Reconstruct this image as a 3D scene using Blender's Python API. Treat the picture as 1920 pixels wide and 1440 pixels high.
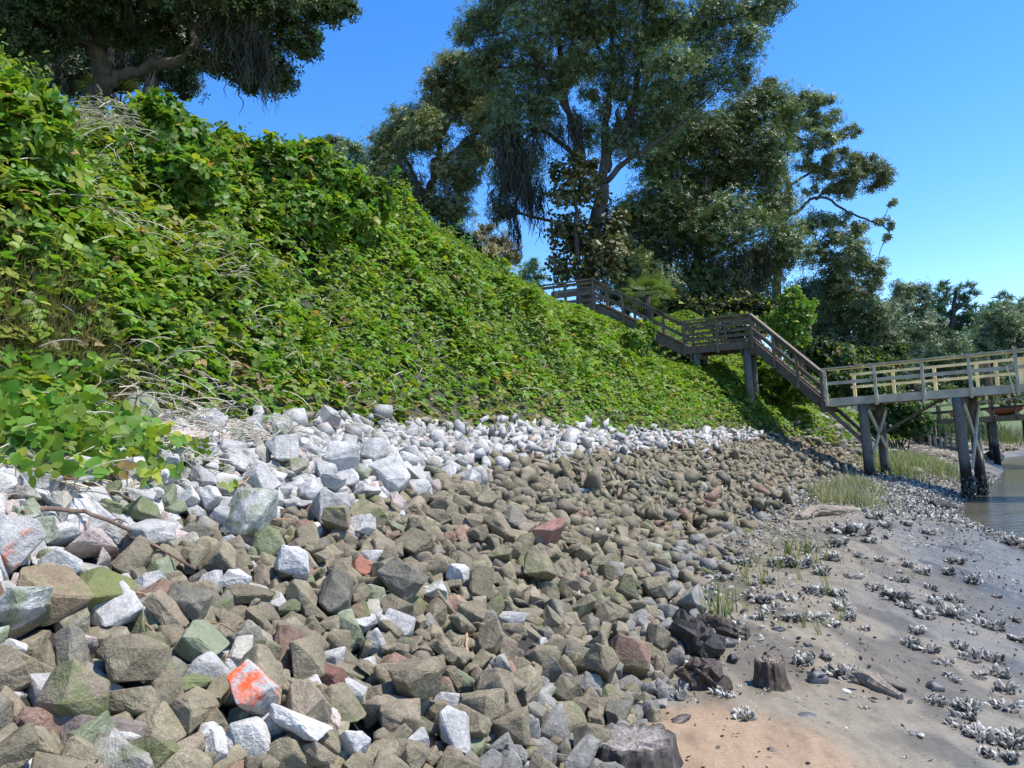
import bpy, bmesh, math, random
import numpy as np
from mathutils import Vector, Matrix, Quaternion, noise as mnoise
for o in list(bpy.data.objects):
    bpy.data.objects.remove(o, do_unlink=True)
R = math.radians
SC = bpy.context.scene
COL = SC.collection

# ------------------------------------------------------------------ camera, light, exposure
FPX, EYE = 1450.0, 1.65
PITCH, ROLL = math.atan2(114.0, FPX), math.atan(0.056)
F0 = Vector((0, math.cos(PITCH), math.sin(PITCH)))
U0 = Vector((0, -math.sin(PITCH), math.cos(PITCH)))
R0 = Vector((1, 0, 0))
CR = R0 * math.cos(ROLL) - U0 * math.sin(ROLL)
CU = R0 * math.sin(ROLL) + U0 * math.cos(ROLL)
cam_data = bpy.data.cameras.new('camera')
cam_data.sensor_width = 36.0
cam_data.lens = 36.0 * FPX / 1920.0
cam_data.clip_start = 0.05
cam_data.clip_end = 4000.0
cam = bpy.data.objects.new('camera', cam_data)
COL.objects.link(cam)
m = Matrix(((CR.x, CU.x, -F0.x, 0), (CR.y, CU.y, -F0.y, 0), (CR.z, CU.z, -F0.z, EYE), (0, 0, 0, 1)))
cam.matrix_world = m
SC.camera = cam

SUN_AZ, SUN_EL = R(98), R(61)        # clockwise from the viewing direction (+Y); elevation
world = bpy.data.worlds.new('World')
SC.world = world
world.use_nodes = True
wn, wl = world.node_tree.nodes, world.node_tree.links
bg = wn['Background']
sky = wn.new('ShaderNodeTexSky')
sky.sky_type = 'NISHITA'
sky.sun_disc = False
sky.sun_elevation = SUN_EL
sky.sun_rotation = SUN_AZ
sky.altitude = 0
sky.air_density = 1.0
sky.dust_density = 0.1
sky.ozone_density = 4.0
hsv = wn.new('ShaderNodeHueSaturation')
hsv.inputs['Saturation'].default_value = 1.3
hsv.inputs['Hue'].default_value = 0.508
wl.new(sky.outputs[0], hsv.inputs['Color'])
wl.new(hsv.outputs[0], bg.inputs['Color'])
bg.inputs['Strength'].default_value = 0.15
sun_data = bpy.data.lights.new('sun', 'SUN')
sun_data.energy = 3.3
sun_data.angle = R(0.5)
sun_data.color = (1.0, 0.95, 0.87)
sun = bpy.data.objects.new('sun', sun_data)
COL.objects.link(sun)
sd = Vector((math.sin(SUN_AZ) * math.cos(SUN_EL), math.cos(SUN_AZ) * math.cos(SUN_EL), math.sin(SUN_EL)))
sun.rotation_euler = sd.to_track_quat('Z', 'Y').to_euler()
sun.location = sd * 60
SC.view_settings.view_transform = 'Standard'
SC.view_settings.look = 'None'
SC.view_settings.gamma = 1.0
SC.view_settings.use_curve_mapping = False
SC.view_settings.exposure = 0.95
SC.cycles.use_denoising = True
SC.cycles.max_bounces = 6
SC.cycles.diffuse_bounces = 3
SC.cycles.glossy_bounces = 3
SC.cycles.transmission_bounces = 3
SC.cycles.transparent_max_bounces = 6
SC.cycles.sample_clamp_indirect = 6.0

# ------------------------------------------------------------------ the place: where a photo pixel at a given distance lies
def ray(px, py):
    d = F0 * FPX + CR * (px - 960.0) - CU * (py - 720.0)
    return d / d.y
def at(px, py, y):
    return Vector((0, 0, EYE)) + ray(px, py) * y
def project(P):
    P = np.asarray(P, float).reshape(-1, 3) - np.array([0, 0, EYE])
    f = P @ np.array(F0); u = P @ np.array(CR); v = -(P @ np.array(CU))
    f2 = np.where(f > 0.05, f, 0.05)
    return 960 + FPX * u / f2, 720 + FPX * v / f2, f

# shoreline = foot of the rock slope, as a smooth curve in plan; s = metres up the bank from it, t = metres along it
SHORE = [(-9, -22), (-4.6, -10), (-2.2, -3.5), (-0.55, 1.6), (0.11, 3.93), (0.85, 5.86), (2.17, 9.8), (3.9, 13.4), (6.7, 19.1), (9.5, 24.2),
         (12.2, 28), (15, 31.5), (19, 37), (23, 43.5), (28, 50.5), (36, 56), (50, 61), (100, 72), (300, 110), (900, 200)]
def _smooth(pts):
    P = [np.array(p, float) for p in pts]
    out = []
    for i in range(len(P) - 1):
        p0, p1, p2, p3 = P[max(i-1, 0)], P[i], P[i+1], P[min(i+2, len(P)-1)]
        n = max(2, int(np.linalg.norm(p2 - p1) / 0.25))
        n = min(n, 160)
        d = np.linalg.norm(p2 - p1)
        m1 = (p2 - p0) / max(np.linalg.norm(p2 - p0), 1e-6) * d
        m2 = (p3 - p1) / max(np.linalg.norm(p3 - p1), 1e-6) * d
        for k in range(n):
            h = k / n
            out.append((2*h**3-3*h**2+1)*p1 + (h**3-2*h**2+h)*m1 + (-2*h**3+3*h**2)*p2 + (h**3-h**2)*m2)
    out.append(P[-1])
    return np.array(out)
SP = _smooth(SHORE)
SEG = np.diff(SP, axis=0)
SL = np.linalg.norm(SEG, axis=1)
ST = np.concatenate([[0], np.cumsum(SL)])
ST -= ST[np.argmin(np.abs(SP[:, 1] - 1.0) + np.abs(SP[:, 0]))]
STAN = SEG / SL[:, None]
STAN = np.vstack([STAN, STAN[-1]])
for _ in range(12):
    STAN[1:-1] = (STAN[:-2] + STAN[1:-1] * 2 + STAN[2:]) / 4
STAN /= np.linalg.norm(STAN, axis=1)[:, None]
SNOR = np.stack([-STAN[:, 1], STAN[:, 0]], 1)
def xy_st(X, Y):
    P = np.stack([np.ravel(X), np.ravel(Y)], 1).astype(float)
    S = np.empty(len(P)); T = np.empty(len(P))
    for a in range(0, len(P), 4000):
        q = P[a:a+4000]
        d2 = ((q[:, None, :] - SP[None]) ** 2).sum(2)
        i = np.argmin(d2, 1)
        r = q - SP[i]
        along = (r * STAN[i]).sum(1)
        s = (r * SNOR[i]).sum(1)
        S[a:a+4000] = np.sign(s) * np.minimum(np.sqrt(d2[np.arange(len(q)), i]), 1e9) if False else np.where(np.abs(along) < 0.6, s, np.sign(s) * np.sqrt(d2[np.arange(len(q)), i]))
        T[a:a+4000] = ST[i] + np.clip(along, -0.3, 0.3)
    return S, T
def st_xy(S, T):
    S = np.asarray(S, float); T = np.asarray(T, float)
    x = np.interp(T, ST, SP[:, 0]); y = np.interp(T, ST, SP[:, 1])
    nx = np.interp(T, ST, SNOR[:, 0]); ny = np.interp(T, ST, SNOR[:, 1])
    l = np.hypot(nx, ny)
    return x + S * nx / l, y + S * ny / l
def sstep(a, b, x):
    h = np.clip((np.asarray(x, float) - a) / (b - a), 0, 1)
    return h * h * (3 - 2 * h)
def vnoise(x, y, seed=0):
    """smooth value noise on numpy arrays, about -1..1"""
    x = np.asarray(x, float); y = np.asarray(y, float)
    xi = np.floor(x).astype(np.int64); yi = np.floor(y).astype(np.int64)
    fx = x - xi; fy = y - yi
    fx = fx*fx*(3-2*fx); fy = fy*fy*(3-2*fy)
    def h(a, b):
        n = (a * 374761393 + b * 668265263 + seed * 974711) & 0x7fffffff
        n = ((n ^ (n >> 13)) * 1274126177) & 0x7fffffff
        n = n ^ (n >> 16)
        return (n & 0xffff) / 32767.5 - 1.0
    return (h(xi, yi)*(1-fx) + h(xi+1, yi)*fx)*(1-fy) + (h(xi, yi+1)*(1-fx) + h(xi+1, yi+1)*fx)*fy
def fbm(x, y, o=3, seed=0):
    r = 0; a = 1.0
    for k in range(o):
        r = r + a * vnoise(x * 2**k, y * 2**k, seed + k); a *= 0.5
    return r
WATER_Z = -0.84
TOE, TIDE = 3.7, 2.45       # s of the vine edge and of the high-tide line on the rock slope
def bank_top(T):
    return 7.0 - 3.6 * sstep(36, 58, T) + 0.35 * np.sin(T * 0.35 + 1.0)
def toe(T): return TOE + 0.12 - 0.75 * sstep(8, 24, T) - 1.9 * sstep(26, 34, T)
def profile(S, T):
    S = np.asarray(S, float); T = np.asarray(T, float)
    far = sstep(36, 46, T); tt = toe(T)
    a = np.maximum(-S, 0)
    k = 0.028 + 0.03 * sstep(16, 25, T)
    mud = -0.05 * a - k * a * a
    mud = np.maximum(mud, -6 - 0 * a)
    up = np.maximum(S, 0)
    rock = np.where(up < TIDE, 0.53 * up, 0.53 * TIDE + 0.44 * (up - TIDE))
    low = rock * (1 - 0.45 * far)
    lowt = np.where(tt < TIDE, 0.53 * tt, 0.53 * TIDE + 0.44 * (tt - TIDE)) * (1 - 0.45 * far)
    top = bank_top(T)
    z = np.where(up > tt, lowt + (up - tt) * (1.14 - 0.5 * far) - 0.55 * sstep(0.6, 3.5, up - tt) * sstep(15, 22, T) - 0.45 * sstep(2.2, 4, up - tt) * sstep(20, 24, T), low)
    z = top - np.log1p(np.exp(np.clip((top - z) * 2.2, -40, 40))) / 2.2 + 0.0
    z = np.where(S > 0, np.where(up > tt, z, np.minimum(z, low)), mud)
    far_rise = np.maximum(up - 14, 0) * 0.02
    return z + np.minimum(far_rise, 3)
# ------------------------------------------------------------------ a library of angular quarry stones
N_SHAPES = 28
def rock_points(k):
    rng = np.random.default_rng(1000 + k)
    n = int(rng.integers(9, 15))
    d = rng.normal(size=(n, 3))
    d /= np.linalg.norm(d, axis=1)[:, None]
    p = np.sign(d) * np.abs(d) ** 0.62
    p *= rng.uniform(0.75, 1.05, (n, 1))
    dims = np.array([1.0, rng.uniform(0.62, 0.95), rng.uniform(0.42, 0.78)])
    if k % 6 == 5:
        dims = np.array([1.15, 0.6, 0.34])
    p *= dims
    p -= (p.max(0) + p.min(0)) / 2
    p = p / (p.max(0) - p.min(0)).max()             # longest side = 1
    h = (p.max(0) - p.min(0)) / 2
    r2 = np.random.default_rng(4000 + k)
    box = np.array([(a, b, c) for a in (-1, 1) for b in (-1, 1) for c in (-1, 1)], float) * h * r2.uniform(0.42, 0.86, (8, 3))
    box = box[r2.permutation(8)[:int(r2.integers(3, 7))]]
    return np.vstack([p * 0.99, box])
def rock_bm(k):
    bm = bmesh.new()
    for p in rock_points(k):
        bm.verts.new(p)
    r = bmesh.ops.convex_hull(bm, input=bm.verts)
    junk = [g for g in r['geom_interior'] if isinstance(g, bmesh.types.BMVert)]
    bmesh.ops.delete(bm, geom=[v for v in bm.verts if not v.link_faces], context='VERTS')
    bmesh.ops.dissolve_limit(bm, angle_limit=R(14), verts=bm.verts, edges=bm.edges)
    return bm
# where each quarry stone came to rest when tumbled onto the slope: t, s, z (cm), turn (x, y, z of the quaternion in 1/99), longest side (cm), shape
STONE_REST = [
656,352,185,1,37,-5,18,26, 154,88,50,59,17,-27,14,15, -113,306,163,94,-23,-4,16,9, 463,91,57,-64,35,-38,22,14, 204,127,73,31,-11,-85,19,14, 569,363,195,-83,47,26,17,18, 640,378,197,-40,11,-13,10,14, 76,225,126,24,-3,93,21,14,
494,69,41,25,-14,64,20,20, 119,267,147,52,39,54,28,13, 339,-33,2,18,-29,-82,20,4, 70,78,44,7,15,-60,20,5, 803,-9,7,72,27,-26,20,8, 623,-13,3,-8,20,-96,15,6, 273,15,17,91,-33,-13,25,9, 367,355,197,-57,56,-11,32,25,
380,2,6,-21,5,-11,22,23, 148,232,136,61,-36,51,24,8, 963,249,135,5,-41,27,19,7, 588,17,18,53,5,31,33,0, 1026,197,118,-3,-44,82,22,26, 344,132,81,9,25,-73,29,6, -73,322,171,11,12,54,24,2, 564,91,59,-12,91,-34,19,20,
-84,103,66,-71,-44,50,22,12, 421,138,98,29,86,6,42,27, 324,205,114,11,80,41,21,24, -111,290,152,-42,22,-82,14,27, 52,113,73,79,-58,-9,27,10, -102,213,121,-91,36,11,16,5, 127,123,73,-17,92,15,26,6, 309,369,191,36,85,-36,15,12,
431,382,199,88,-10,-44,19,3, 519,345,179,0,-93,-8,14,26, 185,301,166,59,-35,17,17,15, 772,206,127,-90,6,-29,32,1, 294,130,76,59,41,8,12,8, -58,55,34,32,8,18,16,17, 917,2,9,-38,61,-20,15,6, 475,218,119,31,34,-65,18,12,
258,377,196,-77,42,-6,25,11, 659,232,127,7,-15,52,15,20, -41,122,71,61,10,-51,19,15, 888,257,150,51,48,-51,31,1, -83,-29,2,19,-6,11,15,24, 192,35,29,-59,26,-73,22,4, -70,218,117,-8,-31,25,27,13, 719,-31,5,41,-13,3,18,10,
692,220,122,-77,-51,-28,13,15, 592,-20,1,20,11,-27,20,17, 301,103,60,19,11,-46,14,23, 953,304,159,-23,51,-80,20,6, 598,231,126,4,97,-6,14,16, -4,247,137,20,-77,-24,19,26, 79,-24,1,-47,-6,-76,16,27, 694,3,9,45,-69,-16,14,10,
47,234,135,92,7,35,29,23, 450,-12,4,-96,23,-7,15,1, 594,84,52,60,-2,-42,29,2, 831,9,14,74,12,17,19,10, 41,-6,8,38,-86,14,18,21, 212,93,56,20,62,60,23,21, 648,26,20,-40,-33,62,13,20, 903,257,138,6,0,-94,10,11,
-39,164,96,48,-68,48,20,21, 121,74,47,-30,-53,33,18,20, 111,303,160,56,16,-11,17,15, 785,364,196,85,51,-8,27,14, 924,287,154,84,7,22,20,6, 821,274,147,55,12,22,24,25, 560,276,148,-17,6,-97,19,22, 70,229,143,69,11,-60,26,8,
1105,1,8,75,-32,36,24,26, 114,355,181,-28,8,-34,39,13, -86,99,56,58,0,-64,13,15, 774,129,84,4,-2,65,28,17, 1121,335,178,-43,46,65,24,8, 184,122,70,16,97,-9,16,0, 33,-19,6,8,-93,19,15,14, 36,31,21,74,44,9,14,21,
494,23,18,31,-10,34,22,3, 214,186,104,-3,-42,19,22,16, 365,299,162,-24,24,93,37,13, 1103,356,185,74,62,-7,12,15, 492,342,177,0,53,-43,15,10, 270,216,121,60,-6,0,21,7, 791,77,50,22,-16,-82,23,3, 810,29,22,-11,-22,-56,17,27,
621,97,63,-14,-59,67,26,10, 66,158,98,-89,-20,37,27,6, 1067,180,105,18,-42,-72,21,0, 229,300,165,14,-63,71,28,1, 392,262,142,-38,-52,55,10,26, 295,252,136,-15,41,-69,31,13, 782,-32,1,30,-15,5,25,19, -79,143,85,-1,-4,-83,19,9,
123,152,91,30,0,6,19,26, 458,234,124,49,-7,-8,15,19, 722,240,134,36,-20,66,15,22, 579,116,73,-45,60,18,24,2, 351,323,172,65,1,0,24,9, 432,272,148,13,-13,31,19,6, 947,214,120,45,-67,-18,13,10, 395,37,34,-22,-73,11,24,8,
248,147,81,58,11,-35,14,15, 436,120,68,52,12,43,37,2, 203,337,181,2,-35,90,37,7, 132,96,54,43,-50,71,13,27, 891,133,76,36,-86,-24,17,12, 723,52,35,0,33,90,17,4, 356,222,123,70,-70,5,19,17, 468,180,105,46,39,21,19,10,
264,52,38,-28,-90,-4,16,26, 119,3,8,-54,4,-6,21,17, 806,90,56,-73,-62,23,20,16, 429,225,127,81,6,38,21,0, 56,22,20,56,-14,3,17,3, 1074,-29,1,43,-69,-27,12,20, 81,158,87,-74,-40,-47,21,12, 447,18,15,91,1,38,19,15,
387,144,81,30,-1,-36,21,3, 82,350,183,-54,-38,42,18,24, 708,-16,3,2,-22,60,16,9, 625,286,155,76,-16,-4,29,9, 271,-22,-1,25,-26,-65,8,10, 1019,388,199,-2,18,90,13,4, 517,-28,1,-70,61,29,10,20, 739,141,85,12,-22,54,22,1,
436,351,188,96,14,11,18,4, 996,248,136,49,-39,-20,11,15, 381,-34,4,2,8,27,16,21, 729,47,30,24,18,9,17,12, 1049,61,40,-18,-46,54,16,21, 927,-1,7,-46,-15,84,16,8, 841,207,116,-29,-76,-54,16,23, 660,129,87,32,88,-11,38,7,
939,126,78,12,-3,-93,23,15, 258,-2,5,-14,-98,-6,21,13, 215,31,20,2,87,-28,14,24, 450,27,19,-55,0,-66,15,22, 508,-3,0,22,-23,-79,20,4, 876,-11,5,64,-10,-10,22,2, 959,324,169,15,-2,-7,20,18, 525,109,66,-28,-93,10,19,21,
-23,77,47,12,4,82,23,12, 464,139,76,16,59,74,12,20, 74,-6,4,39,-39,78,13,27, 135,199,111,-45,-65,-10,14,18, 380,81,47,15,-9,47,29,5, 13,312,166,36,47,-20,24,8, -8,35,26,18,31,-42,15,10, 290,35,26,-51,73,-44,11,1,
1022,-8,2,34,-25,-85,13,14, 483,185,104,-67,71,-8,10,22, 426,19,21,29,38,1,28,1, 873,82,53,40,9,-87,16,8, -107,339,180,-8,-39,26,22,7, 447,236,129,-13,94,21,19,0, 88,8,11,61,66,4,16,3, 229,-23,3,11,2,-82,24,17,
629,358,185,13,-87,44,18,14, 1088,260,141,-10,20,95,20,15, 284,361,189,-67,-58,-5,24,13, 582,144,83,20,93,17,16,14, 74,315,165,34,-9,-4,16,3, 851,348,183,-57,-49,47,33,25, 1050,74,51,72,-29,-23,23,26, 378,127,74,3,37,-70,19,3,
819,203,112,58,4,33,23,4, 107,-5,4,93,4,17,18,19, 823,60,42,-70,11,-24,20,1, -78,137,77,-96,-15,3,15,23, -22,366,192,91,17,-19,17,6, 237,226,120,52,-7,8,12,19, 628,257,141,79,17,-28,26,24, 284,-36,-1,44,-56,-35,11,8,
292,-3,5,-6,55,-56,16,26, 1050,91,62,-28,58,71,27,8, -1,94,56,-64,0,69,16,4, 154,-22,4,-19,69,10,15,7, 998,102,62,-5,24,-96,26,16, -6,292,159,77,-53,29,21,20, 554,223,124,-96,-7,-10,14,25, 208,206,116,67,17,55,25,7,
886,221,126,-42,-77,-20,18,7, 266,180,100,-23,11,96,20,15, 427,41,30,86,3,5,28,17, 510,159,90,-69,19,6,28,17, 920,196,116,54,6,3,29,4, 587,32,32,56,58,-52,30,6, -99,264,140,32,-53,48,17,27, -45,62,41,30,-14,-5,16,10,
556,128,73,-2,20,93,20,14, 249,241,134,16,14,-71,28,9, -52,306,161,65,-5,-3,25,23, 706,351,196,83,-1,35,27,15, 133,174,101,42,-8,72,28,22, 37,21,15,39,-7,13,24,11, 205,6,10,21,-94,-18,14,10, 985,114,72,23,-78,-23,20,6,
74,48,31,84,-39,28,11,10, 365,173,97,-70,56,-11,14,22, 402,132,72,81,-4,34,17,26, 1041,367,187,-92,5,-37,17,0, 499,-12,0,-25,95,9,12,23, 296,195,107,86,-20,-45,19,3, 245,197,109,42,-6,-87,25,15, 1103,157,89,-10,-41,75,22,0,
-52,257,145,77,-45,10,25,26, 560,179,100,90,20,25,19,17, 695,77,49,52,-24,-5,13,8, 995,258,147,-40,85,-19,24,14, 228,6,12,5,-41,32,16,1, -37,366,189,8,-63,52,20,6, 256,5,10,79,-47,25,20,26, -13,170,92,-93,-28,-12,14,17,
241,342,182,-85,-42,29,17,15, 914,73,51,81,33,-41,29,21, 111,-30,1,-3,7,89,14,17, 645,-16,5,24,-30,-68,23,10, 1046,268,153,74,2,1,29,1, -102,298,159,17,-4,-74,17,3, 452,173,98,38,31,-80,14,26, 1105,255,141,1,92,29,21,27,
757,71,43,58,1,1,19,2, 860,310,164,-53,-74,-16,16,16, 456,280,153,25,49,18,15,10, 731,122,76,-29,-63,42,25,3, 578,-28,1,-47,3,19,8,24, 155,107,69,-14,-82,54,33,24, 696,337,177,-85,-46,-17,12,15, 982,2,8,98,13,-7,26,2,
491,7,11,22,-55,78,30,7, 220,270,148,43,36,55,31,13, 330,305,159,51,-7,6,21,19, 787,215,124,-22,13,-26,22,9, 168,246,134,62,-3,-34,22,23, 898,79,48,4,6,23,27,18, 401,326,172,70,-38,-9,14,25, 1059,-4,5,78,-23,-37,15,1,
1102,64,44,80,7,-50,18,1, 1043,8,12,35,83,-41,34,12, 938,231,129,-91,-33,-10,14,1, 313,140,77,43,-6,-64,15,4, 547,395,205,11,-32,72,25,5, 449,-36,1,29,69,63,11,27, 198,295,159,75,50,-15,12,8, 549,150,89,49,24,-7,25,21,
12,23,19,94,21,5,14,13, 310,113,65,17,11,-43,19,16, 949,84,51,-96,18,0,26,0, -128,10,8,93,-16,29,15,2, 546,-7,5,39,6,22,33,0, 392,87,50,-49,39,-55,30,13, 892,-28,-2,24,-20,-36,11,19, 292,284,156,44,-1,-68,32,0,
218,118,71,72,16,-5,19,24, 272,95,59,44,9,-7,32,2, -136,25,18,-6,-5,-73,22,9, 523,0,20,76,30,1,38,8, 921,-22,-1,-81,37,8,10,17, 205,150,87,84,41,-28,15,8, 745,258,147,-80,4,-36,14,8, 517,69,40,7,-37,72,20,23,
698,295,160,-14,-42,88,18,8, 163,-19,1,24,21,72,13,25, 608,137,85,37,88,13,26,21, 477,153,86,-65,15,36,17,25, 409,147,83,-26,92,27,23,14, 177,373,193,-14,39,-85,17,19, 6,131,74,7,2,98,20,14, 1021,105,61,28,26,-42,15,15,
-114,66,45,23,59,-64,26,8, 60,201,114,-81,21,-41,16,1, 737,91,51,15,-1,-2,20,5, 166,82,50,11,-80,-24,15,21, 993,336,182,-24,-71,6,29,26, 599,354,183,29,21,75,27,14, 887,1,7,24,4,22,28,19, 883,317,168,-40,65,-57,12,19,
283,177,97,-71,48,23,15,6, 413,275,146,18,-46,17,17,27, 733,352,181,60,12,-43,18,15, 566,327,174,-12,31,92,21,13, 628,117,73,28,-4,-37,27,0, 247,161,91,74,-55,-34,24,16, 936,52,44,93,20,20,28,27, 476,356,181,83,38,10,19,24,
85,291,154,53,5,-7,16,4, -36,155,87,-65,-36,-38,13,0, 840,118,72,60,-12,-59,27,20, 937,13,11,50,-7,6,15,19, 785,195,109,-65,68,-20,16,26, -22,24,21,-51,23,-69,15,22, 614,191,105,87,-6,-47,13,3, 646,240,135,-92,32,-9,23,20,
47,149,88,75,-20,-58,21,8, 139,42,26,88,-18,-41,17,3, 856,-22,0,21,-89,-7,11,12, 935,-33,-3,-31,-20,9,19,13, 707,-31,0,29,22,38,10,14, 949,46,31,32,57,-62,27,12, 968,8,6,-8,-10,-94,14,14, 295,181,98,14,14,-64,11,16,
664,118,65,91,10,-26,17,3, 295,382,204,86,4,41,20,2, -11,232,129,47,4,32,18,0, 75,327,173,20,92,-26,25,12, -92,168,91,72,-46,-48,10,5, -63,83,55,40,25,-39,23,22, 830,151,84,57,79,19,15,27, 319,43,36,67,60,25,25,6,
383,219,120,18,-8,50,26,17, 585,253,142,88,-28,-21,21,20, 239,390,202,-95,-3,7,10,23, 290,324,178,-21,-64,65,27,22, 750,368,194,93,-13,-31,19,21, -111,180,103,18,12,-84,15,8, 1049,153,90,-67,-71,8,21,20, -22,152,88,47,35,22,22,13,
-94,357,186,4,-31,94,19,6, 398,25,21,-31,-5,25,18,8, 540,83,48,92,32,3,21,24, 750,285,159,7,-14,8,26,1, 756,90,66,91,28,-22,27,15, 313,345,180,92,14,-16,32,24, 437,292,158,64,-24,-35,17,4, 1125,53,43,-93,-23,-26,23,26,
185,211,127,24,86,-41,29,20, 234,67,45,27,53,5,14,27, 434,210,116,49,7,13,13,0, 94,138,82,-64,-63,-11,18,7, 723,28,18,-39,-17,77,11,12, 153,314,171,65,-45,57,18,10, 711,331,177,-40,86,25,22,4, 351,193,105,50,-15,42,13,19,
805,264,142,85,21,36,15,9, 969,358,187,-44,-24,-80,18,1, 880,110,73,-68,-60,23,19,15, -92,7,8,16,22,82,15,15, -51,347,181,59,-15,-53,20,20, 559,53,35,-7,67,-52,20,21, 268,29,20,-19,89,13,10,6, 692,127,70,12,14,-67,29,5,
376,47,29,23,-30,46,24,18, -59,249,135,-98,1,-2,14,17, 1088,111,76,9,76,-17,33,1, 172,189,102,-12,32,-62,34,13, 976,-12,1,-8,-24,-96,20,11, 280,133,85,43,53,-62,28,7, 20,210,121,-65,-71,-24,27,24, 211,-33,4,1,3,27,19,23,
31,82,50,-97,-10,2,26,20, 794,35,26,61,12,-12,21,15, 705,115,72,38,10,49,22,4, 866,257,147,49,-34,46,26,22, 387,319,165,27,13,92,16,4, 1086,-7,3,77,-31,37,17,26, -117,363,190,23,-9,-92,28,0, 720,79,46,7,-61,-60,12,26,
1016,168,100,41,13,69,15,25, 680,189,112,-96,-14,-6,37,19, 109,92,55,33,-56,-65,12,0, 370,330,171,17,5,-39,13,16, 706,80,48,-82,-17,-25,11,14, 480,-9,3,9,6,81,13,20, 0,-24,3,-92,-4,36,10,14, 218,66,40,60,-14,-17,10,4,
567,158,89,73,18,-28,16,21, 124,61,34,16,-3,95,12,5, 313,40,27,-15,69,-52,15,26, 415,127,68,28,-12,41,10,9, 374,22,13,62,-4,7,17,19, -53,1,2,83,-42,-33,11,23, 903,47,27,8,-21,-93,20,4, 624,166,88,22,12,-35,10,5,
903,-33,0,9,-3,5,14,9, 496,308,165,40,-87,3,27,21, 194,103,56,50,-10,-6,16,19, 337,7,13,-8,-58,-79,24,6, 780,263,145,58,-17,37,30,4, 263,-32,-2,34,90,20,17,5, -34,215,126,45,-24,10,25,8, 362,125,71,15,7,-44,11,18,
671,274,148,32,-6,-10,22,11, 524,141,86,77,-30,51,28,25, 415,-31,0,-12,14,-17,13,3, 26,261,143,44,-14,18,13,3, 664,84,50,-68,20,49,12,24, 1036,-32,-3,-5,-6,25,12,5, 735,264,145,50,7,15,19,0, -74,54,42,34,-5,35,23,26,
412,233,128,17,-18,76,10,20, 357,271,145,57,-16,-79,12,2, 109,63,39,49,6,-18,17,14, 824,251,138,48,-7,-32,22,10, -32,-31,-2,17,9,84,16,11, 260,308,166,56,5,0,13,1, 1043,87,52,-95,-11,20,13,20, 977,203,117,78,-30,-49,14,1,
481,273,149,-11,23,-80,29,18, 86,111,64,40,-8,16,23,14, 1080,-33,-1,-7,-8,-1,14,5, -39,4,2,-18,-19,-51,14,27, 531,282,151,-16,-70,68,14,26, 635,113,65,1,98,14,10,13, 147,9,10,-36,-87,-29,16,25, 10,175,101,-13,35,11,21,26,
284,61,37,77,33,-50,16,14, 634,30,17,-95,-11,-2,10,19, 360,92,54,-62,-45,-33,19,22, 917,344,181,-12,61,-43,22,7, 1110,19,16,67,-60,5,24,26, 363,72,46,5,60,-34,15,19, 570,80,49,-2,-20,97,21,14, 820,169,93,28,14,84,16,0,
209,367,195,1,55,75,16,7, 41,51,40,28,66,-55,24,7, 640,90,55,7,76,50,13,24, 625,175,97,6,91,-35,16,24, 424,299,167,87,-29,9,20,8, -5,-13,5,35,-1,-8,19,20, -64,384,202,98,-4,8,26,20, 1024,-34,-2,-14,11,-96,13,18,
930,257,143,18,1,6,14,4, 462,117,69,-33,-61,71,33,25, 1116,-32,-1,-73,-65,14,8,0, 1063,46,31,-38,18,-33,14,21, 636,49,34,-90,-29,-7,28,19, 567,5,12,79,7,33,21,15, 329,247,133,33,-86,-21,19,12, -29,36,25,-22,-80,47,18,22,
518,78,47,38,18,83,19,19, 56,194,105,-58,-76,17,17,6, 172,3,10,23,48,5,16,10, 624,369,190,-31,-56,46,17,24, 540,53,32,-83,-26,-40,19,12, 281,316,166,3,21,-83,11,0, 540,213,122,-21,-90,15,17,19, 9,57,38,33,-6,86,20,5,
1015,207,118,79,-2,-3,14,12, 497,85,52,-13,38,-56,24,7, 24,136,77,-4,18,97,14,23, 969,-26,3,-93,34,-5,14,11, 796,105,65,39,26,-3,20,22, 185,71,47,49,-4,-26,15,6, 1009,-24,2,32,-94,-2,16,20, 532,170,100,-34,-8,65,20,20,
841,-15,4,8,23,95,16,15, 457,76,46,36,4,28,17,24, 342,-7,3,15,2,-47,13,7, 713,73,42,22,8,-35,13,16, 366,-25,4,-40,22,-14,15,26, -116,165,93,52,-4,34,22,17, 44,35,26,89,-36,23,17,26, 252,55,34,-98,-9,4,14,20,
-10,150,83,5,19,-84,14,16, -22,144,83,-77,-53,5,11,15, 25,299,161,71,-14,-1,16,7, -96,-21,1,8,-2,-7,16,20, 730,208,119,-3,-16,83,17,22, 169,89,54,4,36,91,21,17, -21,-21,1,0,-6,82,15,20, 685,-3,4,25,-1,35,14,20,
1067,55,44,70,-11,60,21,8, 236,34,24,44,-36,-24,25,4, 147,-33,0,26,22,71,11,14, 450,-24,1,47,-8,17,11,22, 414,84,47,27,2,26,21,17, 901,189,104,-83,-3,-30,15,1, 175,291,156,61,-4,14,18,22, 847,311,160,58,15,0,16,15,
-53,18,22,53,-44,-26,26,4, 250,-20,1,-50,-81,28,15,6, 969,70,41,68,-10,29,14,10, 98,-37,0,-13,87,41,10,3, 886,212,116,30,-74,25,14,24, 1084,43,34,71,54,29,26,3, 349,275,143,50,0,-13,11,14, 995,146,86,89,-28,-23,23,18,
833,400,207,48,-9,15,21,11, 364,213,117,51,15,-17,15,15, 650,188,105,85,-1,14,15,22, 49,-17,6,-16,44,-12,13,26, 5,-4,10,-12,-79,56,22,6, 504,365,199,34,81,46,27,12, 944,-7,4,25,-4,-10,14,3, 963,219,123,30,83,-45,19,1,
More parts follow.
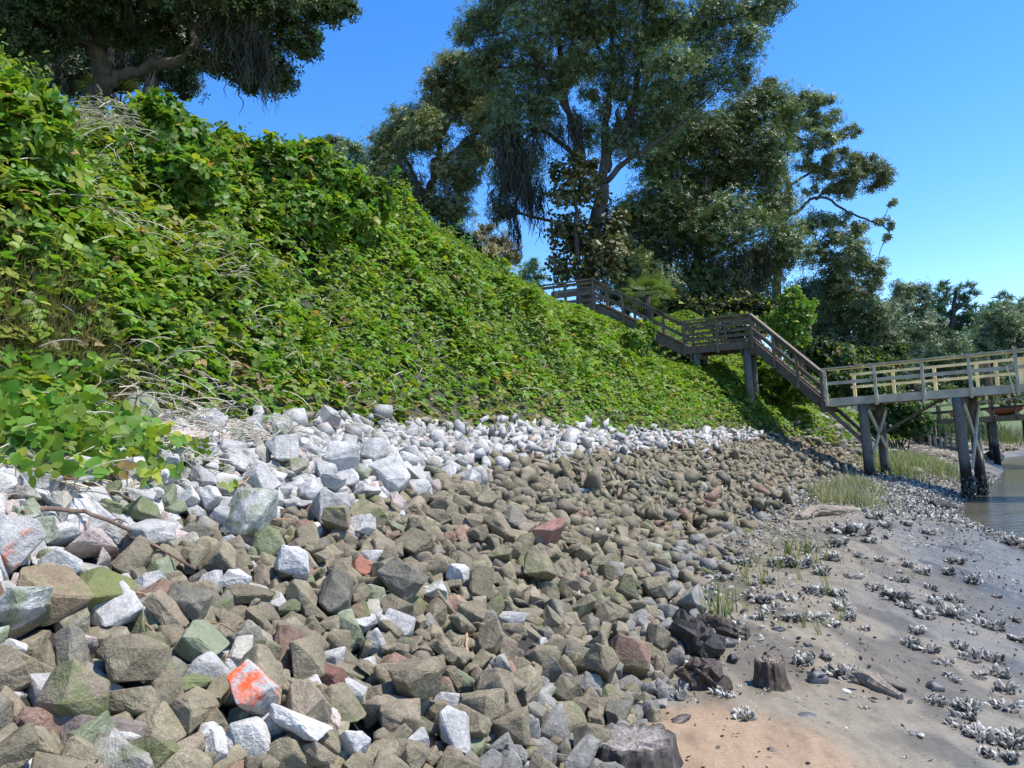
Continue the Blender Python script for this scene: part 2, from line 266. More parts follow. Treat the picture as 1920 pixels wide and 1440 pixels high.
317,3,6,9,-8,98,21,11, 195,-17,1,26,-9,-34,8,0, 406,208,121,-82,-53,16,26,11, 125,323,172,13,-49,64,14,1, 80,101,54,-15,-8,-21,17,13, 1098,-28,2,-1,11,25,17,2, -77,-9,5,-22,22,73,15,8, 129,285,153,18,1,-23,24,16,
272,-9,2,9,26,91,19,25, 2,109,59,-8,73,64,20,23, 101,125,73,79,60,3,13,20, 836,-29,1,-99,0,5,8,17, 20,28,18,93,-18,-26,13,5, 438,-17,1,6,-2,-81,17,9, 859,377,197,13,43,-72,21,11, 687,-37,0,-97,19,5,13,25,
-44,243,134,-83,2,-29,18,26, 285,167,92,48,-42,-16,12,3, 578,92,56,-1,14,98,11,1, 83,357,188,43,-68,44,16,20, 16,288,155,6,-8,-7,19,6, 942,384,201,-32,-48,80,17,8, 468,-9,4,-12,-3,6,15,6, 73,-34,0,-5,-1,13,8,5,
945,114,68,-38,5,8,15,20, -89,74,48,13,21,-75,29,3, 661,8,13,-69,-40,47,15,19, 720,19,13,55,18,9,12,15, 1060,169,93,43,16,11,23,12, 837,301,159,-16,-87,-44,16,19, 756,-29,4,92,-29,-21,14,1, 361,12,9,41,12,-8,20,12,
326,162,88,49,4,-42,17,0, -55,-14,2,-5,-31,-94,16,14, 855,13,11,72,28,-47,10,15, 583,219,123,3,-9,73,17,22, 149,263,144,89,5,-41,20,3, 15,153,87,-92,-30,0,23,25, 124,242,134,-66,62,39,19,23, 607,234,128,55,-16,73,12,27,
-40,210,114,-75,38,20,10,6, 325,322,170,33,-8,-37,14,3, 266,54,32,9,9,-53,21,16, 304,15,20,-9,85,-47,22,0, 574,-9,8,33,-34,14,20,27, 753,209,116,-2,89,42,15,3, 630,-30,0,-85,-43,-16,11,21, 601,-9,3,34,16,66,14,4,
487,-23,0,-27,-21,34,11,13, 96,372,191,71,58,-1,10,8, 839,235,127,-18,-67,69,16,26, 649,218,119,33,23,57,22,15, 685,64,45,75,22,26,24,1, 455,-31,3,19,5,94,11,8, 334,20,16,-1,10,67,22,17, -150,103,62,40,5,31,23,12,
802,-29,4,-69,-56,-8,11,14, 158,384,199,81,16,50,21,7, 572,-20,3,16,84,-50,11,21, 320,270,143,9,-34,93,15,23, 1011,-33,-2,33,-1,17,10,19, 582,263,151,22,26,36,24,14, 236,6,8,-73,55,-12,13,11, 129,-23,2,74,50,-1,14,3,
1116,-12,-1,-8,-19,-96,14,11, 1046,-8,3,85,18,-48,9,4, 49,348,181,-62,-52,-7,15,9, 866,154,92,15,13,24,23,18, 159,138,78,84,14,-48,18,3, 851,169,96,9,76,48,24,24, 919,261,143,17,-1,41,12,21, 858,20,22,-6,-4,59,20,1,
79,248,139,59,42,60,14,1, 530,-28,0,-20,95,17,12,22, 89,-16,2,71,20,11,9,1, 262,228,124,39,55,-24,14,1, -7,198,108,59,11,21,13,2, 16,99,59,84,-28,41,20,10, -13,306,164,44,85,2,18,4, -74,29,19,41,-3,75,17,19,
1023,53,32,18,-46,0,25,27, 889,353,194,-86,-28,-27,18,26, 163,67,43,-16,-44,82,15,20, 210,251,134,7,17,-73,10,18, 235,-5,5,-21,12,67,11,12, 176,30,22,-15,-10,91,13,8, 425,259,141,-28,-41,-11,16,1, -33,311,166,58,22,-32,19,4,
762,-16,2,-63,-73,-2,12,14, -112,-14,1,8,8,-27,10,21, 960,152,87,40,14,28,27,13, 164,261,142,77,-50,16,16,26, -54,156,87,3,21,-83,12,16, -79,260,145,78,49,21,19,21, 999,388,197,-33,12,-75,13,27, 273,227,125,41,41,39,18,0,
729,6,12,-9,23,93,17,19, 808,177,96,-94,14,11,10,23, 791,52,36,45,-2,-5,18,7, 690,14,17,-83,-52,14,22,4, -102,-5,3,3,7,-64,18,16, 112,201,114,57,15,21,20,20, 355,102,56,-80,-15,-15,12,26, 940,322,171,-50,52,-34,21,13,
174,-25,1,-96,-12,-17,11,18, 269,289,158,-17,-50,36,21,9, 301,153,86,-87,-2,-40,17,12, 377,243,137,22,-14,-49,22,1, 996,-19,0,3,-5,72,10,18, -71,141,83,-24,34,-80,19,13, 677,340,183,-45,-84,27,19,26, 507,336,179,-28,76,-39,18,1,
339,352,183,14,6,-43,16,16, 443,344,178,-94,16,6,18,20, 930,276,149,67,72,1,23,2, 587,167,94,-1,-82,-55,11,10, 305,-32,-4,35,-7,33,9,19, 480,366,193,86,-14,15,21,1, 905,8,16,15,-21,-40,17,14, 44,-30,3,68,-67,-5,8,0,
245,-34,-1,-31,30,-76,12,13, 600,271,149,89,-34,1,18,7, -12,112,61,-37,84,36,10,21, 1001,-6,-1,-6,-1,-19,16,5, 1005,28,22,83,-33,-44,12,17, 970,56,30,-20,90,12,10,6, 359,206,115,-42,0,-7,11,17, 542,-28,3,-9,42,32,15,22,
1037,22,18,-68,-67,-24,21,21, -60,-31,3,75,45,33,10,20, 984,-29,0,33,15,64,8,19, 590,193,109,36,-5,-51,14,16, 380,-9,4,-60,3,-9,14,8, 621,11,11,32,-6,-25,19,3, 1120,251,137,-97,1,-1,16,19, 14,80,46,94,1,32,15,0,
38,104,62,55,-17,-64,19,6, 69,123,67,1,-38,91,15,0, 621,78,49,46,8,49,24,2, 904,125,78,-13,8,-73,26,17, 1082,76,45,11,17,65,10,22, 958,-16,2,-4,-2,76,11,20, 1,211,119,-6,-13,92,22,12, 891,249,136,-89,-9,-40,14,12,
21,0,10,7,-61,27,15,1, 767,44,38,7,-34,40,27,27, 280,4,6,-51,-63,57,14,12, 439,84,48,-26,35,-89,16,27, 61,-19,5,-55,-33,-23,13,1, 79,131,70,54,-4,-12,12,14, 632,197,106,7,-30,93,18,17, -68,242,134,-60,68,18,20,0,
1109,377,198,93,16,26,20,3, 397,-3,2,12,-47,20,14,27, 874,-27,-2,10,6,-96,8,2, 842,155,87,6,90,-41,14,22, 841,273,147,38,-61,65,16,15, -34,81,49,5,92,17,18,6, 440,-29,-3,-38,20,-5,8,10, 707,106,62,32,-12,-56,24,19,
1051,-28,-1,20,10,59,10,7, 91,249,135,89,-1,-37,17,24, 992,1,1,31,53,-54,9,12, 360,348,182,-3,85,-50,19,22, -46,-30,0,16,81,-53,9,12, 1032,93,53,81,11,-23,15,9, 542,165,93,-62,73,21,16,27, 956,0,2,-86,-46,2,10,19,
578,86,49,61,14,16,10,14, 630,214,116,25,45,-26,19,12, 733,114,64,13,-23,81,13,5, 700,-5,2,-7,-43,-4,13,27, -129,23,12,-81,20,-25,10,9, 13,-27,1,38,-24,-84,13,15, 1034,164,93,42,34,37,18,14, 201,67,43,-86,43,-20,11,16,
333,366,190,83,-11,43,12,25, 922,-16,4,28,12,-86,12,8, 677,129,73,99,-1,5,16,19, 717,-5,3,1,-3,-12,13,23, 803,7,14,39,20,-59,19,8, 563,238,130,9,-88,-32,16,12, 87,-6,4,25,-15,-2,12,8, 290,223,119,-72,55,-8,10,11,
392,6,4,87,-3,-37,8,24, 748,27,18,-92,-32,-3,21,23, 455,5,4,50,-13,-30,12,4, 172,383,204,65,14,53,30,18, 494,210,120,80,-15,-9,18,1, 932,115,69,8,22,0,11,24, 881,364,196,-65,-67,23,18,15, 525,369,195,72,-6,-54,20,9,
344,111,62,19,-1,2,17,23, 57,-7,4,46,-5,8,14,4, 767,286,155,75,-15,62,14,8, 58,353,186,91,-9,0,17,12, -7,-22,3,28,-20,28,11,8, -37,-17,0,0,-1,63,13,23, -1,148,85,37,78,-8,16,27, 300,8,9,41,-3,-20,18,19,
272,308,166,88,2,20,11,1, 1046,371,194,-12,-10,-23,21,17, 196,245,133,55,21,20,24,14, 184,147,88,18,27,75,22,20, 95,-7,3,46,48,-51,12,15, 340,214,117,37,12,-37,10,15, 390,270,153,46,-47,34,19,10, 469,292,159,12,65,-74,23,20,
656,48,31,-31,51,-72,19,6, 723,-15,3,-2,-17,-95,8,3, 677,-24,0,-4,98,-7,11,17, 57,328,172,-43,82,-32,17,9, 405,63,41,33,89,-1,15,7, 505,-21,1,-31,15,-73,11,6, 115,375,194,30,75,51,17,23, 775,108,61,18,31,-68,12,25,
38,375,198,-97,6,19,15,10, 511,212,117,7,-5,87,20,17, 744,-20,3,32,17,63,15,19, 424,-36,-1,-3,-4,58,11,6, 383,196,108,8,16,97,18,11, -29,291,157,-12,22,94,26,15, 197,-25,3,3,76,43,9,21, 651,119,67,-41,84,12,15,6,
223,79,47,71,-38,-57,18,24, 85,143,77,10,-8,-96,15,19, 36,340,176,10,10,-65,17,16, 848,292,155,-2,5,-10,15,24, -28,-6,3,10,53,-72,20,2, 979,148,81,11,-17,14,13,16, 1009,199,115,41,-19,85,18,22, 890,15,18,6,-19,-55,17,1,
562,291,163,-31,26,36,27,25, -36,52,30,62,8,1,10,2, 291,114,64,47,-10,-2,19,19, -53,116,70,-64,-71,-7,15,26, -118,196,120,-74,65,-13,22,8, 668,-35,1,-7,30,-80,10,3, -99,221,120,5,-85,-38,11,12, 542,129,75,-89,25,30,13,8,
714,225,125,92,-9,-8,13,22, -84,380,197,38,42,-25,11,1, 884,349,179,33,16,90,14,4, 189,194,106,13,66,-71,14,20, 879,78,44,60,-40,-67,15,24, 118,15,17,6,-49,59,28,7, 662,389,201,37,-2,-44,14,11, 915,18,25,53,26,-41,18,26,
-46,11,10,36,38,45,17,14, 800,206,116,27,28,76,10,0, 894,91,54,-69,56,37,17,8, -60,163,101,8,-14,58,27,20, 323,19,15,-66,62,39,12,1, 139,74,45,96,-3,11,20,20, 238,77,48,72,0,-3,16,9, 5,300,158,88,5,18,14,12,
698,52,34,-82,28,-37,17,22, -25,65,36,-53,50,66,11,24, 318,-20,2,26,-7,27,14,4, -37,338,179,-15,-26,94,16,22, 473,162,94,-16,6,65,17,6, 601,111,61,91,14,-19,14,24, 654,288,151,-6,-20,-4,12,18, 669,297,156,56,13,-26,20,15,
320,101,59,1,-19,-94,11,10, 245,259,142,-60,-75,14,10,27, 172,134,71,0,-7,-97,13,19, 609,251,139,-8,85,-50,16,20, 1072,382,196,23,-1,-23,13,18, 195,-1,3,81,-28,-25,16,16, 504,124,76,-59,70,-36,17,10, 441,220,120,-63,-43,48,15,12,
1017,-17,1,-58,-71,2,12,26, 108,-20,3,-11,9,98,11,26, 190,45,28,-10,62,-55,11,10, 208,49,30,62,7,28,17,2, 1010,92,56,-2,-58,78,14,26, 22,325,178,33,10,-34,28,12, -87,153,85,-85,-3,-9,15,5, -23,103,62,-70,-65,8,18,16,
870,342,179,63,2,-14,10,10, 261,386,203,22,86,14,11,21, 322,87,54,90,-35,7,19,7, 52,100,57,9,54,-81,15,22, -54,-33,1,0,-4,98,8,25, 473,242,131,77,19,-6,14,24, 274,201,109,36,-3,-31,14,11, 456,354,184,-50,18,-20,20,16,
894,327,172,-70,6,-35,10,26, 89,16,19,20,-88,24,18,22, 446,63,37,45,20,45,14,15, 118,56,34,96,-7,19,13,0, 1072,151,84,15,55,27,18,8, 561,192,111,76,-43,-45,13,8, 826,-24,4,-40,13,-35,20,7, 611,224,125,-21,22,-41,16,0,
16,-14,3,-12,-9,98,11,25, 140,217,123,-81,11,-41,10,4, 485,220,124,-47,83,-13,15,10, 735,-33,4,1,2,-15,15,23, 730,71,44,47,-66,55,12,0, 892,61,37,42,6,3,16,7, 843,17,16,-82,-52,14,13,14, 740,106,60,-50,70,20,12,6,
424,-3,5,-80,-5,1,15,6, 146,157,92,-90,18,38,19,19, 692,-22,1,6,-54,72,8,6, 965,315,162,41,-77,44,14,1, 101,323,167,-3,-16,95,12,21, -82,1,5,-71,-15,-59,8,21, 851,381,199,7,96,6,17,25, 185,-33,4,1,3,-94,17,1,
462,45,28,-6,30,33,18,12, 107,85,51,-34,-18,32,12,19, 517,-20,0,-66,-73,9,9,22, 1034,-5,7,29,33,-42,16,1, 4,-34,0,-14,27,92,10,15, 913,170,101,81,-50,17,25,0, 42,162,88,-66,-27,6,11,12, 328,275,147,-85,33,-2,12,18,
276,-27,-1,-35,-70,39,8,15, 346,-23,4,43,54,-59,12,7, 635,168,91,70,1,-20,13,20, 606,11,12,70,27,53,15,9, 111,-11,0,36,13,-4,10,15, 1094,242,132,60,-1,13,14,10, 779,27,21,-11,91,37,15,24, -92,189,109,61,-46,-22,19,27,
192,-6,0,-7,-4,-13,14,16, 811,228,126,56,11,-28,15,2, 52,168,95,48,53,-68,15,20, 1090,8,15,92,-10,32,25,10, 698,-33,0,5,-14,81,12,18, 160,282,151,57,6,-6,17,2, 388,181,99,11,-96,-21,13,12, 55,4,7,15,-15,73,8,16,
711,18,17,56,50,-64,18,10, 486,204,114,-8,35,-92,13,9, 712,176,101,53,-23,21,13,8, 372,280,151,14,1,-85,18,22, 742,234,132,62,-31,-54,15,15, -68,0,4,20,13,87,16,14, 68,284,153,-91,33,7,14,20, 1074,-10,1,62,-36,1,11,26,
-119,-34,2,-5,-16,39,19,23, 288,-18,0,-6,-5,84,15,2, 104,121,67,88,-11,-41,10,24, -103,26,19,20,-3,-93,15,14, -93,30,26,-98,4,15,17,1, 989,81,52,24,-75,30,18,24, 68,32,26,-90,35,17,19,10, 1001,86,50,15,-47,8,13,27,
557,71,42,32,-58,-5,10,24, 356,201,111,60,-3,-5,12,2, 295,61,34,43,60,59,12,23, -53,232,127,8,24,-92,14,0, 615,41,32,-5,92,-36,14,9, -119,303,159,9,0,-90,13,11, 676,121,65,48,0,32,10,4, 9,-17,2,2,32,94,8,10,
173,72,43,-93,-24,-3,10,20, 556,-38,1,24,-56,-73,11,9, 619,151,81,75,49,15,12,24, 571,272,144,-55,78,17,17,20, 328,142,79,-14,39,6,11,26, 478,-33,1,-11,2,-67,10,18, 723,270,145,29,-10,-12,10,9, 230,239,130,47,2,21,10,10,
-124,97,57,-71,43,-46,13,2, 964,-3,2,4,1,-66,16,9, 986,200,112,66,-29,35,11,3, 490,162,87,-89,37,7,16,18, 825,111,65,-38,8,73,11,27, 958,208,117,29,20,-31,14,22, 147,281,150,-87,2,-23,11,26, 733,275,152,18,-54,-80,18,1,
896,119,73,82,48,28,14,26, 1060,-34,-1,22,-8,32,13,3, 94,-24,0,-8,9,25,9,25, 937,205,114,-30,-40,-26,10,1, 190,269,150,51,50,23,18,24, 250,283,152,45,83,2,10,27, 319,-31,4,21,-4,-96,17,15, 637,277,147,-21,95,18,14,19,
-140,76,48,88,-2,-14,14,14, 447,390,207,-21,27,-5,22,19, 861,-30,-1,-80,-56,16,11,0, 412,224,125,-62,-7,-18,13,14, 487,331,172,30,5,-3,20,17, 94,97,57,96,-20,-3,12,20, 343,361,190,48,-55,63,16,15, 338,210,112,-48,82,25,11,17,
344,70,44,-3,25,73,13,20, 27,154,85,13,-15,38,10,1, 429,172,93,58,2,-6,13,25, 490,100,60,-15,-24,-15,21,7, 501,-34,2,1,9,10,14,21, 645,294,155,57,3,-8,14,20, 416,293,153,30,-56,53,13,27, 402,-22,3,36,19,59,13,10,
-13,-34,-1,20,24,68,12,2, -99,93,56,86,-49,4,18,20, 395,236,130,15,15,-69,17,16, 178,144,76,12,15,97,10,4, 478,-23,1,34,29,10,10,15, 342,284,152,95,4,3,16,18, 253,101,62,-54,-72,-41,12,1, 482,31,21,-68,-63,-20,16,1,
377,175,97,34,1,24,10,26, 519,-35,-1,-74,11,28,10,21, -19,260,141,75,32,-49,10,8, 353,-9,1,17,-5,-10,15,11, 79,272,147,-12,-36,78,10,20, 539,268,142,-24,24,13,10,10, 411,347,180,79,9,16,13,22, 183,-1,2,63,-27,36,8,3,
34,274,152,63,-23,55,21,3, 477,134,73,-1,11,-38,10,12, 1049,251,136,33,9,70,13,14, 99,75,49,15,-56,79,19,6, 215,155,91,-82,-24,-12,14,15, 448,208,114,46,4,32,14,14, 922,-29,-2,-8,-39,-91,8,22, 193,115,67,83,12,42,16,0,
776,133,76,27,19,-67,14,17, 410,-6,2,-53,83,11,13,16, 395,-31,1,1,2,4,14,23, 125,-5,3,40,45,51,12,13, 867,-36,0,-23,-57,68,11,8, 611,-29,-2,-12,79,50,16,24, 60,-30,2,-97,-20,-3,12,18, 354,247,132,-1,67,-72,12,7,
639,365,192,68,-63,4,21,15, 568,-36,0,3,26,95,8,14, 840,22,22,-15,-29,-92,24,17, 409,307,160,97,14,-15,12,2, 432,102,55,-32,70,-48,14,9, 684,93,59,14,-65,62,16,1, -107,-29,-2,8,-5,98,14,16, 438,6,11,-35,38,-82,17,15,
555,96,57,70,50,21,13,21, 676,377,197,71,-68,1,15,22, 1039,206,121,-19,71,-56,20,8, 80,239,132,-95,-2,22,11,2, 891,-16,-1,31,-8,11,17,19, 518,56,35,-20,76,15,18,6, -6,82,45,8,6,-60,11,16, 687,176,98,71,-23,-27,13,9,
250,36,24,-4,4,-77,16,27, -48,109,64,41,-59,-38,12,20, 328,-20,2,31,-6,0,15,14, 108,143,82,29,67,-22,13,10, -100,182,99,14,-28,68,12,23, 34,161,87,15,80,-46,11,25, 12,243,134,59,-31,11,12,3, 96,270,148,56,-69,-25,15,15,
948,201,112,-96,-10,-9,16,18, 983,-5,0,95,-10,-1,13,17, 797,203,112,44,-15,-42,11,19, 27,-34,3,20,-11,12,11,3, 74,376,198,-15,-69,-62,14,15, 717,131,76,-50,-76,34,13,1, 568,114,67,6,31,-69,16,3, 313,159,87,40,14,61,14,0,
789,99,58,59,-42,65,12,8, 495,297,155,-68,-69,-7,14,19, 444,164,90,60,-23,-47,10,15, 247,221,118,26,14,-69,15,17, 662,-35,-1,21,5,66,10,11, 222,391,203,16,28,-67,16,5, 224,206,109,60,19,-7,11,15, -65,311,167,72,63,-27,15,15,
223,101,58,42,7,4,13,12, 231,152,85,-32,51,-75,18,6, 200,75,49,83,52,-14,11,15, 737,-10,4,-1,-9,58,8,1, -40,132,77,6,-98,-10,11,16, 594,-36,-2,-5,-73,9,8,22, -109,5,5,52,-6,60,8,25, 941,-23,0,-26,80,-51,8,15,
241,376,193,47,-4,78,13,4, 92,393,208,63,7,2,18,14, 306,215,119,60,-45,-1,10,20, 526,-20,1,38,0,82,11,8, 446,286,154,96,-16,16,10,15, 305,185,100,90,32,-4,13,24, -114,256,142,93,14,-9,12,22, 223,28,15,53,-12,-1,10,19,
999,-35,0,2,7,88,12,17, -95,59,36,82,-14,50,13,26, 656,23,18,-89,27,23,10,12, 85,1,4,84,-1,37,12,26, -61,112,63,-44,-85,-22,12,17, 161,-37,0,20,-10,-5,15,3, -88,-9,3,0,-11,98,15,0, 630,22,17,22,-76,58,13,20,
985,339,174,-6,36,-71,10,15, 363,136,80,-97,10,-7,17,0, 13,-1,4,17,-8,29,11,17, 219,151,83,-47,45,-60,15,13, 327,112,64,38,0,-33,14,9, 580,231,128,-68,-29,60,10,27, -23,236,131,25,3,7,13,21, -119,5,3,10,-6,-8,11,5,
481,90,51,14,-44,84,14,18, 646,65,43,35,1,-22,15,8, 136,348,179,10,-22,21,13,27, 1006,68,43,41,-14,13,10,3, 396,110,62,-67,-66,-17,12,1, 407,116,63,11,34,-91,10,20, 246,1,8,36,38,-70,9,10, 302,36,25,24,55,-39,11,12,
-73,-34,2,10,2,0,12,17, 314,234,126,12,-23,73,15,23, 313,282,152,-94,25,10,12,6, -126,78,47,-59,3,19,20,12, 229,253,137,24,6,68,13,12, 178,-21,1,73,-58,23,12,12, 62,99,56,-50,-54,-63,13,15, 665,94,56,20,-31,-91,10,20,
275,300,160,-86,46,11,14,17, 414,99,54,58,16,-36,15,15, 611,-37,-3,-15,-75,29,8,1, 24,-9,6,-20,74,-37,11,24, 564,-13,2,-24,6,-40,8,15, -96,317,167,-91,14,31,17,2, 429,4,4,98,-6,2,8,20, 881,-35,-2,-4,-9,-21,13,18,
789,116,65,19,72,-62,12,2, 354,-32,2,51,-15,-25,10,9, 166,59,38,16,68,2,10,7, 274,172,95,46,0,-18,10,7, 527,103,61,-77,49,-31,12,14, 207,-17,1,-17,26,-92,10,13, 389,-17,0,29,-3,26,11,19, 1041,307,164,-34,-89,-9,14,1,
70,12,10,46,-10,-6,15,19, 859,142,81,14,74,-61,13,18, 306,-16,1,80,54,15,13,18, 614,298,157,-96,1,15,10,8, -40,56,35,89,-39,12,10,9, 139,149,84,75,45,-33,11,8, -96,-34,-3,4,22,95,11,14, -14,63,37,-95,-17,-9,15,17,
898,217,117,41,3,83,14,4, 193,387,197,-13,-4,-64,10,27, 923,11,14,19,-69,-63,15,15, 99,220,123,25,68,-16,10,10, 281,44,28,16,20,5,13,12, 1124,197,109,46,2,46,26,14, 595,165,88,42,-49,72,12,27, 457,163,94,-84,5,10,13,8,
418,-21,0,-21,-49,84,13,10, 429,-13,0,47,60,22,12,21, 1115,265,142,55,27,38,11,11, 680,10,9,65,10,0,13,11, 870,-18,-1,17,-12,-13,10,3, 427,92,49,-34,-8,85,11,8, 123,86,50,-33,-80,-14,13,26, 44,267,145,38,-6,1,13,11,
-82,172,97,11,66,-71,17,3, -16,210,114,-83,3,-4,10,11, 630,-18,1,20,18,-58,10,12, 196,30,16,20,-6,-82,13,19, 172,268,150,-22,31,69,17,22, 620,-25,-1,-3,-35,62,10,18, -47,2,4,54,33,-61,8,8, -63,68,42,16,24,28,12,12,
151,180,99,-8,85,-49,14,20, 974,25,17,-63,-42,33,12,1, 105,187,107,-75,-64,12,13,4, -45,-5,-1,21,15,85,10,11, 337,273,148,-47,-2,87,16,16, 1012,-10,1,-2,96,9,9,27, 218,7,8,-13,-81,55,11,20, 963,400,205,54,-8,-8,11,19,
311,172,95,43,69,23,14,8, 657,-21,1,31,-24,-82,12,14, 582,161,89,-59,-48,-48,13,0, 879,129,77,-10,-20,65,17,6, 544,302,163,38,35,-52,14,1, 123,-34,1,41,16,-6,10,15, 253,90,54,14,34,91,12,19, 206,114,64,-21,20,10,13,10,
160,156,85,-14,-72,63,12,26, 72,-16,4,81,-24,36,10,26, 511,-18,-1,39,38,16,8,24, 588,272,145,33,5,59,11,0, 651,-37,0,34,1,-13,11,0, 791,124,73,44,32,-40,14,22, 215,303,159,45,3,-49,12,2, 116,230,126,-35,18,-83,12,27,
754,228,128,7,-9,-79,13,8, 907,-21,-1,9,-2,-95,12,17, 733,35,23,-45,-84,6,11,16, 953,-29,1,1,11,98,9,3, 126,303,163,10,28,-77,16,14, 732,-23,4,-1,-1,-57,8,20, 1116,-43,1,40,-57,61,12,15, 445,139,78,-4,77,-60,19,19,
-114,281,150,10,-29,83,10,23, 101,-23,0,4,5,73,9,9, 644,199,109,-51,-83,-16,13,12, 683,-18,1,44,-20,-31,8,22, -98,158,90,0,-12,58,19,12, 509,78,44,40,33,-63,13,12, 916,57,33,37,1,40,13,4, 407,4,5,-94,8,5,14,11,
-26,190,108,-79,-50,-32,14,10, 949,-18,2,1,27,91,13,0, -57,3,9,-78,52,-31,15,26, 755,271,146,39,-4,-68,10,0, 1012,379,193,46,12,-3,11,12, -36,19,13,49,-13,60,13,22, 130,203,109,7,85,-34,12,25, 293,51,30,52,-3,3,14,19,
43,226,124,51,10,-38,10,21, 587,-29,-2,-52,14,-82,9,27, 303,136,80,15,91,-32,16,6, 365,182,105,-2,-91,38,19,20, 713,4,9,6,-12,81,15,22, 159,100,57,-18,-17,-8,13,6, 548,60,33,-64,69,27,10,16, 1013,38,26,72,36,47,17,12,
414,398,208,-90,27,20,11,27, 724,365,189,-83,28,44,10,25, 876,250,136,-62,34,17,10,6, 115,177,96,20,18,-79,10,17, 876,380,198,29,-57,-59,14,26, 104,23,15,-16,61,73,14,24, 262,157,88,-83,-53,13,10,4, 848,-24,1,35,-92,-11,8,1,
724,255,138,-25,18,9,12,10, 690,35,26,-9,-63,74,15,22, 430,-25,-3,1,6,-47,8,23, 665,130,70,51,-7,30,10,22, 796,-25,3,-29,34,41,8,8, 540,180,104,16,-37,-59,13,16, 85,70,41,18,-13,-95,11,4, 869,332,175,-8,-87,46,13,22,
47,364,191,-84,32,25,16,1, 1082,-21,1,-23,72,-64,8,15, 1,-4,4,23,59,76,13,9, 276,365,192,-77,9,-57,14,26, 856,253,135,-87,-10,-44,11,0, 434,184,101,-44,31,7,10,24, 467,-22,1,61,65,16,9,24, 258,75,41,-35,-17,-13,10,13,
133,334,173,20,-52,21,13,27, 636,65,40,-83,46,-26,10,26, 245,-8,2,35,9,10,11,14, -102,273,146,-82,12,-19,13,9, -29,248,136,4,18,-69,17,18, 1119,90,54,-79,35,-30,12,14, -50,221,118,-27,2,-76,12,27, 808,44,31,-22,76,-17,10,24,
344,366,195,45,59,64,14,3, 1105,313,172,-3,33,53,20,7, 1122,139,75,39,7,42,13,12, 1039,78,47,95,21,1,22,23, 982,161,96,15,36,-51,25,26, -50,78,55,-75,-6,53,19,6, 756,11,32,11,60,-70,39,26, 863,325,172,-71,-60,-22,19,12,
670,71,46,-3,34,-73,21,1, 439,363,195,3,-10,-86,27,20, 910,288,155,33,-38,-50,18,14, 249,175,99,-1,9,-94,13,6, 24,119,77,79,4,-23,28,24, 547,190,116,86,-28,-40,32,21, 256,342,187,14,-1,-92,29,23, -12,2,10,22,9,-92,21,15,
30,57,48,74,3,63,32,26, 427,218,121,8,-19,-97,26,11, 632,166,103,-77,-31,37,25,6, 715,275,160,44,-69,-31,35,7, 17,20,16,-17,-35,5,13,6, 493,164,93,-59,48,-57,17,13, 936,-3,15,-66,-60,35,21,0, 844,246,133,-22,25,-80,19,18,
-72,87,51,32,7,-13,14,17, 759,9,15,19,30,86,14,0, 425,73,56,32,74,-47,27,22, 887,95,64,-8,28,-95,17,16, 103,110,62,94,15,-11,15,24, 904,270,153,33,31,16,22,22, 953,65,43,40,-67,1,20,10, 254,272,154,-39,45,-76,16,6,
-78,178,110,-74,0,55,30,21, -159,356,183,26,-15,-55,25,3, 586,-11,18,49,26,41,25,10, 497,354,188,92,-13,-33,17,6, 584,334,173,47,34,37,18,15, 80,343,179,-25,-52,-79,15,23, 456,214,122,-14,39,-31,25,20, 964,342,178,36,58,70,20,24,
396,126,80,-72,60,-28,26,21, 419,250,139,-14,-72,48,16,19, 459,220,137,54,1,-81,27,8, 99,153,93,-33,15,5,30,21, 1017,285,166,-91,0,37,25,21, 599,97,79,-25,87,8,42,6, -92,312,167,34,29,7,19,17, 307,251,137,57,-44,49,19,27,
399,267,144,-89,38,15,15,16, -19,38,36,88,10,37,24,10, 930,334,181,-16,-71,60,23,25, 925,149,104,90,-31,-16,33,10, 915,268,146,77,62,10,11,22, 177,80,51,81,57,-6,21,11, 631,334,183,9,2,74,22,2, 319,226,132,-63,-30,-27,23,23,
215,197,108,-58,-61,41,11,1, 658,217,133,-3,44,59,20,26, 384,41,37,29,-3,55,16,4, 293,73,49,-52,-81,-14,27,22, 673,23,32,-81,47,-7,22,4, 314,302,168,-6,-37,87,25,25, 515,100,59,96,-23,-9,21,11, -156,24,24,-11,86,45,24,22,
110,279,159,37,-19,13,31,20, 463,332,173,40,-29,68,13,18, 258,148,89,-51,57,-63,18,4, 272,385,201,45,58,-66,18,12, 653,269,147,44,62,18,18,8, 769,73,47,69,29,2,14,15, -7,116,73,10,-3,-43,27,7, 1088,130,84,-67,55,3,27,26,
44,271,153,26,24,76,26,25, 427,191,105,62,15,13,14,14, 87,313,167,68,53,27,16,1, 208,281,151,1,-97,-5,15,9, -78,227,123,58,9,17,20,11, 108,211,123,-68,-43,-24,21,1, 638,155,88,17,-90,37,16,15, 412,313,174,-22,73,-39,26,12,
1011,62,40,23,-16,54,18,23, 921,66,40,-49,-33,21,15,1, 295,-28,4,-57,39,-34,25,1, -74,88,68,22,-75,-36,34,26, 818,37,35,31,-2,-13,26,16, 1014,155,93,62,-69,-34,19,0, 1084,203,117,68,-8,24,43,4, 229,198,118,27,-17,-17,29,14,
383,228,126,-20,-10,-59,11,6, 31,339,184,24,-22,43,20,22, 980,49,35,-47,-19,-48,19,15, 754,319,177,77,-36,50,22,21, 1088,53,45,-10,-8,73,42,5, 956,29,29,-47,-45,8,21,8, 857,189,107,20,14,39,21,27, 651,374,201,5,47,-82,29,25,
545,166,99,63,63,1,26,23, 229,278,158,24,-51,65,25,9, 25,162,98,14,-88,2,26,0, 1086,26,20,74,-42,-30,19,19, 372,120,72,65,-44,-55,15,19, 429,95,64,34,19,6,41,17, 614,263,148,-9,54,-53,23,25, 466,354,185,-54,-5,-53,16,9,
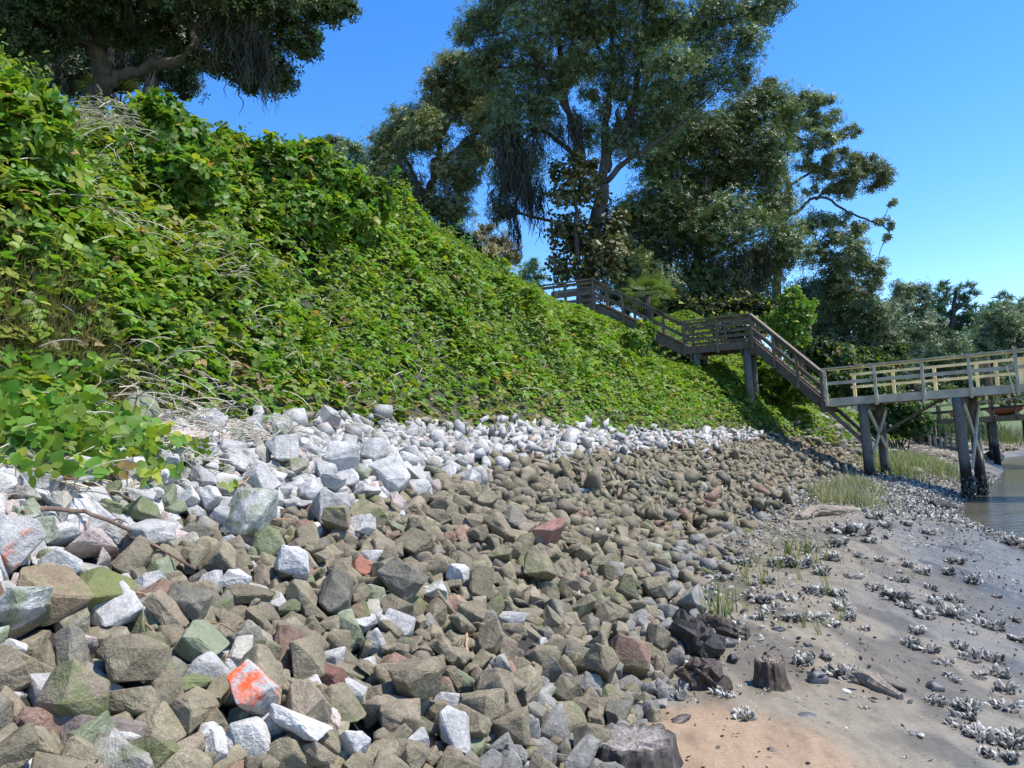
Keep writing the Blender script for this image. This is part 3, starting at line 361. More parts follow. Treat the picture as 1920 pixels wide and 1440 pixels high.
150,358,187,58,5,-40,17,22, 905,341,184,31,-8,93,23,0, 802,111,74,-2,17,-66,35,17, 1119,32,22,-56,-5,-41,28,13, -95,15,16,18,2,1,14,14, 584,290,165,-74,50,-17,37,16, 208,33,23,86,43,17,25,11, 492,195,109,-95,14,5,17,23,
454,-2,13,20,0,-45,23,25, 505,143,79,76,22,21,19,13, 344,170,101,-20,63,-11,21,6, 539,229,132,-2,75,-2,17,10, 747,197,114,-85,-17,-32,17,22, 733,58,46,30,26,32,27,10, 360,22,20,49,70,-24,18,22, 362,254,136,-25,-77,-9,15,12,
-10,356,197,-97,19,-11,27,19, 506,90,59,6,26,-28,21,3, 30,223,126,40,54,-37,21,1, 132,-3,8,-18,88,-15,13,20, 231,119,84,-6,89,-18,34,6, 481,213,130,-5,-43,6,26,27, 712,30,24,-38,-31,49,19,17, 76,131,80,-6,5,80,26,20,
-92,44,34,-5,-13,34,27,19, 511,19,29,61,47,12,40,23, 121,336,187,-63,-32,-47,25,26, 1122,259,141,59,80,3,11,20, 722,315,178,66,-54,-24,32,9, 388,202,115,42,16,-8,20,15, 826,220,126,58,27,32,20,7, 984,91,55,17,32,-92,15,14,
6,337,178,-73,-66,5,23,11, 962,132,76,9,98,1,15,25, 160,44,43,-3,-23,73,41,2, 985,312,172,3,72,68,20,20, 1073,316,170,38,-27,-86,23,24, 97,-1,8,39,-69,28,19,18, 972,127,79,18,-27,-83,20,9, -104,162,94,-26,-12,59,18,16,
66,2,14,7,-8,0,23,10, -9,65,42,38,-5,37,21,19, 189,185,107,-58,-57,-36,31,23, 703,64,42,58,22,-76,15,22, 361,188,114,-66,-70,19,23,9, 286,314,171,-91,-7,39,16,18, -41,179,105,61,55,27,23,11, 41,285,161,-57,70,22,19,8,
199,131,80,-30,-36,-52,26,27, 970,232,132,8,-30,81,26,4, 911,216,123,-67,-8,17,22,21, 1047,136,80,-77,52,32,19,27, 729,127,87,61,29,-7,23,8, 179,384,204,65,60,-7,22,4, 190,85,52,-35,13,49,17,10, 1101,366,191,59,-71,-33,19,19,
578,51,44,46,-75,18,32,25, 940,96,57,2,-82,-13,16,12, 133,260,141,49,3,-2,16,14, 835,34,26,-36,46,-34,15,19, 1028,176,105,-89,-3,25,19,7, 479,300,169,-39,12,78,21,21, 332,224,127,40,-19,-87,27,14, 273,190,104,33,12,-17,15,17,
179,257,146,-5,44,69,22,21, 853,222,123,-44,52,-56,21,27, 405,86,53,-57,-2,7,15,2, 674,25,43,-43,68,-16,28,21, 143,328,175,-20,25,-92,24,17, 375,254,137,18,-83,-2,11,20, 188,209,111,6,-8,-95,21,19, 920,241,146,4,14,-83,29,25,
593,235,130,-30,-6,48,14,20, 319,145,85,-24,-4,-95,19,18, -32,25,21,71,-50,8,19,3, 106,337,180,38,50,38,23,2, -129,358,191,55,-31,-11,16,14, 894,304,170,1,-90,41,20,22, -59,366,197,-15,-62,74,19,23, 749,241,136,-86,-4,-43,15,7,
151,189,109,19,-12,-79,26,4, 674,248,149,40,-34,-62,22,15, 250,82,47,10,-40,-7,15,27, 43,127,79,-10,-38,-6,20,3, 973,113,70,47,-25,1,21,4, 286,123,72,35,-65,65,14,24, 282,155,90,-83,39,36,20,6, 834,75,57,52,-12,-28,22,10,
362,44,42,61,12,-24,28,15, 653,171,99,-13,54,79,16,15, 141,293,161,38,-40,14,18,27, 525,63,47,-72,-55,-24,21,21, 352,283,150,-13,-54,77,12,3, 9,190,108,-24,3,-53,23,13, 335,61,40,48,67,44,21,16, 648,303,157,0,51,77,16,24,
220,247,134,16,6,-27,12,2, 514,172,100,11,36,-59,24,12, 1040,173,105,78,53,-28,23,3, -11,332,183,48,6,-20,27,22, 1006,237,140,89,-20,32,25,3, 781,102,59,11,8,-94,17,18, 746,302,166,-12,-19,-75,22,14, 298,371,192,17,-7,-94,15,23,
113,323,170,50,-39,25,14,14, 446,285,169,-70,46,25,31,6, 107,259,146,40,-8,2,20,1, 858,74,49,-19,31,91,20,20, 405,250,136,-13,-16,1,20,13, 1092,338,180,15,-27,85,17,8, 182,150,80,-2,-37,90,15,5, -21,299,166,83,-8,-43,21,0,
326,338,187,59,40,39,26,15, 1041,349,180,44,-15,3,17,10, 850,256,149,50,-82,-12,33,26, 210,285,158,-19,-91,19,21,16, 684,119,68,11,-35,66,14,7, 174,-15,8,22,28,-47,21,14, 169,143,80,17,-5,58,18,24, 231,84,55,71,-57,37,19,26,
762,249,145,51,-9,-35,20,1, 908,48,38,75,-42,26,16,0, 1042,35,21,47,10,-6,17,12, 890,357,186,-89,43,1,13,1, 120,45,31,16,12,-93,25,17, 226,315,164,-77,59,9,15,12, 591,132,74,1,48,3,22,12, 363,115,66,22,-62,63,18,16,
-66,273,157,44,4,-46,26,9, 444,356,184,68,49,50,16,17, 15,351,184,-26,26,-24,28,7, 351,18,13,11,-2,26,11,14, 668,205,114,25,11,86,24,4, 332,76,43,55,-22,-78,12,2, -112,267,144,-62,-71,11,14,23, 69,352,188,-12,-1,54,20,3,
298,142,89,13,3,32,29,2, -23,158,93,37,74,-27,20,6, 604,89,56,20,53,-39,17,2, 552,6,19,69,0,24,17,20, 694,182,102,-20,17,-9,14,21, -73,296,162,81,4,4,15,26, 171,296,168,-12,-81,7,15,6, 437,66,43,-82,-4,-51,23,26,
-9,179,103,17,14,72,24,4, 104,306,169,17,-41,18,21,22, 828,189,110,22,-42,-3,26,27, 1045,322,183,25,-41,-29,35,14, 1056,190,108,-28,13,-69,17,18, 894,336,180,36,-28,-16,16,2, 1094,276,157,46,23,63,18,8, 777,194,114,60,-31,-72,16,15,
64,43,39,31,57,30,30,21, 379,381,199,1,95,20,16,17, 481,210,118,-64,-45,61,12,1, 620,346,183,-14,-31,-52,20,5, 919,42,31,68,-24,54,15,12, 240,383,198,27,-8,14,13,17, 686,144,78,88,38,8,11,3, 628,65,45,-64,69,29,18,16,
182,327,182,29,31,-49,16,16, 837,165,100,-39,-91,0,23,23, -55,39,30,-47,-50,-59,26,25, -26,107,59,58,-76,-18,14,12, 492,354,185,-90,-20,33,11,4, -70,336,177,-3,19,95,23,0, 59,145,88,52,-69,33,20,26, 212,19,11,11,87,-28,11,12,
433,145,82,65,10,20,20,3, 223,44,32,-31,-8,91,16,15, 837,40,39,75,11,-28,22,20, 771,0,24,-20,-8,-29,23,6, 352,217,118,34,-28,-7,11,19, 269,5,6,56,2,-32,19,2, 719,-6,11,36,-91,-9,20,26, 486,120,70,-9,-64,-39,13,15,
374,96,58,-86,-7,37,21,9, 169,13,28,23,31,91,28,10, 316,76,46,88,41,-21,16,8, 61,339,179,-83,-35,40,14,2, 373,88,50,79,-2,-59,13,8, 161,120,76,-36,-26,56,23,1, 794,93,60,11,-71,-61,17,17, 315,14,23,12,29,27,15,7,
556,160,90,-27,31,-18,16,12, -48,225,125,-21,55,-73,14,18, 91,168,92,44,-35,-68,11,4, 267,318,169,-7,-3,69,15,18, 272,260,146,-77,61,11,19,18, 946,268,146,8,49,-64,18,25, -88,124,75,32,-14,-84,23,22, 616,215,119,21,2,-15,16,27,
26,116,70,1,-1,-40,23,9, -106,244,135,-15,79,-46,20,23, 778,88,54,-98,7,5,20,10, 665,214,128,57,68,-32,22,15, 128,130,83,1,26,35,26,2, 154,250,141,71,-49,20,14,4, 361,235,130,34,-3,78,19,4, 873,144,88,62,21,-31,37,4,
-47,197,112,-21,93,23,21,4, 1012,334,173,37,-37,-13,19,5, 497,329,176,-73,-61,25,12,8, 29,18,21,-46,-56,36,11,8, 762,131,95,8,-56,-34,39,22, 555,-20,5,91,16,30,18,0, 631,2,12,49,13,-35,23,16, 49,332,173,-24,69,65,14,3,
568,42,31,-42,30,83,17,4, 766,19,19,-5,85,-37,21,19, -68,203,113,-25,49,-81,25,16, 520,216,124,-36,88,-20,17,13, 798,246,137,59,-5,72,20,3, 205,217,123,-23,73,-59,17,6, -87,390,203,24,90,32,18,27, 683,215,122,-79,21,-21,17,12,
724,68,41,-29,-49,55,17,19, 654,101,63,-47,34,-16,11,14, 273,208,115,-27,-77,-31,12,25, 1103,93,53,37,-3,-43,14,11, 253,44,29,-17,89,41,16,24, 16,194,108,16,1,-97,13,25, 442,32,16,71,-37,-58,18,24, 312,182,109,-86,46,3,34,17,
674,330,172,22,1,-15,16,10, 89,222,127,33,28,-52,15,22, 584,179,104,-87,19,33,16,8, 602,216,125,52,-15,-70,18,25, 450,272,144,39,-10,26,16,11, 236,316,171,58,-5,16,19,14, 67,195,114,38,39,-61,22,4, 743,165,107,39,7,-79,29,15,
147,124,77,-29,-50,50,32,18, 654,56,44,79,48,-12,23,22, 492,268,158,83,36,21,28,6, 222,106,67,17,10,-15,21,22, 253,-16,6,62,29,-39,22,24, 531,335,178,26,-35,65,21,7, 572,335,181,-89,33,-27,19,16, 1041,49,38,37,26,-88,21,20,
1051,175,101,-39,-35,67,17,16, 809,49,47,81,11,-1,26,1, -87,56,43,-11,1,-78,13,27, 406,284,152,-4,6,25,19,2, 165,300,167,-33,77,-35,24,16, 614,128,73,76,-43,-31,15,20, 895,-9,14,-76,-21,-56,24,26, 289,302,166,43,32,-57,19,7,
345,200,113,37,-17,-87,20,17, 566,141,83,-5,70,-65,20,26, -49,167,95,63,59,46,11,26, 31,46,30,-91,-12,11,16,0, 619,293,172,90,33,21,29,10, 107,173,100,-55,-79,-4,17,15, 93,86,51,35,-93,-1,14,21, 1004,113,73,14,-16,-14,22,6,
102,57,43,30,17,-91,21,0, -18,56,45,61,-30,-29,19,4, 446,183,104,5,-5,50,21,18, -95,175,103,9,-6,-65,20,22, 327,176,100,45,12,-4,19,9, -130,306,164,-68,-67,-17,25,16, -125,111,59,-68,59,32,12,2, 975,12,15,-74,29,-9,24,26,
-51,357,190,-16,-40,-47,22,3, 757,81,51,-12,54,-61,18,10, 47,15,14,25,9,-14,16,13, 602,133,76,-61,20,-72,16,27, 193,15,16,45,26,-7,22,19, 605,100,68,-39,-14,60,19,12, 107,52,32,11,6,98,11,14, 907,350,196,11,-5,56,34,18,
153,67,41,1,-12,94,16,4, 79,9,22,46,-29,-59,23,11, -49,92,63,21,-45,-80,19,20, 1073,120,80,-11,74,-49,25,14, 677,25,20,-3,-18,16,20,18, 856,284,156,83,0,30,15,3, 409,46,30,-23,30,-43,16,10, 688,350,189,-42,38,-44,26,25,
664,254,143,52,-80,-25,22,0, 932,105,65,2,97,-1,27,16, 859,361,190,13,17,-70,15,4, 853,112,66,8,-96,20,11,14, 522,164,94,7,88,39,15,21, 1083,264,150,-8,10,98,22,18, 141,269,149,-9,-15,-18,16,15, 381,321,178,-96,-9,-10,24,22,
998,307,166,20,81,51,18,18, 784,184,107,-20,50,-83,13,22, 613,365,189,4,85,-50,17,24, 580,107,62,-28,-87,-3,14,26, 824,129,76,44,47,-74,16,8, 533,308,168,-27,4,-61,23,24, 297,359,186,80,18,-24,16,24, -114,331,176,42,-4,-88,19,4,
115,162,95,-77,-33,35,17,23, -14,268,150,13,0,51,25,25, 565,224,125,7,-24,88,19,25, 248,117,73,64,8,38,20,14, 163,291,155,-23,-65,60,13,19, 408,106,62,34,11,-27,15,0, 278,51,33,-14,4,64,16,17, 40,218,123,56,52,-2,11,22,
590,203,116,82,-5,0,18,22, 1029,67,44,15,9,96,20,9, 467,27,26,37,69,-25,25,18, 1021,148,87,9,-68,1,15,24, 890,208,112,46,-16,84,12,19, 900,237,140,94,22,13,19,7, 560,331,188,66,67,25,24,1, 386,109,61,-38,-90,0,18,16,
381,276,159,22,-76,-41,31,9, 396,298,158,82,46,9,17,2, 84,274,151,22,6,-9,17,4, 152,198,122,99,4,5,32,17, 570,283,152,17,-25,75,14,6, 867,13,25,-45,71,-38,35,13, 955,363,190,16,-64,48,18,6, 1042,136,83,24,-1,-76,12,12,
412,358,188,10,23,-3,13,25, 742,6,14,48,-84,8,15,26, 738,221,125,15,13,-95,21,7, 130,186,115,-40,-16,-23,21,9, 453,352,194,-56,58,-35,16,22, -68,-14,9,57,28,41,30,17, 480,100,59,52,51,56,16,11, 259,201,121,-93,14,-17,19,14,
1081,163,97,30,-49,-13,21,22, 43,92,59,-10,-69,67,13,14, 397,215,124,69,-64,25,18,20, -85,16,12,-93,26,12,13,17, 240,88,53,75,2,-9,11,20, 875,242,130,-82,36,-31,11,26, -58,231,135,49,6,-84,15,0, 977,207,127,-61,-27,19,17,8,
92,131,74,-24,-4,-57,14,16, 1096,20,16,84,-22,39,15,17, 1059,243,136,-11,-63,-74,11,22, 632,221,125,97,0,-16,20,19, 3,15,17,-65,-24,-45,20,23, 64,229,134,41,29,-85,16,26, 29,355,196,79,11,-3,24,22, 663,46,29,55,3,13,11,18,
-51,291,159,-53,-6,68,18,1, -55,130,78,-30,69,-52,20,1, 714,61,37,-43,-15,-85,14,27, 299,43,27,-49,55,66,13,24, 864,346,182,30,-21,-28,11,15, 877,184,108,-57,42,39,17,22, 953,103,59,6,8,-46,25,18, 442,147,83,-33,45,-45,19,19,
47,205,121,15,-22,-72,19,4, 67,16,24,15,-10,-96,16,8, 240,163,89,15,7,56,16,5, -54,277,150,53,-42,-42,14,9, -128,170,95,25,15,-78,17,25, 734,300,162,-2,69,-70,17,17, -131,12,14,51,-72,30,20,0, -91,205,116,-2,17,14,20,12,
177,246,138,77,37,26,17,26, 566,-30,6,-51,-4,-60,18,6, 1026,382,200,45,84,-22,21,2, 939,141,82,-88,7,-20,23,26, 887,52,31,-29,-20,59,12,2, 305,88,52,55,0,-14,21,14, 467,157,91,65,-38,-64,15,4, 527,347,191,58,-46,57,21,6,
132,57,40,78,-47,-18,24,3, 1080,-19,5,-92,19,-29,22,11, 1105,46,37,69,-46,33,26,12, 1050,24,25,-92,31,14,23,23, 963,94,52,65,-7,20,11,10, 695,255,145,54,-20,7,25,4, 16,306,160,6,-13,31,14,17, 524,121,74,37,-33,19,22,18,
-64,227,128,68,-70,7,14,24, 402,343,188,14,9,-13,23,8, 124,197,108,-57,7,-4,13,17, 1140,111,66,-87,-38,12,33,17, 216,240,131,36,-13,31,12,1, 1029,106,68,-14,49,83,18,8, 263,243,135,7,-67,-54,23,11, 375,25,21,7,-48,-86,21,14,
664,15,17,14,85,46,19,21, 224,-14,10,54,-31,-66,25,15, 965,40,32,-36,7,-82,22,7, 1006,391,204,7,20,-34,13,26, 36,144,79,-95,22,17,11,23, 1033,285,151,0,-35,-31,18,27, 764,273,147,31,49,-61,15,12, 460,361,198,49,-40,-41,33,23,
493,-10,4,11,97,-9,15,9, 768,120,74,10,72,-67,18,0, 432,307,172,-56,-75,17,20,20, 484,109,67,18,-13,-66,15,26, 506,294,160,-94,26,-18,19,6, 637,77,53,-89,-32,4,20,26, 411,23,15,-77,56,22,20,11, 241,269,147,57,-7,3,16,14,
-22,217,123,63,-33,-47,17,7, 319,95,63,-26,-32,90,11,15, 136,359,184,19,36,86,15,1, 870,107,65,56,-56,-48,13,10, 86,47,39,-13,-95,17,22,20, 446,278,150,-70,-38,-53,14,23, 1009,154,88,-95,6,27,19,2, 194,109,63,14,-14,-22,20,5,
745,349,189,-46,-78,-10,16,6, -9,74,60,-30,-36,62,31,10, -91,219,132,-21,-80,8,27,1, 507,135,87,56,38,59,20,1, 484,138,75,-2,66,-50,15,19, 705,36,38,12,96,21,27,2, 669,87,53,56,-1,-14,16,7, 299,44,39,-87,-14,-43,26,26,
888,237,132,-96,18,-11,17,7, 222,134,81,-15,42,88,19,0, 604,27,34,-49,78,0,25,26, -114,225,122,-18,14,-31,13,13, 203,62,39,29,2,67,13,12, 67,91,51,43,-21,56,11,8, 642,134,86,-25,2,-44,19,10, 93,228,135,69,-11,-25,26,3,
193,306,172,-18,-72,-51,19,21, 549,66,48,59,-31,-73,25,20, 552,32,27,89,13,6,19,26, 456,153,86,17,12,97,17,19, -122,7,6,-97,-3,-12,17,11, 959,114,73,-88,15,-29,20,6, 232,346,195,-89,-1,-40,30,14, 92,353,186,52,-73,34,16,3,
474,39,25,-4,60,-47,15,20, 499,199,114,70,42,35,14,9, 592,101,60,89,10,15,15,16, 275,316,174,-30,35,-68,16,20, 1049,308,171,42,-27,82,24,7, 693,301,164,-86,-23,42,21,10, 891,292,160,51,-8,58,16,9, 1064,3,12,84,18,-44,17,10,
677,299,162,33,-6,64,20,27, 808,246,136,-29,85,-41,13,26, 62,321,167,16,-29,89,11,9, 838,145,85,33,-36,72,12,7, 441,-6,10,-44,4,59,15,12, 345,218,123,37,-25,-34,16,7, 779,56,43,41,-21,70,18,4, 596,1,9,-28,53,-49,11,1,
119,190,104,-30,30,-90,16,27, 339,154,90,38,20,78,18,9, 345,88,54,45,-45,4,25,27, 553,131,83,13,3,2,16,16, 905,96,57,-45,-12,-82,17,9, 400,52,41,37,37,-17,25,3, 219,81,56,4,25,61,19,2, 864,307,168,33,-24,81,16,16,
75,82,47,39,27,34,13,14, 34,210,115,12,-54,19,13,27, 329,40,21,17,-4,66,14,2, 1039,219,127,-43,-19,24,24,18, 318,242,130,50,10,14,14,4, 478,172,97,30,7,48,12,14, 723,37,25,1,33,-93,15,0, 75,94,56,26,47,4,18,12,
1126,70,44,40,27,-82,14,2, 538,286,154,-11,-28,-93,13,4, 721,227,131,-32,-1,81,18,3, 344,20,15,-9,14,-53,12,10, 316,363,198,35,21,-40,21,14, 1105,232,128,2,-64,-27,15,27, 296,119,70,33,-69,60,11,21, 865,122,70,13,28,-85,22,18,
340,38,20,54,2,-38,13,0, 134,9,7,21,4,95,16,19, 610,18,21,77,-34,21,21,12, 653,319,170,29,-33,78,14,10, 280,184,104,61,28,66,12,25, 10,251,137,-84,48,12,13,6, 996,211,126,-88,-8,11,23,22, 568,127,71,-95,-27,-2,12,3,
702,211,117,49,-29,60,15,8, 1026,22,17,-7,73,-61,17,12, 1013,78,48,-58,-74,24,22,17, 834,132,82,-6,-13,-62,16,20, 812,156,90,18,81,53,21,24, 504,267,149,78,-5,-6,23,22, 372,158,94,-87,0,-43,17,12, 412,30,24,95,-23,7,20,23,
303,129,72,21,-2,10,15,23, 66,369,198,8,-65,75,18,8, 1034,146,86,-45,82,22,20,0, -103,107,66,-49,-20,9,23,1, 1019,99,55,24,21,94,12,22, 122,-17,3,-76,24,11,15,12, 168,341,176,25,-1,39,13,14, 92,261,142,-47,-6,-86,11,3,
175,353,185,42,-5,-16,26,19, 227,226,131,-2,-10,82,20,12, 784,-8,11,32,39,-70,25,10, 775,298,166,-3,93,-8,27,9, 451,96,56,48,-63,-43,16,3, 816,1,16,74,36,-50,22,17, 449,131,73,-21,11,-91,13,4, 16,262,141,8,-25,84,14,5,
445,330,176,3,13,33,15,2, 815,262,143,-17,46,46,17,7, 636,154,96,42,-61,-52,17,7, 209,257,144,-52,46,-31,15,8, 412,135,72,77,-51,-35,12,11, 617,179,102,-12,79,-50,20,9, -119,188,104,5,19,-97,12,25, 376,111,65,3,-12,-72,21,5,
872,166,102,19,-12,-69,29,2, 259,19,13,50,-14,-47,13,4, -4,178,98,54,-79,-14,15,12, -33,0,16,-80,-46,19,21,8, 792,175,107,64,42,62,24,8, 797,352,188,74,35,-53,21,6, 454,344,182,45,-25,-7,15,26, -98,-12,8,9,30,90,19,4,
625,52,35,-67,-50,-54,15,12, 373,286,160,66,-62,31,22,21, 869,399,209,-7,-95,-24,17,9, -13,95,65,-20,-50,15,21,1, 550,342,180,61,76,14,13,20, 526,39,26,-44,-26,83,19,12, -134,126,71,87,-20,-29,19,3, -84,366,189,-7,-84,-51,17,20,
805,212,119,10,-27,-66,17,4, 146,242,138,-2,34,56,15,14, 477,345,176,39,-12,16,17,11, 858,296,155,-7,69,-29,14,25, 928,16,24,-56,79,15,13,21, 1094,30,25,7,-71,46,20,15, 321,45,27,52,-69,-22,14,25, 926,236,130,-10,30,-83,15,16,
344,300,165,-22,-69,65,19,7, 876,29,23,-27,91,8,19,16, 295,162,97,-50,-59,33,19,4, 261,111,68,1,-4,26,16,14, 404,191,106,15,-10,-5,28,18, -9,15,15,-51,-7,23,11,1, -61,219,117,-74,-55,-11,13,5, 199,373,195,-90,-9,-23,13,19,
515,352,188,66,3,-4,19,1, -109,101,56,25,59,-32,16,12, 603,362,191,44,-65,-40,14,24, 1012,96,64,14,-95,22,18,12, 321,63,40,-4,-77,61,19,15, 1143,170,106,-6,-85,44,32,2, 820,-9,10,26,25,-51,18,10, 27,95,55,84,-3,22,21,7,
269,195,111,52,-32,-3,11,26, 628,251,136,70,13,-26,18,13, 647,95,60,7,18,86,16,2, 404,94,55,-66,14,-51,11,21, 311,292,159,-2,72,45,15,21, 159,344,183,-21,-25,1,13,8, 137,23,22,63,-17,71,17,14, -25,50,30,-36,72,-57,22,13,
214,170,102,94,-6,27,24,9, -1,226,131,19,-60,-67,21,7, -22,194,112,43,38,77,18,4, 319,157,89,30,13,-64,14,23, 620,332,173,-4,-55,-29,24,27, 749,219,122,-56,-80,-16,13,19, 997,71,44,26,91,27,11,27, 200,192,108,22,65,18,14,22,
607,205,112,51,-7,22,16,19, 952,342,176,-40,-13,68,12,26, -29,96,54,27,77,-7,11,10, 304,136,77,93,-22,-9,11,5, 251,309,169,27,-31,-72,24,25, 705,397,205,-72,-60,-26,19,17, -35,266,154,-97,4,-21,20,1, 304,204,116,35,1,-92,16,19,
228,49,32,50,10,3,15,12, -146,8,13,-38,-21,17,27,8, 1063,270,150,-47,-15,-14,15,27, 123,146,85,-21,-37,-89,14,19, 504,9,14,37,88,15,17,21, 348,62,37,45,-35,55,13,5, 475,206,114,38,11,-54,11,7, 182,37,25,-91,-34,3,11,22,
640,269,144,-87,-43,-19,15,11, 1137,242,142,34,16,-72,25,8, 337,261,140,19,13,-52,18,18, 860,207,125,-23,-59,-23,16,27, 241,52,33,76,47,10,15,21, 279,67,41,83,-44,22,15,12, 468,148,81,72,-29,0,15,25, 317,9,14,95,-22,-16,22,0,
399,127,67,-97,-1,7,13,23, -56,60,40,-89,-38,19,18,2, 652,12,13,-17,-19,95,13,8, 173,112,68,99,2,-6,20,22, 73,266,148,19,-16,63,19,0, 986,206,118,-7,9,58,13,7, -91,342,178,14,-6,89,22,5, 1002,0,11,80,15,-39,22,15,
617,280,154,-19,49,-84,13,27, 641,9,16,-65,70,18,12,6, 31,295,163,56,-14,46,13,27, 572,245,136,23,42,35,18,15, 331,98,60,2,-40,-73,18,27, 470,-3,8,23,92,22,14,3, 1138,-10,6,48,65,2,28,8, 46,341,183,35,12,-86,18,0,
-4,281,155,-70,-16,10,11,22, 450,37,27,-54,4,-61,18,6, 149,384,195,-48,71,-17,13,11, 272,242,128,-96,-9,1,15,23, 124,30,28,78,-25,-53,21,1, -120,262,145,60,8,-3,11,1, 452,100,65,36,-12,-30,20,15, 421,197,111,8,84,-51,15,18,
955,16,12,-42,30,-70,19,27, 1073,43,30,-57,-37,46,14,25, -6,318,165,23,7,-27,18,16, 421,389,206,24,64,-41,15,26, -94,92,49,-11,-24,-51,11,27, 210,73,43,26,-13,-88,11,4, -24,347,188,17,46,-27,17,8, 185,166,94,-1,-27,78,19,7,
623,232,132,-12,-20,-63,14,6, 187,284,155,0,-37,-65,17,3, 270,328,182,74,25,20,21,22, 429,345,178,4,72,-67,14,7, 534,68,41,2,-61,40,16,6, 517,-15,3,-3,-1,-11,12,17, 959,351,183,-31,74,57,17,0, 741,364,191,55,26,-59,13,8,
-44,23,21,25,88,20,18,21, 902,22,18,32,11,38,16,15, 573,232,129,-88,-35,28,11,19, 3,81,49,-11,-13,78,17,22, -127,179,103,54,49,-59,16,1, 88,266,145,-61,18,-57,13,13, 932,45,31,-55,-64,29,18,24, 289,228,127,3,56,-80,16,4,
38,41,24,14,-3,6,15,5, 312,360,190,-17,-66,70,15,8, 593,280,153,30,53,74,16,26, -35,233,135,41,8,-20,18,6, 276,234,137,22,89,-20,24,6, 446,76,48,-3,45,32,11,12, 963,283,153,8,75,-53,19,10, -130,118,63,21,-21,-94,14,2,
589,239,136,-30,24,-81,13,4, 276,118,83,-24,82,10,26,22, 400,105,57,19,7,-25,14,23, 944,289,156,1,-9,-56,19,10, 344,273,146,-4,-37,55,15,16, 435,251,138,-86,41,27,20,27, 1124,268,147,-41,-31,19,17,1, 743,36,27,-94,23,6,19,27,
304,304,165,-1,61,-68,16,0, 1131,308,163,50,73,16,12,8, 717,181,100,-70,64,23,12,25, 286,340,185,37,13,13,18,12, 239,257,138,18,-44,79,12,18, 380,137,79,-9,97,-6,14,16, -138,281,151,36,75,44,18,24, 692,59,36,29,-30,-83,12,20,
-67,8,16,-49,-17,77,18,22, 503,215,122,-46,-85,19,18,11, 657,110,63,47,-5,-46,13,23, -56,164,92,7,38,-84,11,20, 298,25,22,-47,-62,60,18,12, 27,11,12,-89,10,4,17,17, 259,137,78,11,29,-29,14,25, 438,193,110,-9,38,-22,13,10,
581,101,60,94,25,-15,11,2, 556,210,118,-51,52,57,11,22, -45,47,27,-26,-90,-29,12,17, 217,14,13,13,-79,-55,13,26, 737,82,48,-6,-95,28,11,0, -132,322,171,54,-23,53,17,19, 189,62,40,3,38,-85,15,0, 1025,259,150,-77,-58,-18,17,22,
58,133,76,18,-10,61,19,15, -27,251,145,-48,16,-17,15,1, 4,269,154,-2,-22,-70,19,9, -46,161,89,-31,28,-9,11,24, 989,142,79,22,-4,6,17,16, 816,118,68,-23,-83,35,13,13, 263,34,24,42,-15,-38,16,14, 71,107,62,40,-26,-45,20,9,
692,85,55,-6,33,-72,11,26, -24,342,180,73,-11,16,14,3, 497,246,142,85,-33,31,20,16, 569,174,99,-25,47,-78,15,10, 273,357,191,-80,-2,-19,11,1, 173,172,93,-8,32,93,11,4, -33,352,187,-43,58,-56,11,19, 502,51,33,-29,-29,90,14,6,
720,94,55,-81,40,41,17,3, -17,38,23,-5,12,-61,11,18, 111,238,134,5,18,47,15,8, 389,73,44,88,-1,0,13,18, 737,149,94,2,55,79,21,4, 368,226,121,52,14,-2,16,15, 526,210,116,47,16,74,12,22, 100,175,103,-59,67,35,13,3,
472,135,75,19,-47,-51,15,19, 936,192,106,42,-3,65,15,14, 484,346,186,8,-4,96,17,17, 816,144,79,29,9,-2,13,17, -63,138,79,-96,24,-2,11,6, 358,166,98,97,0,-20,13,0, 109,360,198,10,-41,60,18,24, 461,180,98,36,56,73,12,16,
804,273,149,0,29,37,21,17, 466,281,150,29,10,-67,11,7, 413,70,42,13,-22,-45,14,19, 650,157,96,-70,70,2,20,22, 161,-6,9,59,2,-58,20,15, 134,146,90,7,45,-55,13,20, 332,195,107,-61,-72,-23,15,25, 238,146,80,-45,84,8,11,17,
355,74,44,-42,-7,-49,11,27, 48,82,55,67,37,62,14,26, 381,181,101,-96,20,-12,12,3, 638,300,164,-4,-10,-86,19,6, 529,155,88,45,4,-62,13,10, 689,214,116,38,13,36,12,12, 699,137,77,-7,25,-53,13,6, 355,218,116,32,-7,24,11,11,
154,142,86,68,-17,11,16,20, 795,92,53,-90,-28,-5,13,4, -46,53,33,27,16,-55,13,13, 844,174,100,-14,56,79,14,19, 270,115,68,84,-44,4,12,15, 83,387,207,-55,-1,82,17,15, 231,183,108,44,-67,21,16,24, 881,352,187,-3,-55,-59,12,22,
355,361,185,-73,-16,20,14,16, 705,218,121,-2,-7,-9,14,20, 548,272,144,36,3,46,14,24, 948,237,132,51,85,0,18,16, 870,289,162,-36,-16,-6,21,8, 640,230,129,72,34,4,16,26, 955,137,78,51,7,72,12,25, 258,67,42,24,-4,-72,15,14,
3,39,25,35,-6,-79,17,4, 527,-15,3,73,51,-26,13,9, 112,81,51,16,20,40,12,20, 102,99,59,-23,14,-15,11,0, 335,318,172,66,66,13,19,11, -1,142,80,-29,-5,23,12,21, 51,211,115,-97,-12,11,14,2, 266,299,163,5,-8,10,15,2,
3,57,38,-91,21,13,12,15, 808,363,198,37,5,-81,21,1, 469,215,126,-71,27,-11,14,21, 819,224,125,-25,-64,4,13,17, 906,241,132,-46,-83,28,11,12, 518,316,166,9,-15,61,13,12, 443,180,99,17,-1,80,11,16, 449,84,46,-59,-34,49,11,25,
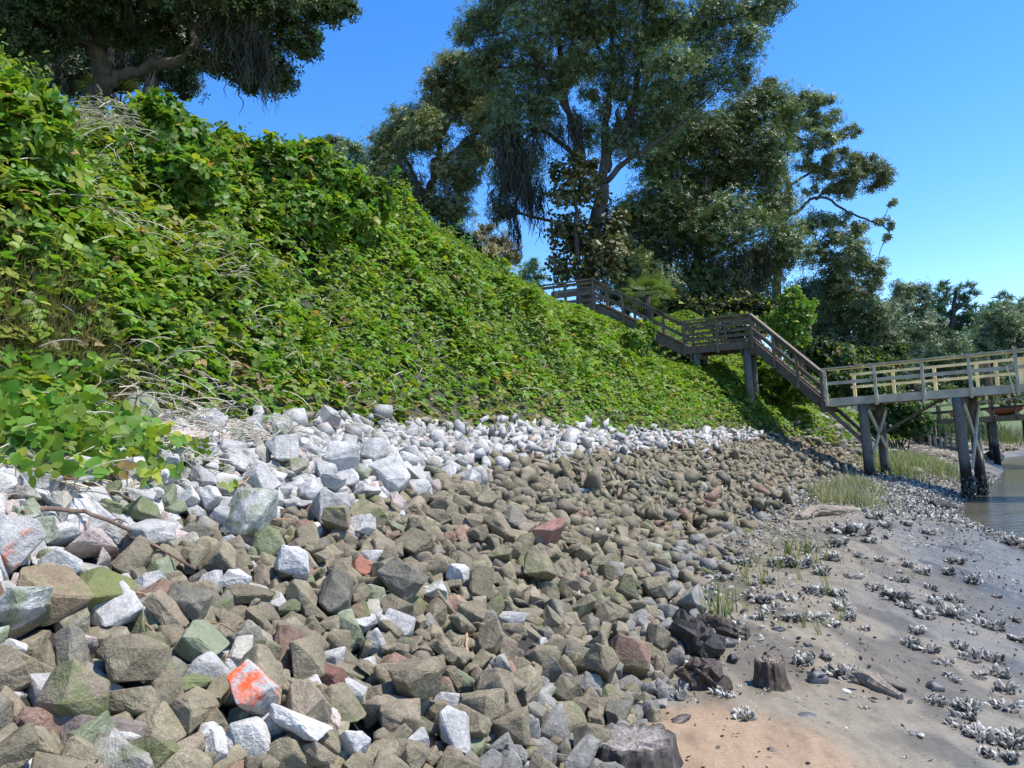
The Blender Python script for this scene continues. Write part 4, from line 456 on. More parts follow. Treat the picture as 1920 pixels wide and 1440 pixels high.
853,147,87,62,-2,-66,17,10, -130,38,28,34,87,-10,15,10, 563,62,38,10,34,-14,16,19, 882,170,99,-57,37,-67,17,15, 1116,155,86,48,13,57,11,10, 896,346,185,-10,-73,3,14,15, 694,231,126,89,9,21,14,20, 742,252,139,-34,11,-39,11,24,
96,289,155,50,-23,-80,11,14, 111,33,26,11,44,87,12,15, 1073,390,201,22,6,-49,11,9, 379,274,146,-29,-43,52,11,12, 161,208,113,49,56,-38,12,1, -121,16,12,28,8,-94,11,21, 1114,63,41,-29,-20,22,15,16, 339,79,44,-90,22,-33,12,25,
632,104,62,-10,47,-21,13,10, 801,169,94,-24,87,-32,15,12, 352,3,7,15,3,78,18,2, -81,328,173,75,-3,-9,14,6, 383,13,9,17,1,80,14,17, -119,243,134,75,14,-11,11,23, 871,96,65,-16,-2,76,13,18, -98,282,155,53,-27,38,19,22,
488,44,30,-19,73,56,17,8, 310,178,101,52,69,-35,11,18, 739,94,56,7,-10,-59,13,23, 232,166,91,39,-11,15,15,4, -26,175,100,-1,-69,-22,16,23, 902,332,175,-19,-38,15,11,8, 204,107,60,-97,9,2,15,11, 869,91,60,-54,-82,6,11,26,
62,273,147,49,8,29,14,4, 989,73,46,5,95,-26,11,20, 86,124,69,4,81,-53,14,17, 385,352,193,-38,54,52,20,8, 1061,313,170,29,-8,70,15,20, 15,373,195,89,40,-13,19,16, 113,131,78,33,67,-51,15,25, 800,391,204,31,-81,38,14,1,
-114,175,96,67,18,24,11,20, 200,268,146,57,-5,-26,14,7, 865,38,26,65,-74,10,12,20, 882,339,176,-15,50,-84,11,18, 153,297,162,73,-10,-47,11,8, -30,260,143,32,4,14,13,19, 669,5,9,-60,-3,48,17,2, 84,90,52,60,-68,-38,16,17,
1096,182,103,-65,-52,54,12,22, 1038,99,55,-11,-29,-75,13,19, -96,371,192,25,-11,66,16,4, 158,254,140,48,-28,-18,11,10, 420,56,32,54,6,31,17,4, 731,16,17,-78,8,-25,13,4, 680,83,50,64,39,-13,14,14, 534,215,118,90,-14,-37,18,23,
977,75,46,9,-43,56,17,1, 4,96,60,-57,-66,43,17,19, 505,196,119,84,-48,12,12,25, 598,186,104,46,42,-75,12,8, 971,153,82,-76,-58,19,11,6, 877,211,115,44,61,-33,11,18, 983,107,62,-37,5,44,15,10, 539,37,23,41,66,26,13,8,
157,148,82,95,-5,-26,11,1, 425,203,114,46,-5,4,15,7, 547,181,100,60,-5,-9,11,10, 51,162,92,74,-36,17,13,4, 13,63,41,38,-70,-22,11,10, 1105,269,149,-33,23,-33,15,21, 847,222,121,-40,-32,29,11,4, 282,247,133,-10,83,-52,13,9,
471,102,59,-4,25,-59,14,15, 532,250,141,89,1,30,15,0, 351,119,71,-29,67,5,14,1, 745,85,47,-94,-27,-13,11,11, 627,66,39,3,-81,29,12,13, 240,398,209,27,-27,58,16,18, 666,284,154,64,40,45,11,8, -103,175,96,-20,-12,-19,12,6,
468,259,140,-83,-47,-21,11,3, 370,10,9,26,15,-28,11,26, 772,0,11,58,39,48,17,22, 694,143,83,38,19,79,14,26, 410,376,198,53,51,45,15,20, 1074,66,40,80,-21,-37,14,22, 28,198,111,16,-13,7,11,16, 431,-16,8,10,-13,7,18,7,
207,192,107,54,45,55,14,2, 833,312,161,29,-14,-1,11,22, 625,-6,9,26,32,78,16,27, 1019,379,196,-92,-24,17,14,14, -85,234,130,35,-9,-7,12,15, 573,208,116,-7,97,-21,16,22, 432,391,208,26,25,73,16,0, 362,35,30,71,67,-6,21,27,
333,39,25,92,29,20,14,0, 830,177,98,58,-29,28,13,3, 801,283,153,31,24,-62,16,14, 158,270,146,12,-6,37,11,14, 79,1,10,-62,-9,-43,14,9, -54,92,55,74,-3,62,11,27, 318,106,66,-93,-9,19,14,18, 227,55,39,47,-78,-36,16,3,
386,254,137,-69,34,-23,11,22, 486,151,86,-3,-55,79,12,12, 312,124,72,72,-29,-2,11,8, 537,-19,1,79,5,2,12,26, 473,127,70,-53,80,-25,14,22, 97,252,140,-84,-36,37,13,14, 862,220,132,54,-49,-65,16,1, 247,92,61,-10,-52,73,15,6,
506,46,26,-76,-35,-20,13,26, 545,44,31,45,36,-51,13,0, 621,131,75,60,64,45,11,0, -130,329,171,53,2,-9,13,4, 129,267,147,-69,71,-8,15,16, 474,336,173,41,-9,54,11,10, 888,114,66,3,-84,51,12,8, 748,108,63,-6,-73,65,11,21,
328,167,97,97,-17,8,14,9, 57,31,20,-14,-42,56,12,23, -47,371,194,28,10,-94,15,7, 499,152,83,28,-1,-94,12,15, 729,306,167,-55,-73,-32,11,21, 131,236,133,54,83,5,13,9, 724,103,61,33,-18,91,12,4, 758,26,18,33,-46,-48,11,25,
-38,73,43,-56,-26,35,11,24, 1098,18,24,0,-3,17,11,18, 205,26,15,-10,27,-78,14,16, 222,91,60,-18,-63,-73,13,4, 261,321,172,-34,-11,-21,12,13, 238,281,157,17,58,-6,14,10, 435,281,152,35,-47,-69,11,20, 83,212,123,-1,-3,97,12,18,
877,325,173,16,73,23,11,8, 100,328,172,31,-46,67,13,25, -9,138,78,83,-9,-19,11,1, 100,9,10,-59,47,52,14,16, 438,275,154,87,37,13,14,9, 54,226,125,-72,41,12,15,6, 314,275,148,93,-11,-23,14,3, 90,42,27,-86,6,17,11,6,
-117,101,53,9,-44,-11,13,27, 389,67,41,45,27,10,11,1, -46,190,108,-27,-74,-47,11,9, 626,182,101,61,75,-17,14,9, 680,311,171,84,8,51,22,12, 21,33,25,10,-1,40,22,18, 162,325,172,61,1,-34,28,11, 278,36,28,58,-19,12,18,14,
133,67,51,79,15,2,18,15, 130,270,157,66,-2,35,18,1, 404,315,167,4,-3,-11,19,6, 552,187,104,-85,43,-1,21,9, 3,320,176,-71,16,-52,18,22, 463,3,33,-87,-8,38,31,15, 405,197,117,-17,-1,46,14,20, -32,59,43,-15,-60,54,25,16,
538,317,178,-13,28,92,24,14, 1011,221,134,62,6,-19,22,15, 140,51,34,78,-8,4,16,15, -127,240,140,50,-25,36,25,22, 133,372,194,11,17,-56,21,2, 610,-20,8,-86,-39,13,19,15, 580,192,111,49,22,-73,16,14, -65,353,187,-2,-20,51,24,12,
509,223,136,8,-29,-23,41,27, 765,226,133,-7,30,65,23,10, 279,110,63,-10,-75,20,19,13, -86,216,117,-8,12,-48,14,18, 971,313,168,0,-33,37,24,13, 351,224,131,-73,-44,-49,14,22, 744,-27,21,-80,-20,-29,46,21, -126,31,18,-19,-92,29,14,17,
49,60,54,-6,18,-62,30,0, 476,240,146,58,-10,-64,35,15, -9,312,177,-17,90,37,29,21, 1032,-20,9,29,-74,-51,26,26, 1010,10,18,74,1,-30,31,24, 373,104,60,-78,-37,11,17,13, 126,392,202,46,-55,50,25,27, 557,296,172,42,-24,-65,19,15,
214,304,183,17,46,1,40,8, 97,29,23,12,33,30,17,8, 24,276,155,-77,51,23,19,21, 753,102,59,59,9,25,21,11, 808,316,177,-22,48,-79,45,27, 353,106,66,96,-1,-20,25,17, 1010,170,99,-4,-14,24,23,24, 43,7,12,4,-41,-89,18,9,
909,22,31,4,-5,51,21,15, 971,160,105,-76,60,-20,30,25, 747,35,38,16,-93,-29,31,16, 630,136,78,-98,4,9,18,16, 734,94,56,-19,26,93,15,4, 243,159,99,36,4,20,35,19, 936,342,187,65,37,-29,36,24, 962,258,148,-13,-87,13,26,26,
197,161,105,-97,6,15,28,15, 706,145,93,36,88,28,37,17, 221,34,35,59,-9,54,19,15, 247,183,114,27,32,-38,28,16, -13,235,141,26,-95,9,20,21, 452,145,84,28,-49,81,17,25, 404,70,46,77,-39,24,17,7, 303,247,150,5,-5,10,43,16,
-150,338,174,0,-24,93,11,11, 49,13,27,-49,82,21,22,16, 671,241,139,51,25,41,15,15, 334,141,86,-5,-12,-64,12,3, 303,174,98,37,84,19,13,11, 44,184,109,40,-23,14,29,27, -58,288,177,22,6,83,33,26, 208,310,166,23,-39,84,14,7,
485,164,94,-35,60,-53,22,13, 614,230,128,6,28,46,17,11, 658,29,27,29,-57,-43,16,1, -102,230,128,75,-11,-12,15,2, 543,332,196,57,-9,-22,38,14, 338,24,27,64,-10,-5,22,8, 262,246,145,65,10,-37,34,24, 453,128,81,-21,96,-5,21,6,
163,42,33,-78,-38,1,15,4, 1118,352,191,4,16,29,27,20, 815,135,80,-62,62,46,23,5, 758,343,190,57,-7,11,23,7, 356,373,194,76,-43,-47,22,11, 73,141,91,17,-23,8,24,22, 340,42,38,12,12,97,27,15, 859,351,191,0,-44,41,18,13,
1114,98,60,-40,-49,74,18,10, -113,135,75,45,-12,-75,19,4, 937,296,168,-56,69,-35,21,22, 199,274,152,-9,30,-9,18,25, 812,69,49,30,-33,-35,24,19, 817,-23,14,6,-58,76,22,24, 181,134,79,41,24,-65,17,15, 384,153,94,-19,10,96,22,0,
629,-16,15,76,33,42,21,8, 355,150,101,-86,-17,-43,36,20, 381,87,58,-64,-68,0,23,16, 788,276,161,85,-36,-36,27,16, 31,96,68,-45,53,70,34,24, 670,157,107,30,35,-63,43,20, 13,263,149,-26,-32,33,21,6, -80,36,31,3,14,2,24,22,
850,49,51,64,-69,-22,35,7, 498,112,82,43,31,-81,33,20, -39,86,61,59,40,13,25,9, 443,381,202,27,-45,-84,19,21, 835,251,139,2,-12,-57,25,5, 858,100,64,2,-3,-5,21,12, 546,108,64,-36,-9,85,18,8, 832,301,168,75,18,-50,19,8,
1060,141,85,-17,29,90,20,12, 27,180,109,25,-13,-66,26,12, 1125,8,13,38,87,2,27,2, 789,204,116,-4,-17,53,16,17, 1093,156,85,-30,-62,71,13,13, -161,-11,12,-74,-24,61,26,14, 371,317,168,5,-40,5,13,15, 554,166,96,35,52,-44,13,4,
444,116,73,-22,58,-36,31,5, 796,135,80,-42,-89,6,22,12, 167,316,169,-81,17,-1,11,23, 380,253,148,-26,0,-95,31,27, 363,0,9,54,7,12,11,20, 513,179,111,42,-6,-69,32,14, 91,324,172,40,6,-47,15,8, 303,-10,13,30,-19,91,32,7,
841,231,130,53,19,55,11,19, 634,76,45,-47,80,33,11,16, 444,319,170,32,17,-73,17,15, 852,196,120,60,77,-6,31,11, 921,117,72,46,9,-14,18,4, 979,20,28,7,12,36,30,20, 945,36,31,79,-9,43,13,19, 764,169,103,-66,26,-62,28,13,
551,280,154,7,-23,94,23,27, 796,143,88,-94,-10,0,25,17, 763,301,176,-54,-15,-70,28,27, 287,212,117,-36,21,-56,16,27, 1098,173,98,15,27,-86,20,7, 312,208,115,-38,86,2,19,23, 818,88,56,71,-40,-56,29,21, -65,257,143,46,-5,-18,20,25,
108,271,150,93,-21,13,15,19, 367,-14,11,-81,-1,-47,24,15, -34,164,108,-9,29,12,22,26, -1,22,19,-26,-68,52,14,12, 432,335,175,27,-27,26,13,22, 103,6,22,41,60,46,24,8, 251,356,189,-88,-19,11,18,21, -71,112,73,18,-79,51,20,8,
815,11,18,22,67,47,18,22, 784,342,186,11,-7,-13,24,19, 982,286,161,-14,95,7,21,26, 974,356,198,42,18,-44,24,15, 364,333,184,48,31,22,24,8, 205,-10,5,32,-21,-76,17,25, 300,64,41,-3,-7,51,22,17, 1071,73,52,24,74,26,28,21,
468,168,96,-35,20,88,15,25, 512,310,174,-95,-17,12,28,17, 49,374,197,66,-12,-33,15,0, -80,160,91,55,-3,-65,20,14, 998,306,175,-12,-17,-93,25,4, 69,131,72,87,-29,-28,16,23, 65,288,163,-12,6,-14,35,18, 476,7,16,-45,27,28,17,8,
449,7,21,38,10,-90,18,0, 856,239,133,-34,-19,19,26,18, -37,-33,6,12,19,-86,27,25, 45,12,20,-3,11,-50,18,18, 292,373,194,10,-73,66,11,1, 514,286,157,77,0,55,20,8, 1017,123,79,-22,-8,7,32,18, 684,13,20,61,14,4,18,21,
482,190,112,44,-4,-33,22,19, -105,124,75,59,-59,-51,20,23, 356,299,168,21,-22,-87,24,5, 184,96,56,8,98,-4,17,16, 768,101,68,-38,39,15,32,12, 56,281,154,60,2,-25,14,19, 330,148,85,22,-60,23,13,21, -41,30,34,-16,18,-39,23,20,
919,35,25,-16,92,-27,17,6, 82,181,110,25,-31,-19,45,27, 89,340,181,70,-42,-38,18,0, -13,11,27,58,66,12,31,21, 585,238,131,-29,55,-36,20,5, 141,136,82,-2,-53,67,14,27, 261,181,114,-57,-66,27,23,6, 16,3,18,75,-17,-4,25,3,
661,38,34,87,-23,-33,23,0, 14,83,54,44,-54,-66,17,14, 643,332,178,22,25,-84,25,25, 779,151,91,79,-15,-38,18,14, 704,135,77,25,10,-61,16,4, 43,307,173,61,64,-6,28,8, 906,227,134,-76,16,-59,21,15, 248,106,75,11,1,-34,22,6,
565,103,62,3,37,91,22,23, 1064,229,132,7,-7,0,21,27, 1115,177,99,60,-6,-68,20,24, 394,-13,8,74,-55,-34,26,16, 267,140,87,76,41,22,23,19, 266,-19,6,54,-32,-77,21,0, 570,215,121,-58,-44,26,14,6, 405,120,69,-12,-20,-82,17,9,
657,360,191,26,24,-11,21,20, 755,-12,11,81,-23,-2,23,1, 906,292,168,43,-82,-32,39,13, 67,59,49,90,11,-30,29,26, 305,61,32,38,-70,59,11,13, 155,6,29,19,-50,39,29,7, 237,245,140,51,-48,1,18,10, 869,189,108,54,-26,74,16,7,
489,200,119,-78,30,19,16,18, 146,341,184,-54,41,-67,23,7, 979,86,63,30,14,-91,34,23, 931,72,45,-26,58,-38,12,20, 660,307,164,66,-60,-28,17,0, 701,307,175,8,-2,-25,33,9, 291,350,185,-45,-82,-33,15,1, -2,146,89,31,-30,-32,24,4,
1034,-46,3,-82,11,-6,28,22, 400,328,183,-40,50,-7,22,21, 1060,133,79,-21,28,-85,11,16, 1070,-1,11,46,44,-28,24,4, 462,189,106,-15,9,0,17,10, 187,0,15,-84,46,4,22,26, 653,74,46,96,-26,1,22,11, 326,281,156,13,21,96,24,14,
995,287,164,0,-25,46,26,9, 639,71,45,-14,88,-41,11,25, -79,218,124,-22,60,75,14,20, 132,210,116,18,94,24,17,0, 68,344,181,-49,45,-69,20,13, 899,58,46,-10,45,28,23,10, 1058,124,75,-4,33,91,19,19, -45,308,172,43,60,13,21,2,
893,48,34,1,25,-68,16,10, 415,332,175,36,-2,46,14,8, 1047,38,29,61,48,51,14,15, 220,217,124,33,2,-55,18,9, 544,277,165,-71,67,6,22,4, 1027,241,145,71,54,-33,24,8, 476,339,188,51,11,-43,27,20, 838,295,152,-27,57,76,12,24,
141,-14,8,31,-8,-82,26,4, 10,211,123,45,31,-10,20,0, 1065,154,93,77,44,20,17,2, 920,88,53,18,22,12,15,20, 838,85,69,-29,38,31,34,20, -56,67,46,-43,54,-67,14,19, 1108,141,85,-31,-25,-19,19,3, 455,86,50,37,59,71,13,9,
-108,225,126,98,12,-7,13,21, 548,24,31,-62,-16,-16,27,23, 673,-16,8,-76,-11,-19,19,14, 197,95,58,-5,-31,28,11,26, 132,230,127,23,-13,-89,12,4, 426,133,75,60,3,-19,24,19, 273,59,39,81,-44,-16,18,25, 736,75,49,-84,16,23,23,23,
-1,262,141,0,-47,66,18,7, 751,54,49,52,-21,-45,28,0, 956,103,69,65,-51,17,15,10, 735,246,140,88,43,9,14,18, 1063,277,164,-1,-91,-4,28,20, 551,233,134,-21,-43,55,30,17, -24,118,70,1,90,34,15,9, 115,140,93,88,-36,19,25,0,
420,35,24,-10,-35,-19,18,16, 572,30,22,59,65,6,16,24, 160,153,98,-36,-72,-55,28,15, 249,67,38,-22,29,-42,17,13, 937,392,207,93,-20,24,20,11, 1038,225,131,-16,-7,2,22,17, 166,214,130,-1,-46,21,24,7, 96,113,71,-44,39,-46,18,18,
192,259,142,-16,-18,-28,16,7, 580,164,99,-8,13,96,20,0, 254,287,160,-18,18,-45,20,27, -85,71,57,28,-12,-5,15,16, 1082,221,128,6,92,35,19,18, 779,284,155,-86,7,1,14,1, 1150,226,126,-45,-87,16,13,19, 73,21,26,12,61,57,15,5,
80,73,43,81,-57,-7,11,23, 397,173,104,-30,87,-15,27,12, 137,116,65,49,77,36,11,5, 1111,44,28,-69,-15,59,12,26, 388,13,12,-23,-80,-16,17,12, 701,186,112,37,-6,-60,15,7, 263,26,33,-49,39,63,18,8, 676,352,191,85,-19,1,26,24,
675,99,61,15,16,-66,21,25, 570,183,107,-10,51,83,13,10, -77,6,8,57,-37,4,15,3, 364,263,143,-39,-16,60,15,8, -103,351,185,-36,6,-10,20,17, 511,108,68,-26,8,-95,20,19, 715,200,117,19,15,54,18,8, 699,28,24,80,48,-29,26,24,
702,56,42,-17,34,85,11,21, 786,37,35,-9,16,67,24,23, 172,279,152,-39,13,9,15,20, 1026,76,54,40,-3,56,16,26, 314,321,178,-96,18,-12,24,19, -37,-15,10,-40,-13,87,27,11, 841,162,91,29,-63,-63,14,0, -79,307,164,78,-2,51,11,1,
896,197,114,47,73,-14,20,15, 820,12,26,77,-44,-16,24,16, 137,5,27,-23,71,36,32,16, -89,300,164,33,-26,-55,18,15, 570,38,27,-81,48,-28,12,13, 213,270,148,6,-48,-8,16,18, -23,243,141,-41,70,-55,17,9, 594,114,71,50,30,58,16,4,
824,154,93,58,-60,-20,20,21, 702,76,53,23,63,17,15,9, 413,216,129,44,-5,-28,18,10, 165,177,97,31,-6,-62,18,18, 810,109,62,-57,-35,6,12,6, 853,297,157,-55,-3,-68,12,13, 593,295,183,-25,49,76,39,8, 653,82,52,-41,-47,71,17,2,
5,166,92,12,-2,6,14,6, 978,344,184,21,-8,80,16,15, 536,142,82,41,12,-68,12,6, 81,34,28,-27,77,-39,23,12, 195,91,57,60,59,-33,11,2, 319,121,68,31,-36,82,13,27, 954,241,136,35,-16,-27,14,4, -130,262,145,8,95,17,12,16,
-106,207,118,28,42,-75,15,18, 968,83,46,-19,-59,74,15,13, 635,187,106,32,-17,-9,18,9, 526,70,41,-55,-39,-6,11,9, 98,262,145,53,45,25,14,25, -81,268,153,-76,57,-8,27,6, 745,-4,8,82,-29,1,13,24, 909,133,84,-48,30,40,23,10,
349,256,141,42,-21,-56,21,16, 375,220,131,57,20,-57,21,10, 34,241,136,-77,-54,-26,22,14, -6,161,92,53,53,-65,14,26, 610,46,43,32,-80,-42,27,1, -33,325,175,-34,-37,16,16,1, 381,348,186,21,-20,-28,17,12, 207,235,131,-66,-71,2,20,5,
340,-16,14,71,-40,22,29,25, 967,205,119,18,-16,-60,11,22, 435,163,99,63,2,-3,24,15, 93,290,163,27,-1,-94,12,15, -21,107,71,60,-25,-74,20,8, 845,322,174,53,12,-8,18,4, 118,310,170,36,-38,-55,18,4, 61,88,56,45,43,53,17,24,
732,235,134,31,-48,-54,13,25, 679,229,136,6,0,-95,30,20, 721,176,114,28,-18,59,25,24, 3,364,188,-61,-18,11,17,6, 281,234,127,18,-31,85,15,25, 449,257,143,82,-6,-34,20,24, 931,33,26,47,-46,21,16,9, 835,164,93,-2,-84,49,11,26,
1001,270,163,-11,-69,63,23,8, 699,313,193,-63,76,3,35,10, 373,142,82,33,41,47,15,13, 1070,172,96,-33,-1,85,15,10, 877,311,165,-24,22,-71,20,18, 618,157,87,-97,20,2,21,11, 889,283,154,66,-24,63,16,14, 153,276,162,-44,22,-69,21,1,
602,287,154,21,-21,-57,17,22, -98,362,196,-27,67,-67,23,13, 118,250,141,-54,-3,-76,12,8, 1132,50,33,-97,-11,-6,22,18, 422,362,190,-79,15,-58,20,26, 385,185,106,64,69,-12,15,23, 932,213,125,57,-73,-32,26,3, 996,203,115,22,5,-12,15,14,
719,112,74,61,-32,-69,23,24, 435,237,133,10,74,44,21,24, 23,239,140,-70,65,-6,23,27, -102,49,41,22,-52,81,16,1, 763,325,184,-34,-10,67,23,22, -70,366,188,62,45,62,14,6, 119,212,124,63,2,61,17,27, 281,372,203,37,17,10,16,8,
1107,360,194,-54,-28,58,18,18, 562,13,29,-8,-67,-65,30,25, 629,162,92,6,34,72,15,23, 1041,293,159,6,12,-32,14,10, 72,256,142,-92,-15,2,17,18, 485,26,28,-67,-58,19,22,6, 705,212,129,32,5,-33,22,15, -32,196,110,-29,76,-26,16,17,
315,182,101,58,64,48,12,20, 1087,292,166,-2,92,-36,28,26, 229,267,148,86,-12,-48,21,5, 848,85,50,-19,16,-16,13,17, 939,240,136,29,-21,-92,19,17, -104,80,51,85,0,32,21,12, 953,148,87,-35,62,-29,14,6, -30,56,34,51,42,67,11,26,
311,70,63,-63,13,-23,33,1, -113,7,14,-67,27,30,15,20, 847,-4,12,-87,-9,4,24,9, 623,26,20,-44,-68,-5,15,16, -66,236,151,-10,53,13,28,1, 733,37,29,32,-43,-81,12,21, 759,186,114,0,-95,-20,25,1, 420,236,129,59,19,-27,14,15,
902,-22,8,-89,2,-27,21,14, 159,362,191,-3,69,37,20,17, 708,232,131,4,39,85,21,19, 414,203,114,-12,-66,-38,11,6, 528,-43,-1,-91,23,-30,17,14, 194,65,47,-46,53,-38,16,7, 874,316,174,-51,6,-5,19,23, 947,22,21,27,-90,29,16,25,
45,345,192,43,-34,-20,21,9, 445,-16,5,28,-88,-20,13,27, 622,270,152,16,-78,31,13,26, 895,151,92,-21,-5,-76,17,20, 366,140,87,92,-34,11,15,7, 621,36,27,-54,-44,69,11,8, -106,143,82,88,-16,-30,16,3, 322,26,23,-35,-10,-91,21,18,
601,238,140,65,25,-25,23,22, 481,127,71,-21,46,-65,11,25, 234,96,70,-15,-14,95,24,8,
]
# ------------------------------------------------------------------ helpers
def tag(o, label=None, cat=None, group=None, kind=None):
    if label: o['label'] = label
    if cat: o['category'] = cat
    if group: o['group'] = group
    if kind: o['kind'] = kind
    return o
def empty(name, loc=(0, 0, 0)):
    o = bpy.data.objects.new(name, None); COL.objects.link(o); o.location = loc
    bpy.context.view_layer.update() if False else None
    return o
def link(name, me, mat=None, parent=None):
    o = bpy.data.objects.new(name, me); COL.objects.link(o)
    if mat is not None and not me.materials: me.materials.append(mat)
    if parent is not None:
        o.parent = parent
        if parent.type == 'EMPTY':
            o.matrix_parent_inverse = Matrix.Translation(-Vector(parent.location))
    return o
def fast_mesh(name, V, faces, col=None, smooth=False):
    """faces: list of (k) int arrays, each n x k"""
    me = bpy.data.meshes.new(name)
    V = np.ascontiguousarray(V, np.float32)
    me.vertices.add(len(V)); me.vertices.foreach_set('co', V.ravel())
    lv = np.concatenate([f.ravel() for f in faces]).astype(np.int32)
    lt = np.concatenate([np.full(len(f), f.shape[1], np.int32) for f in faces])
    ls = np.concatenate([[0], np.cumsum(lt)[:-1]]).astype(np.int32)
    me.loops.add(len(lv)); me.loops.foreach_set('vertex_index', lv)
    me.polygons.add(len(lt)); me.polygons.foreach_set('loop_start', ls); me.polygons.foreach_set('loop_total', lt)
    if smooth: me.polygons.foreach_set('use_smooth', np.ones(len(lt), bool))
    me.update(calc_edges=True)
    if col is not None:
        c = np.ones((len(V), 4), np.float32); c[:, :col.shape[1]] = col
        a = me.color_attributes.new('tint', 'FLOAT_COLOR', 'POINT'); a.data.foreach_set('color', c.ravel())
    return me
class MB:
    """collects bars, boxes, tubes and lumps; build() links them as ONE mesh object"""
    def __init__(s): s.v = []; s.f = []; s.n = 0; s.c = []
    def add(s, V, F, c=None):
        V = np.asarray(V, float); s.v.append(V)
        s.f += [tuple(i + s.n for i in f) for f in F]; s.n += len(V)
        s.c.append(np.tile(np.array(c if c is not None else (1, 1, 1), float), (len(V), 1)))
    def beam(s, p0, p1, w, h, up=(0, 0, 1), c=None):
        """bar from p0 to p1, w across, h along up"""
        p0 = Vector(p0); p1 = Vector(p1); d = (p1 - p0).normalized()
        up = Vector(up); sd = d.cross(up)
        if sd.length < 1e-4: sd = d.cross(Vector((1, 0, 0)))
        sd.normalize(); u = sd.cross(d).normalized()
        V = []
        for p in (p0, p1):
            for a, b in ((-1, -1), (1, -1), (1, 1), (-1, 1)):
                V.append(tuple(p + sd * (a * w / 2) + u * (b * h / 2)))
        s.add(V, [(0, 3, 2, 1), (4, 5, 6, 7), (0, 1, 5, 4), (1, 2, 6, 5), (2, 3, 7, 6), (3, 0, 4, 7)], c)
    def tube(s, pts, rad, n=8, rough=0.0, seed=0, c=None, cap=True):
        P = [Vector(p) for p in pts]; k = len(P)
        rr = rad if hasattr(rad, '__len__') else [rad] * k
        rng = np.random.default_rng(seed)
        prev = None; V = []
        lob = 1 + rough * rng.normal(size=n)
        for i in range(k):
            d = (P[min(i+1, k-1)] - P[max(i-1, 0)])
            if d.length < 1e-6: d = Vector((0, 0, 1))
            d.normalize()
            if prev is None:
                a = d.cross(Vector((0.3, 1, 0.2)))
                if a.length < 0.05: a = d.cross(Vector((1, 0, 0)))
            else:
                a = prev - d * prev.dot(d)
            a.normalize(); prev = a; b = d.cross(a)
            for j in range(n):
                t = 2 * math.pi * j / n
                r = rr[i] * lob[j] * (1 + (rough * 0.6 * rng.normal() if rough else 0))
                V.append(tuple(P[i] + a * (math.cos(t) * r) + b * (math.sin(t) * r)))
        F = []
        for i in range(k - 1):
            for j in range(n):
                q = (j + 1) % n
                F.append((i*n+j, i*n+q, (i+1)*n+q, (i+1)*n+j))
        if cap: F += [tuple(range(n-1, -1, -1)), tuple((k-1)*n + j for j in range(n))]
        s.add(V, F, c)
    def mesh(s, name, smooth=False):
        me = bpy.data.meshes.new(name)
        V = np.concatenate(s.v)
        me.from_pydata(V.tolist(), [], s.f)
        a = me.color_attributes.new('tint', 'FLOAT_COLOR', 'POINT')
        c = np.ones((len(V), 4), np.float32); c[:, :3] = np.concatenate(s.c); a.data.foreach_set('color', c.ravel())
        if smooth: me.polygons.foreach_set('use_smooth', np.ones(len(me.polygons), bool))
        return me
    def build(s, name, mat, parent=None, smooth=False):
        return link(name, s.mesh(name, smooth), mat, parent)
def bez(p0, p1, p2, n=6):
    p0, p1, p2 = Vector(p0), Vector(p1), Vector(p2)
    return [p0*(1-t)**2 + p1*2*t*(1-t) + p2*t*t for t in [i/n for i in range(n+1)]]
def ground_z(x, y):
    s, t = xy_st(np.array([x]), np.array([y]))
    return float(profile(s, t)[0])
def on_ground(px, py, lift=0.0):
    """the spot of open ground that the eye meets along this pixel's ray"""
    d = ray(px, py)
    ys = np.concatenate([np.arange(1.2, 40, 0.06), np.arange(40, 120, 0.4)])
    X = d.x * ys; Zr = EYE + d.z * ys
    s, t = xy_st(X, ys); g = profile(s, t)
    i = np.argmax(Zr <= g) if (Zr <= g).any() else len(ys) - 1
    return Vector((X[i], ys[i], g[i] + lift))

# ------------------------------------------------------------------ materials
def newmat(name):
    mt = bpy.data.materials.new(name); mt.use_nodes = True
    nt = mt.node_tree
    return mt, nt, nt.nodes, nt.links, nt.nodes['Principled BSDF']
def nd(N, typ, **kw):
    n = N.new(typ)
    for k, v in kw.items(): setattr(n, k, v)
    return n
def noise_n(N, L, vec, scale, detail=4, rough=0.6):
    n = N.new('ShaderNodeTexNoise'); n.inputs['Scale'].default_value = scale
    n.inputs['Detail'].default_value = detail; n.inputs['Roughness'].default_value = rough
    L.new(vec, n.inputs['Vector']); return n
def ramp(N, L, fac, stops):
    r = N.new('ShaderNodeValToRGB'); e = r.color_ramp.elements
    while len(e) < len(stops): e.new(0.5)
    for i, (p, c) in enumerate(stops):
        e[i].position = p; e[i].color = (*c, 1) if len(c) == 3 else c
    L.new(fac, r.inputs[0]); return r
def mixc(N, L, fac, a, b, mode='MIX'):
    x = N.new('ShaderNodeMix'); x.data_type = 'RGBA'; x.blend_type = mode; x.clamp_factor = True
    for sock, v in ((x.inputs[0], fac), (x.inputs[6], a), (x.inputs[7], b)):
        if isinstance(v, (int, float)): sock.default_value = v
        elif isinstance(v, tuple): sock.default_value = (*v, 1)
        else: L.new(v, sock)
    return x.outputs[2]
def mathn(N, L, op, a, b=0.0, clamp=False):
    x = N.new('ShaderNodeMath'); x.operation = op; x.use_clamp = clamp
    for sock, v in ((x.inputs[0], a), (x.inputs[1], b)):
        if isinstance(v, (int, float)): sock.default_value = v
        else: L.new(v, sock)
    return x.outputs[0]
def bump(N, L, h, strength, dist, out):
    b = N.new('ShaderNodeBump'); b.inputs['Strength'].default_value = strength; b.inputs['Distance'].default_value = dist
    L.new(h, b.inputs['Height']); L.new(b.outputs[0], out); return b
def grey(v): return (v, v, v)

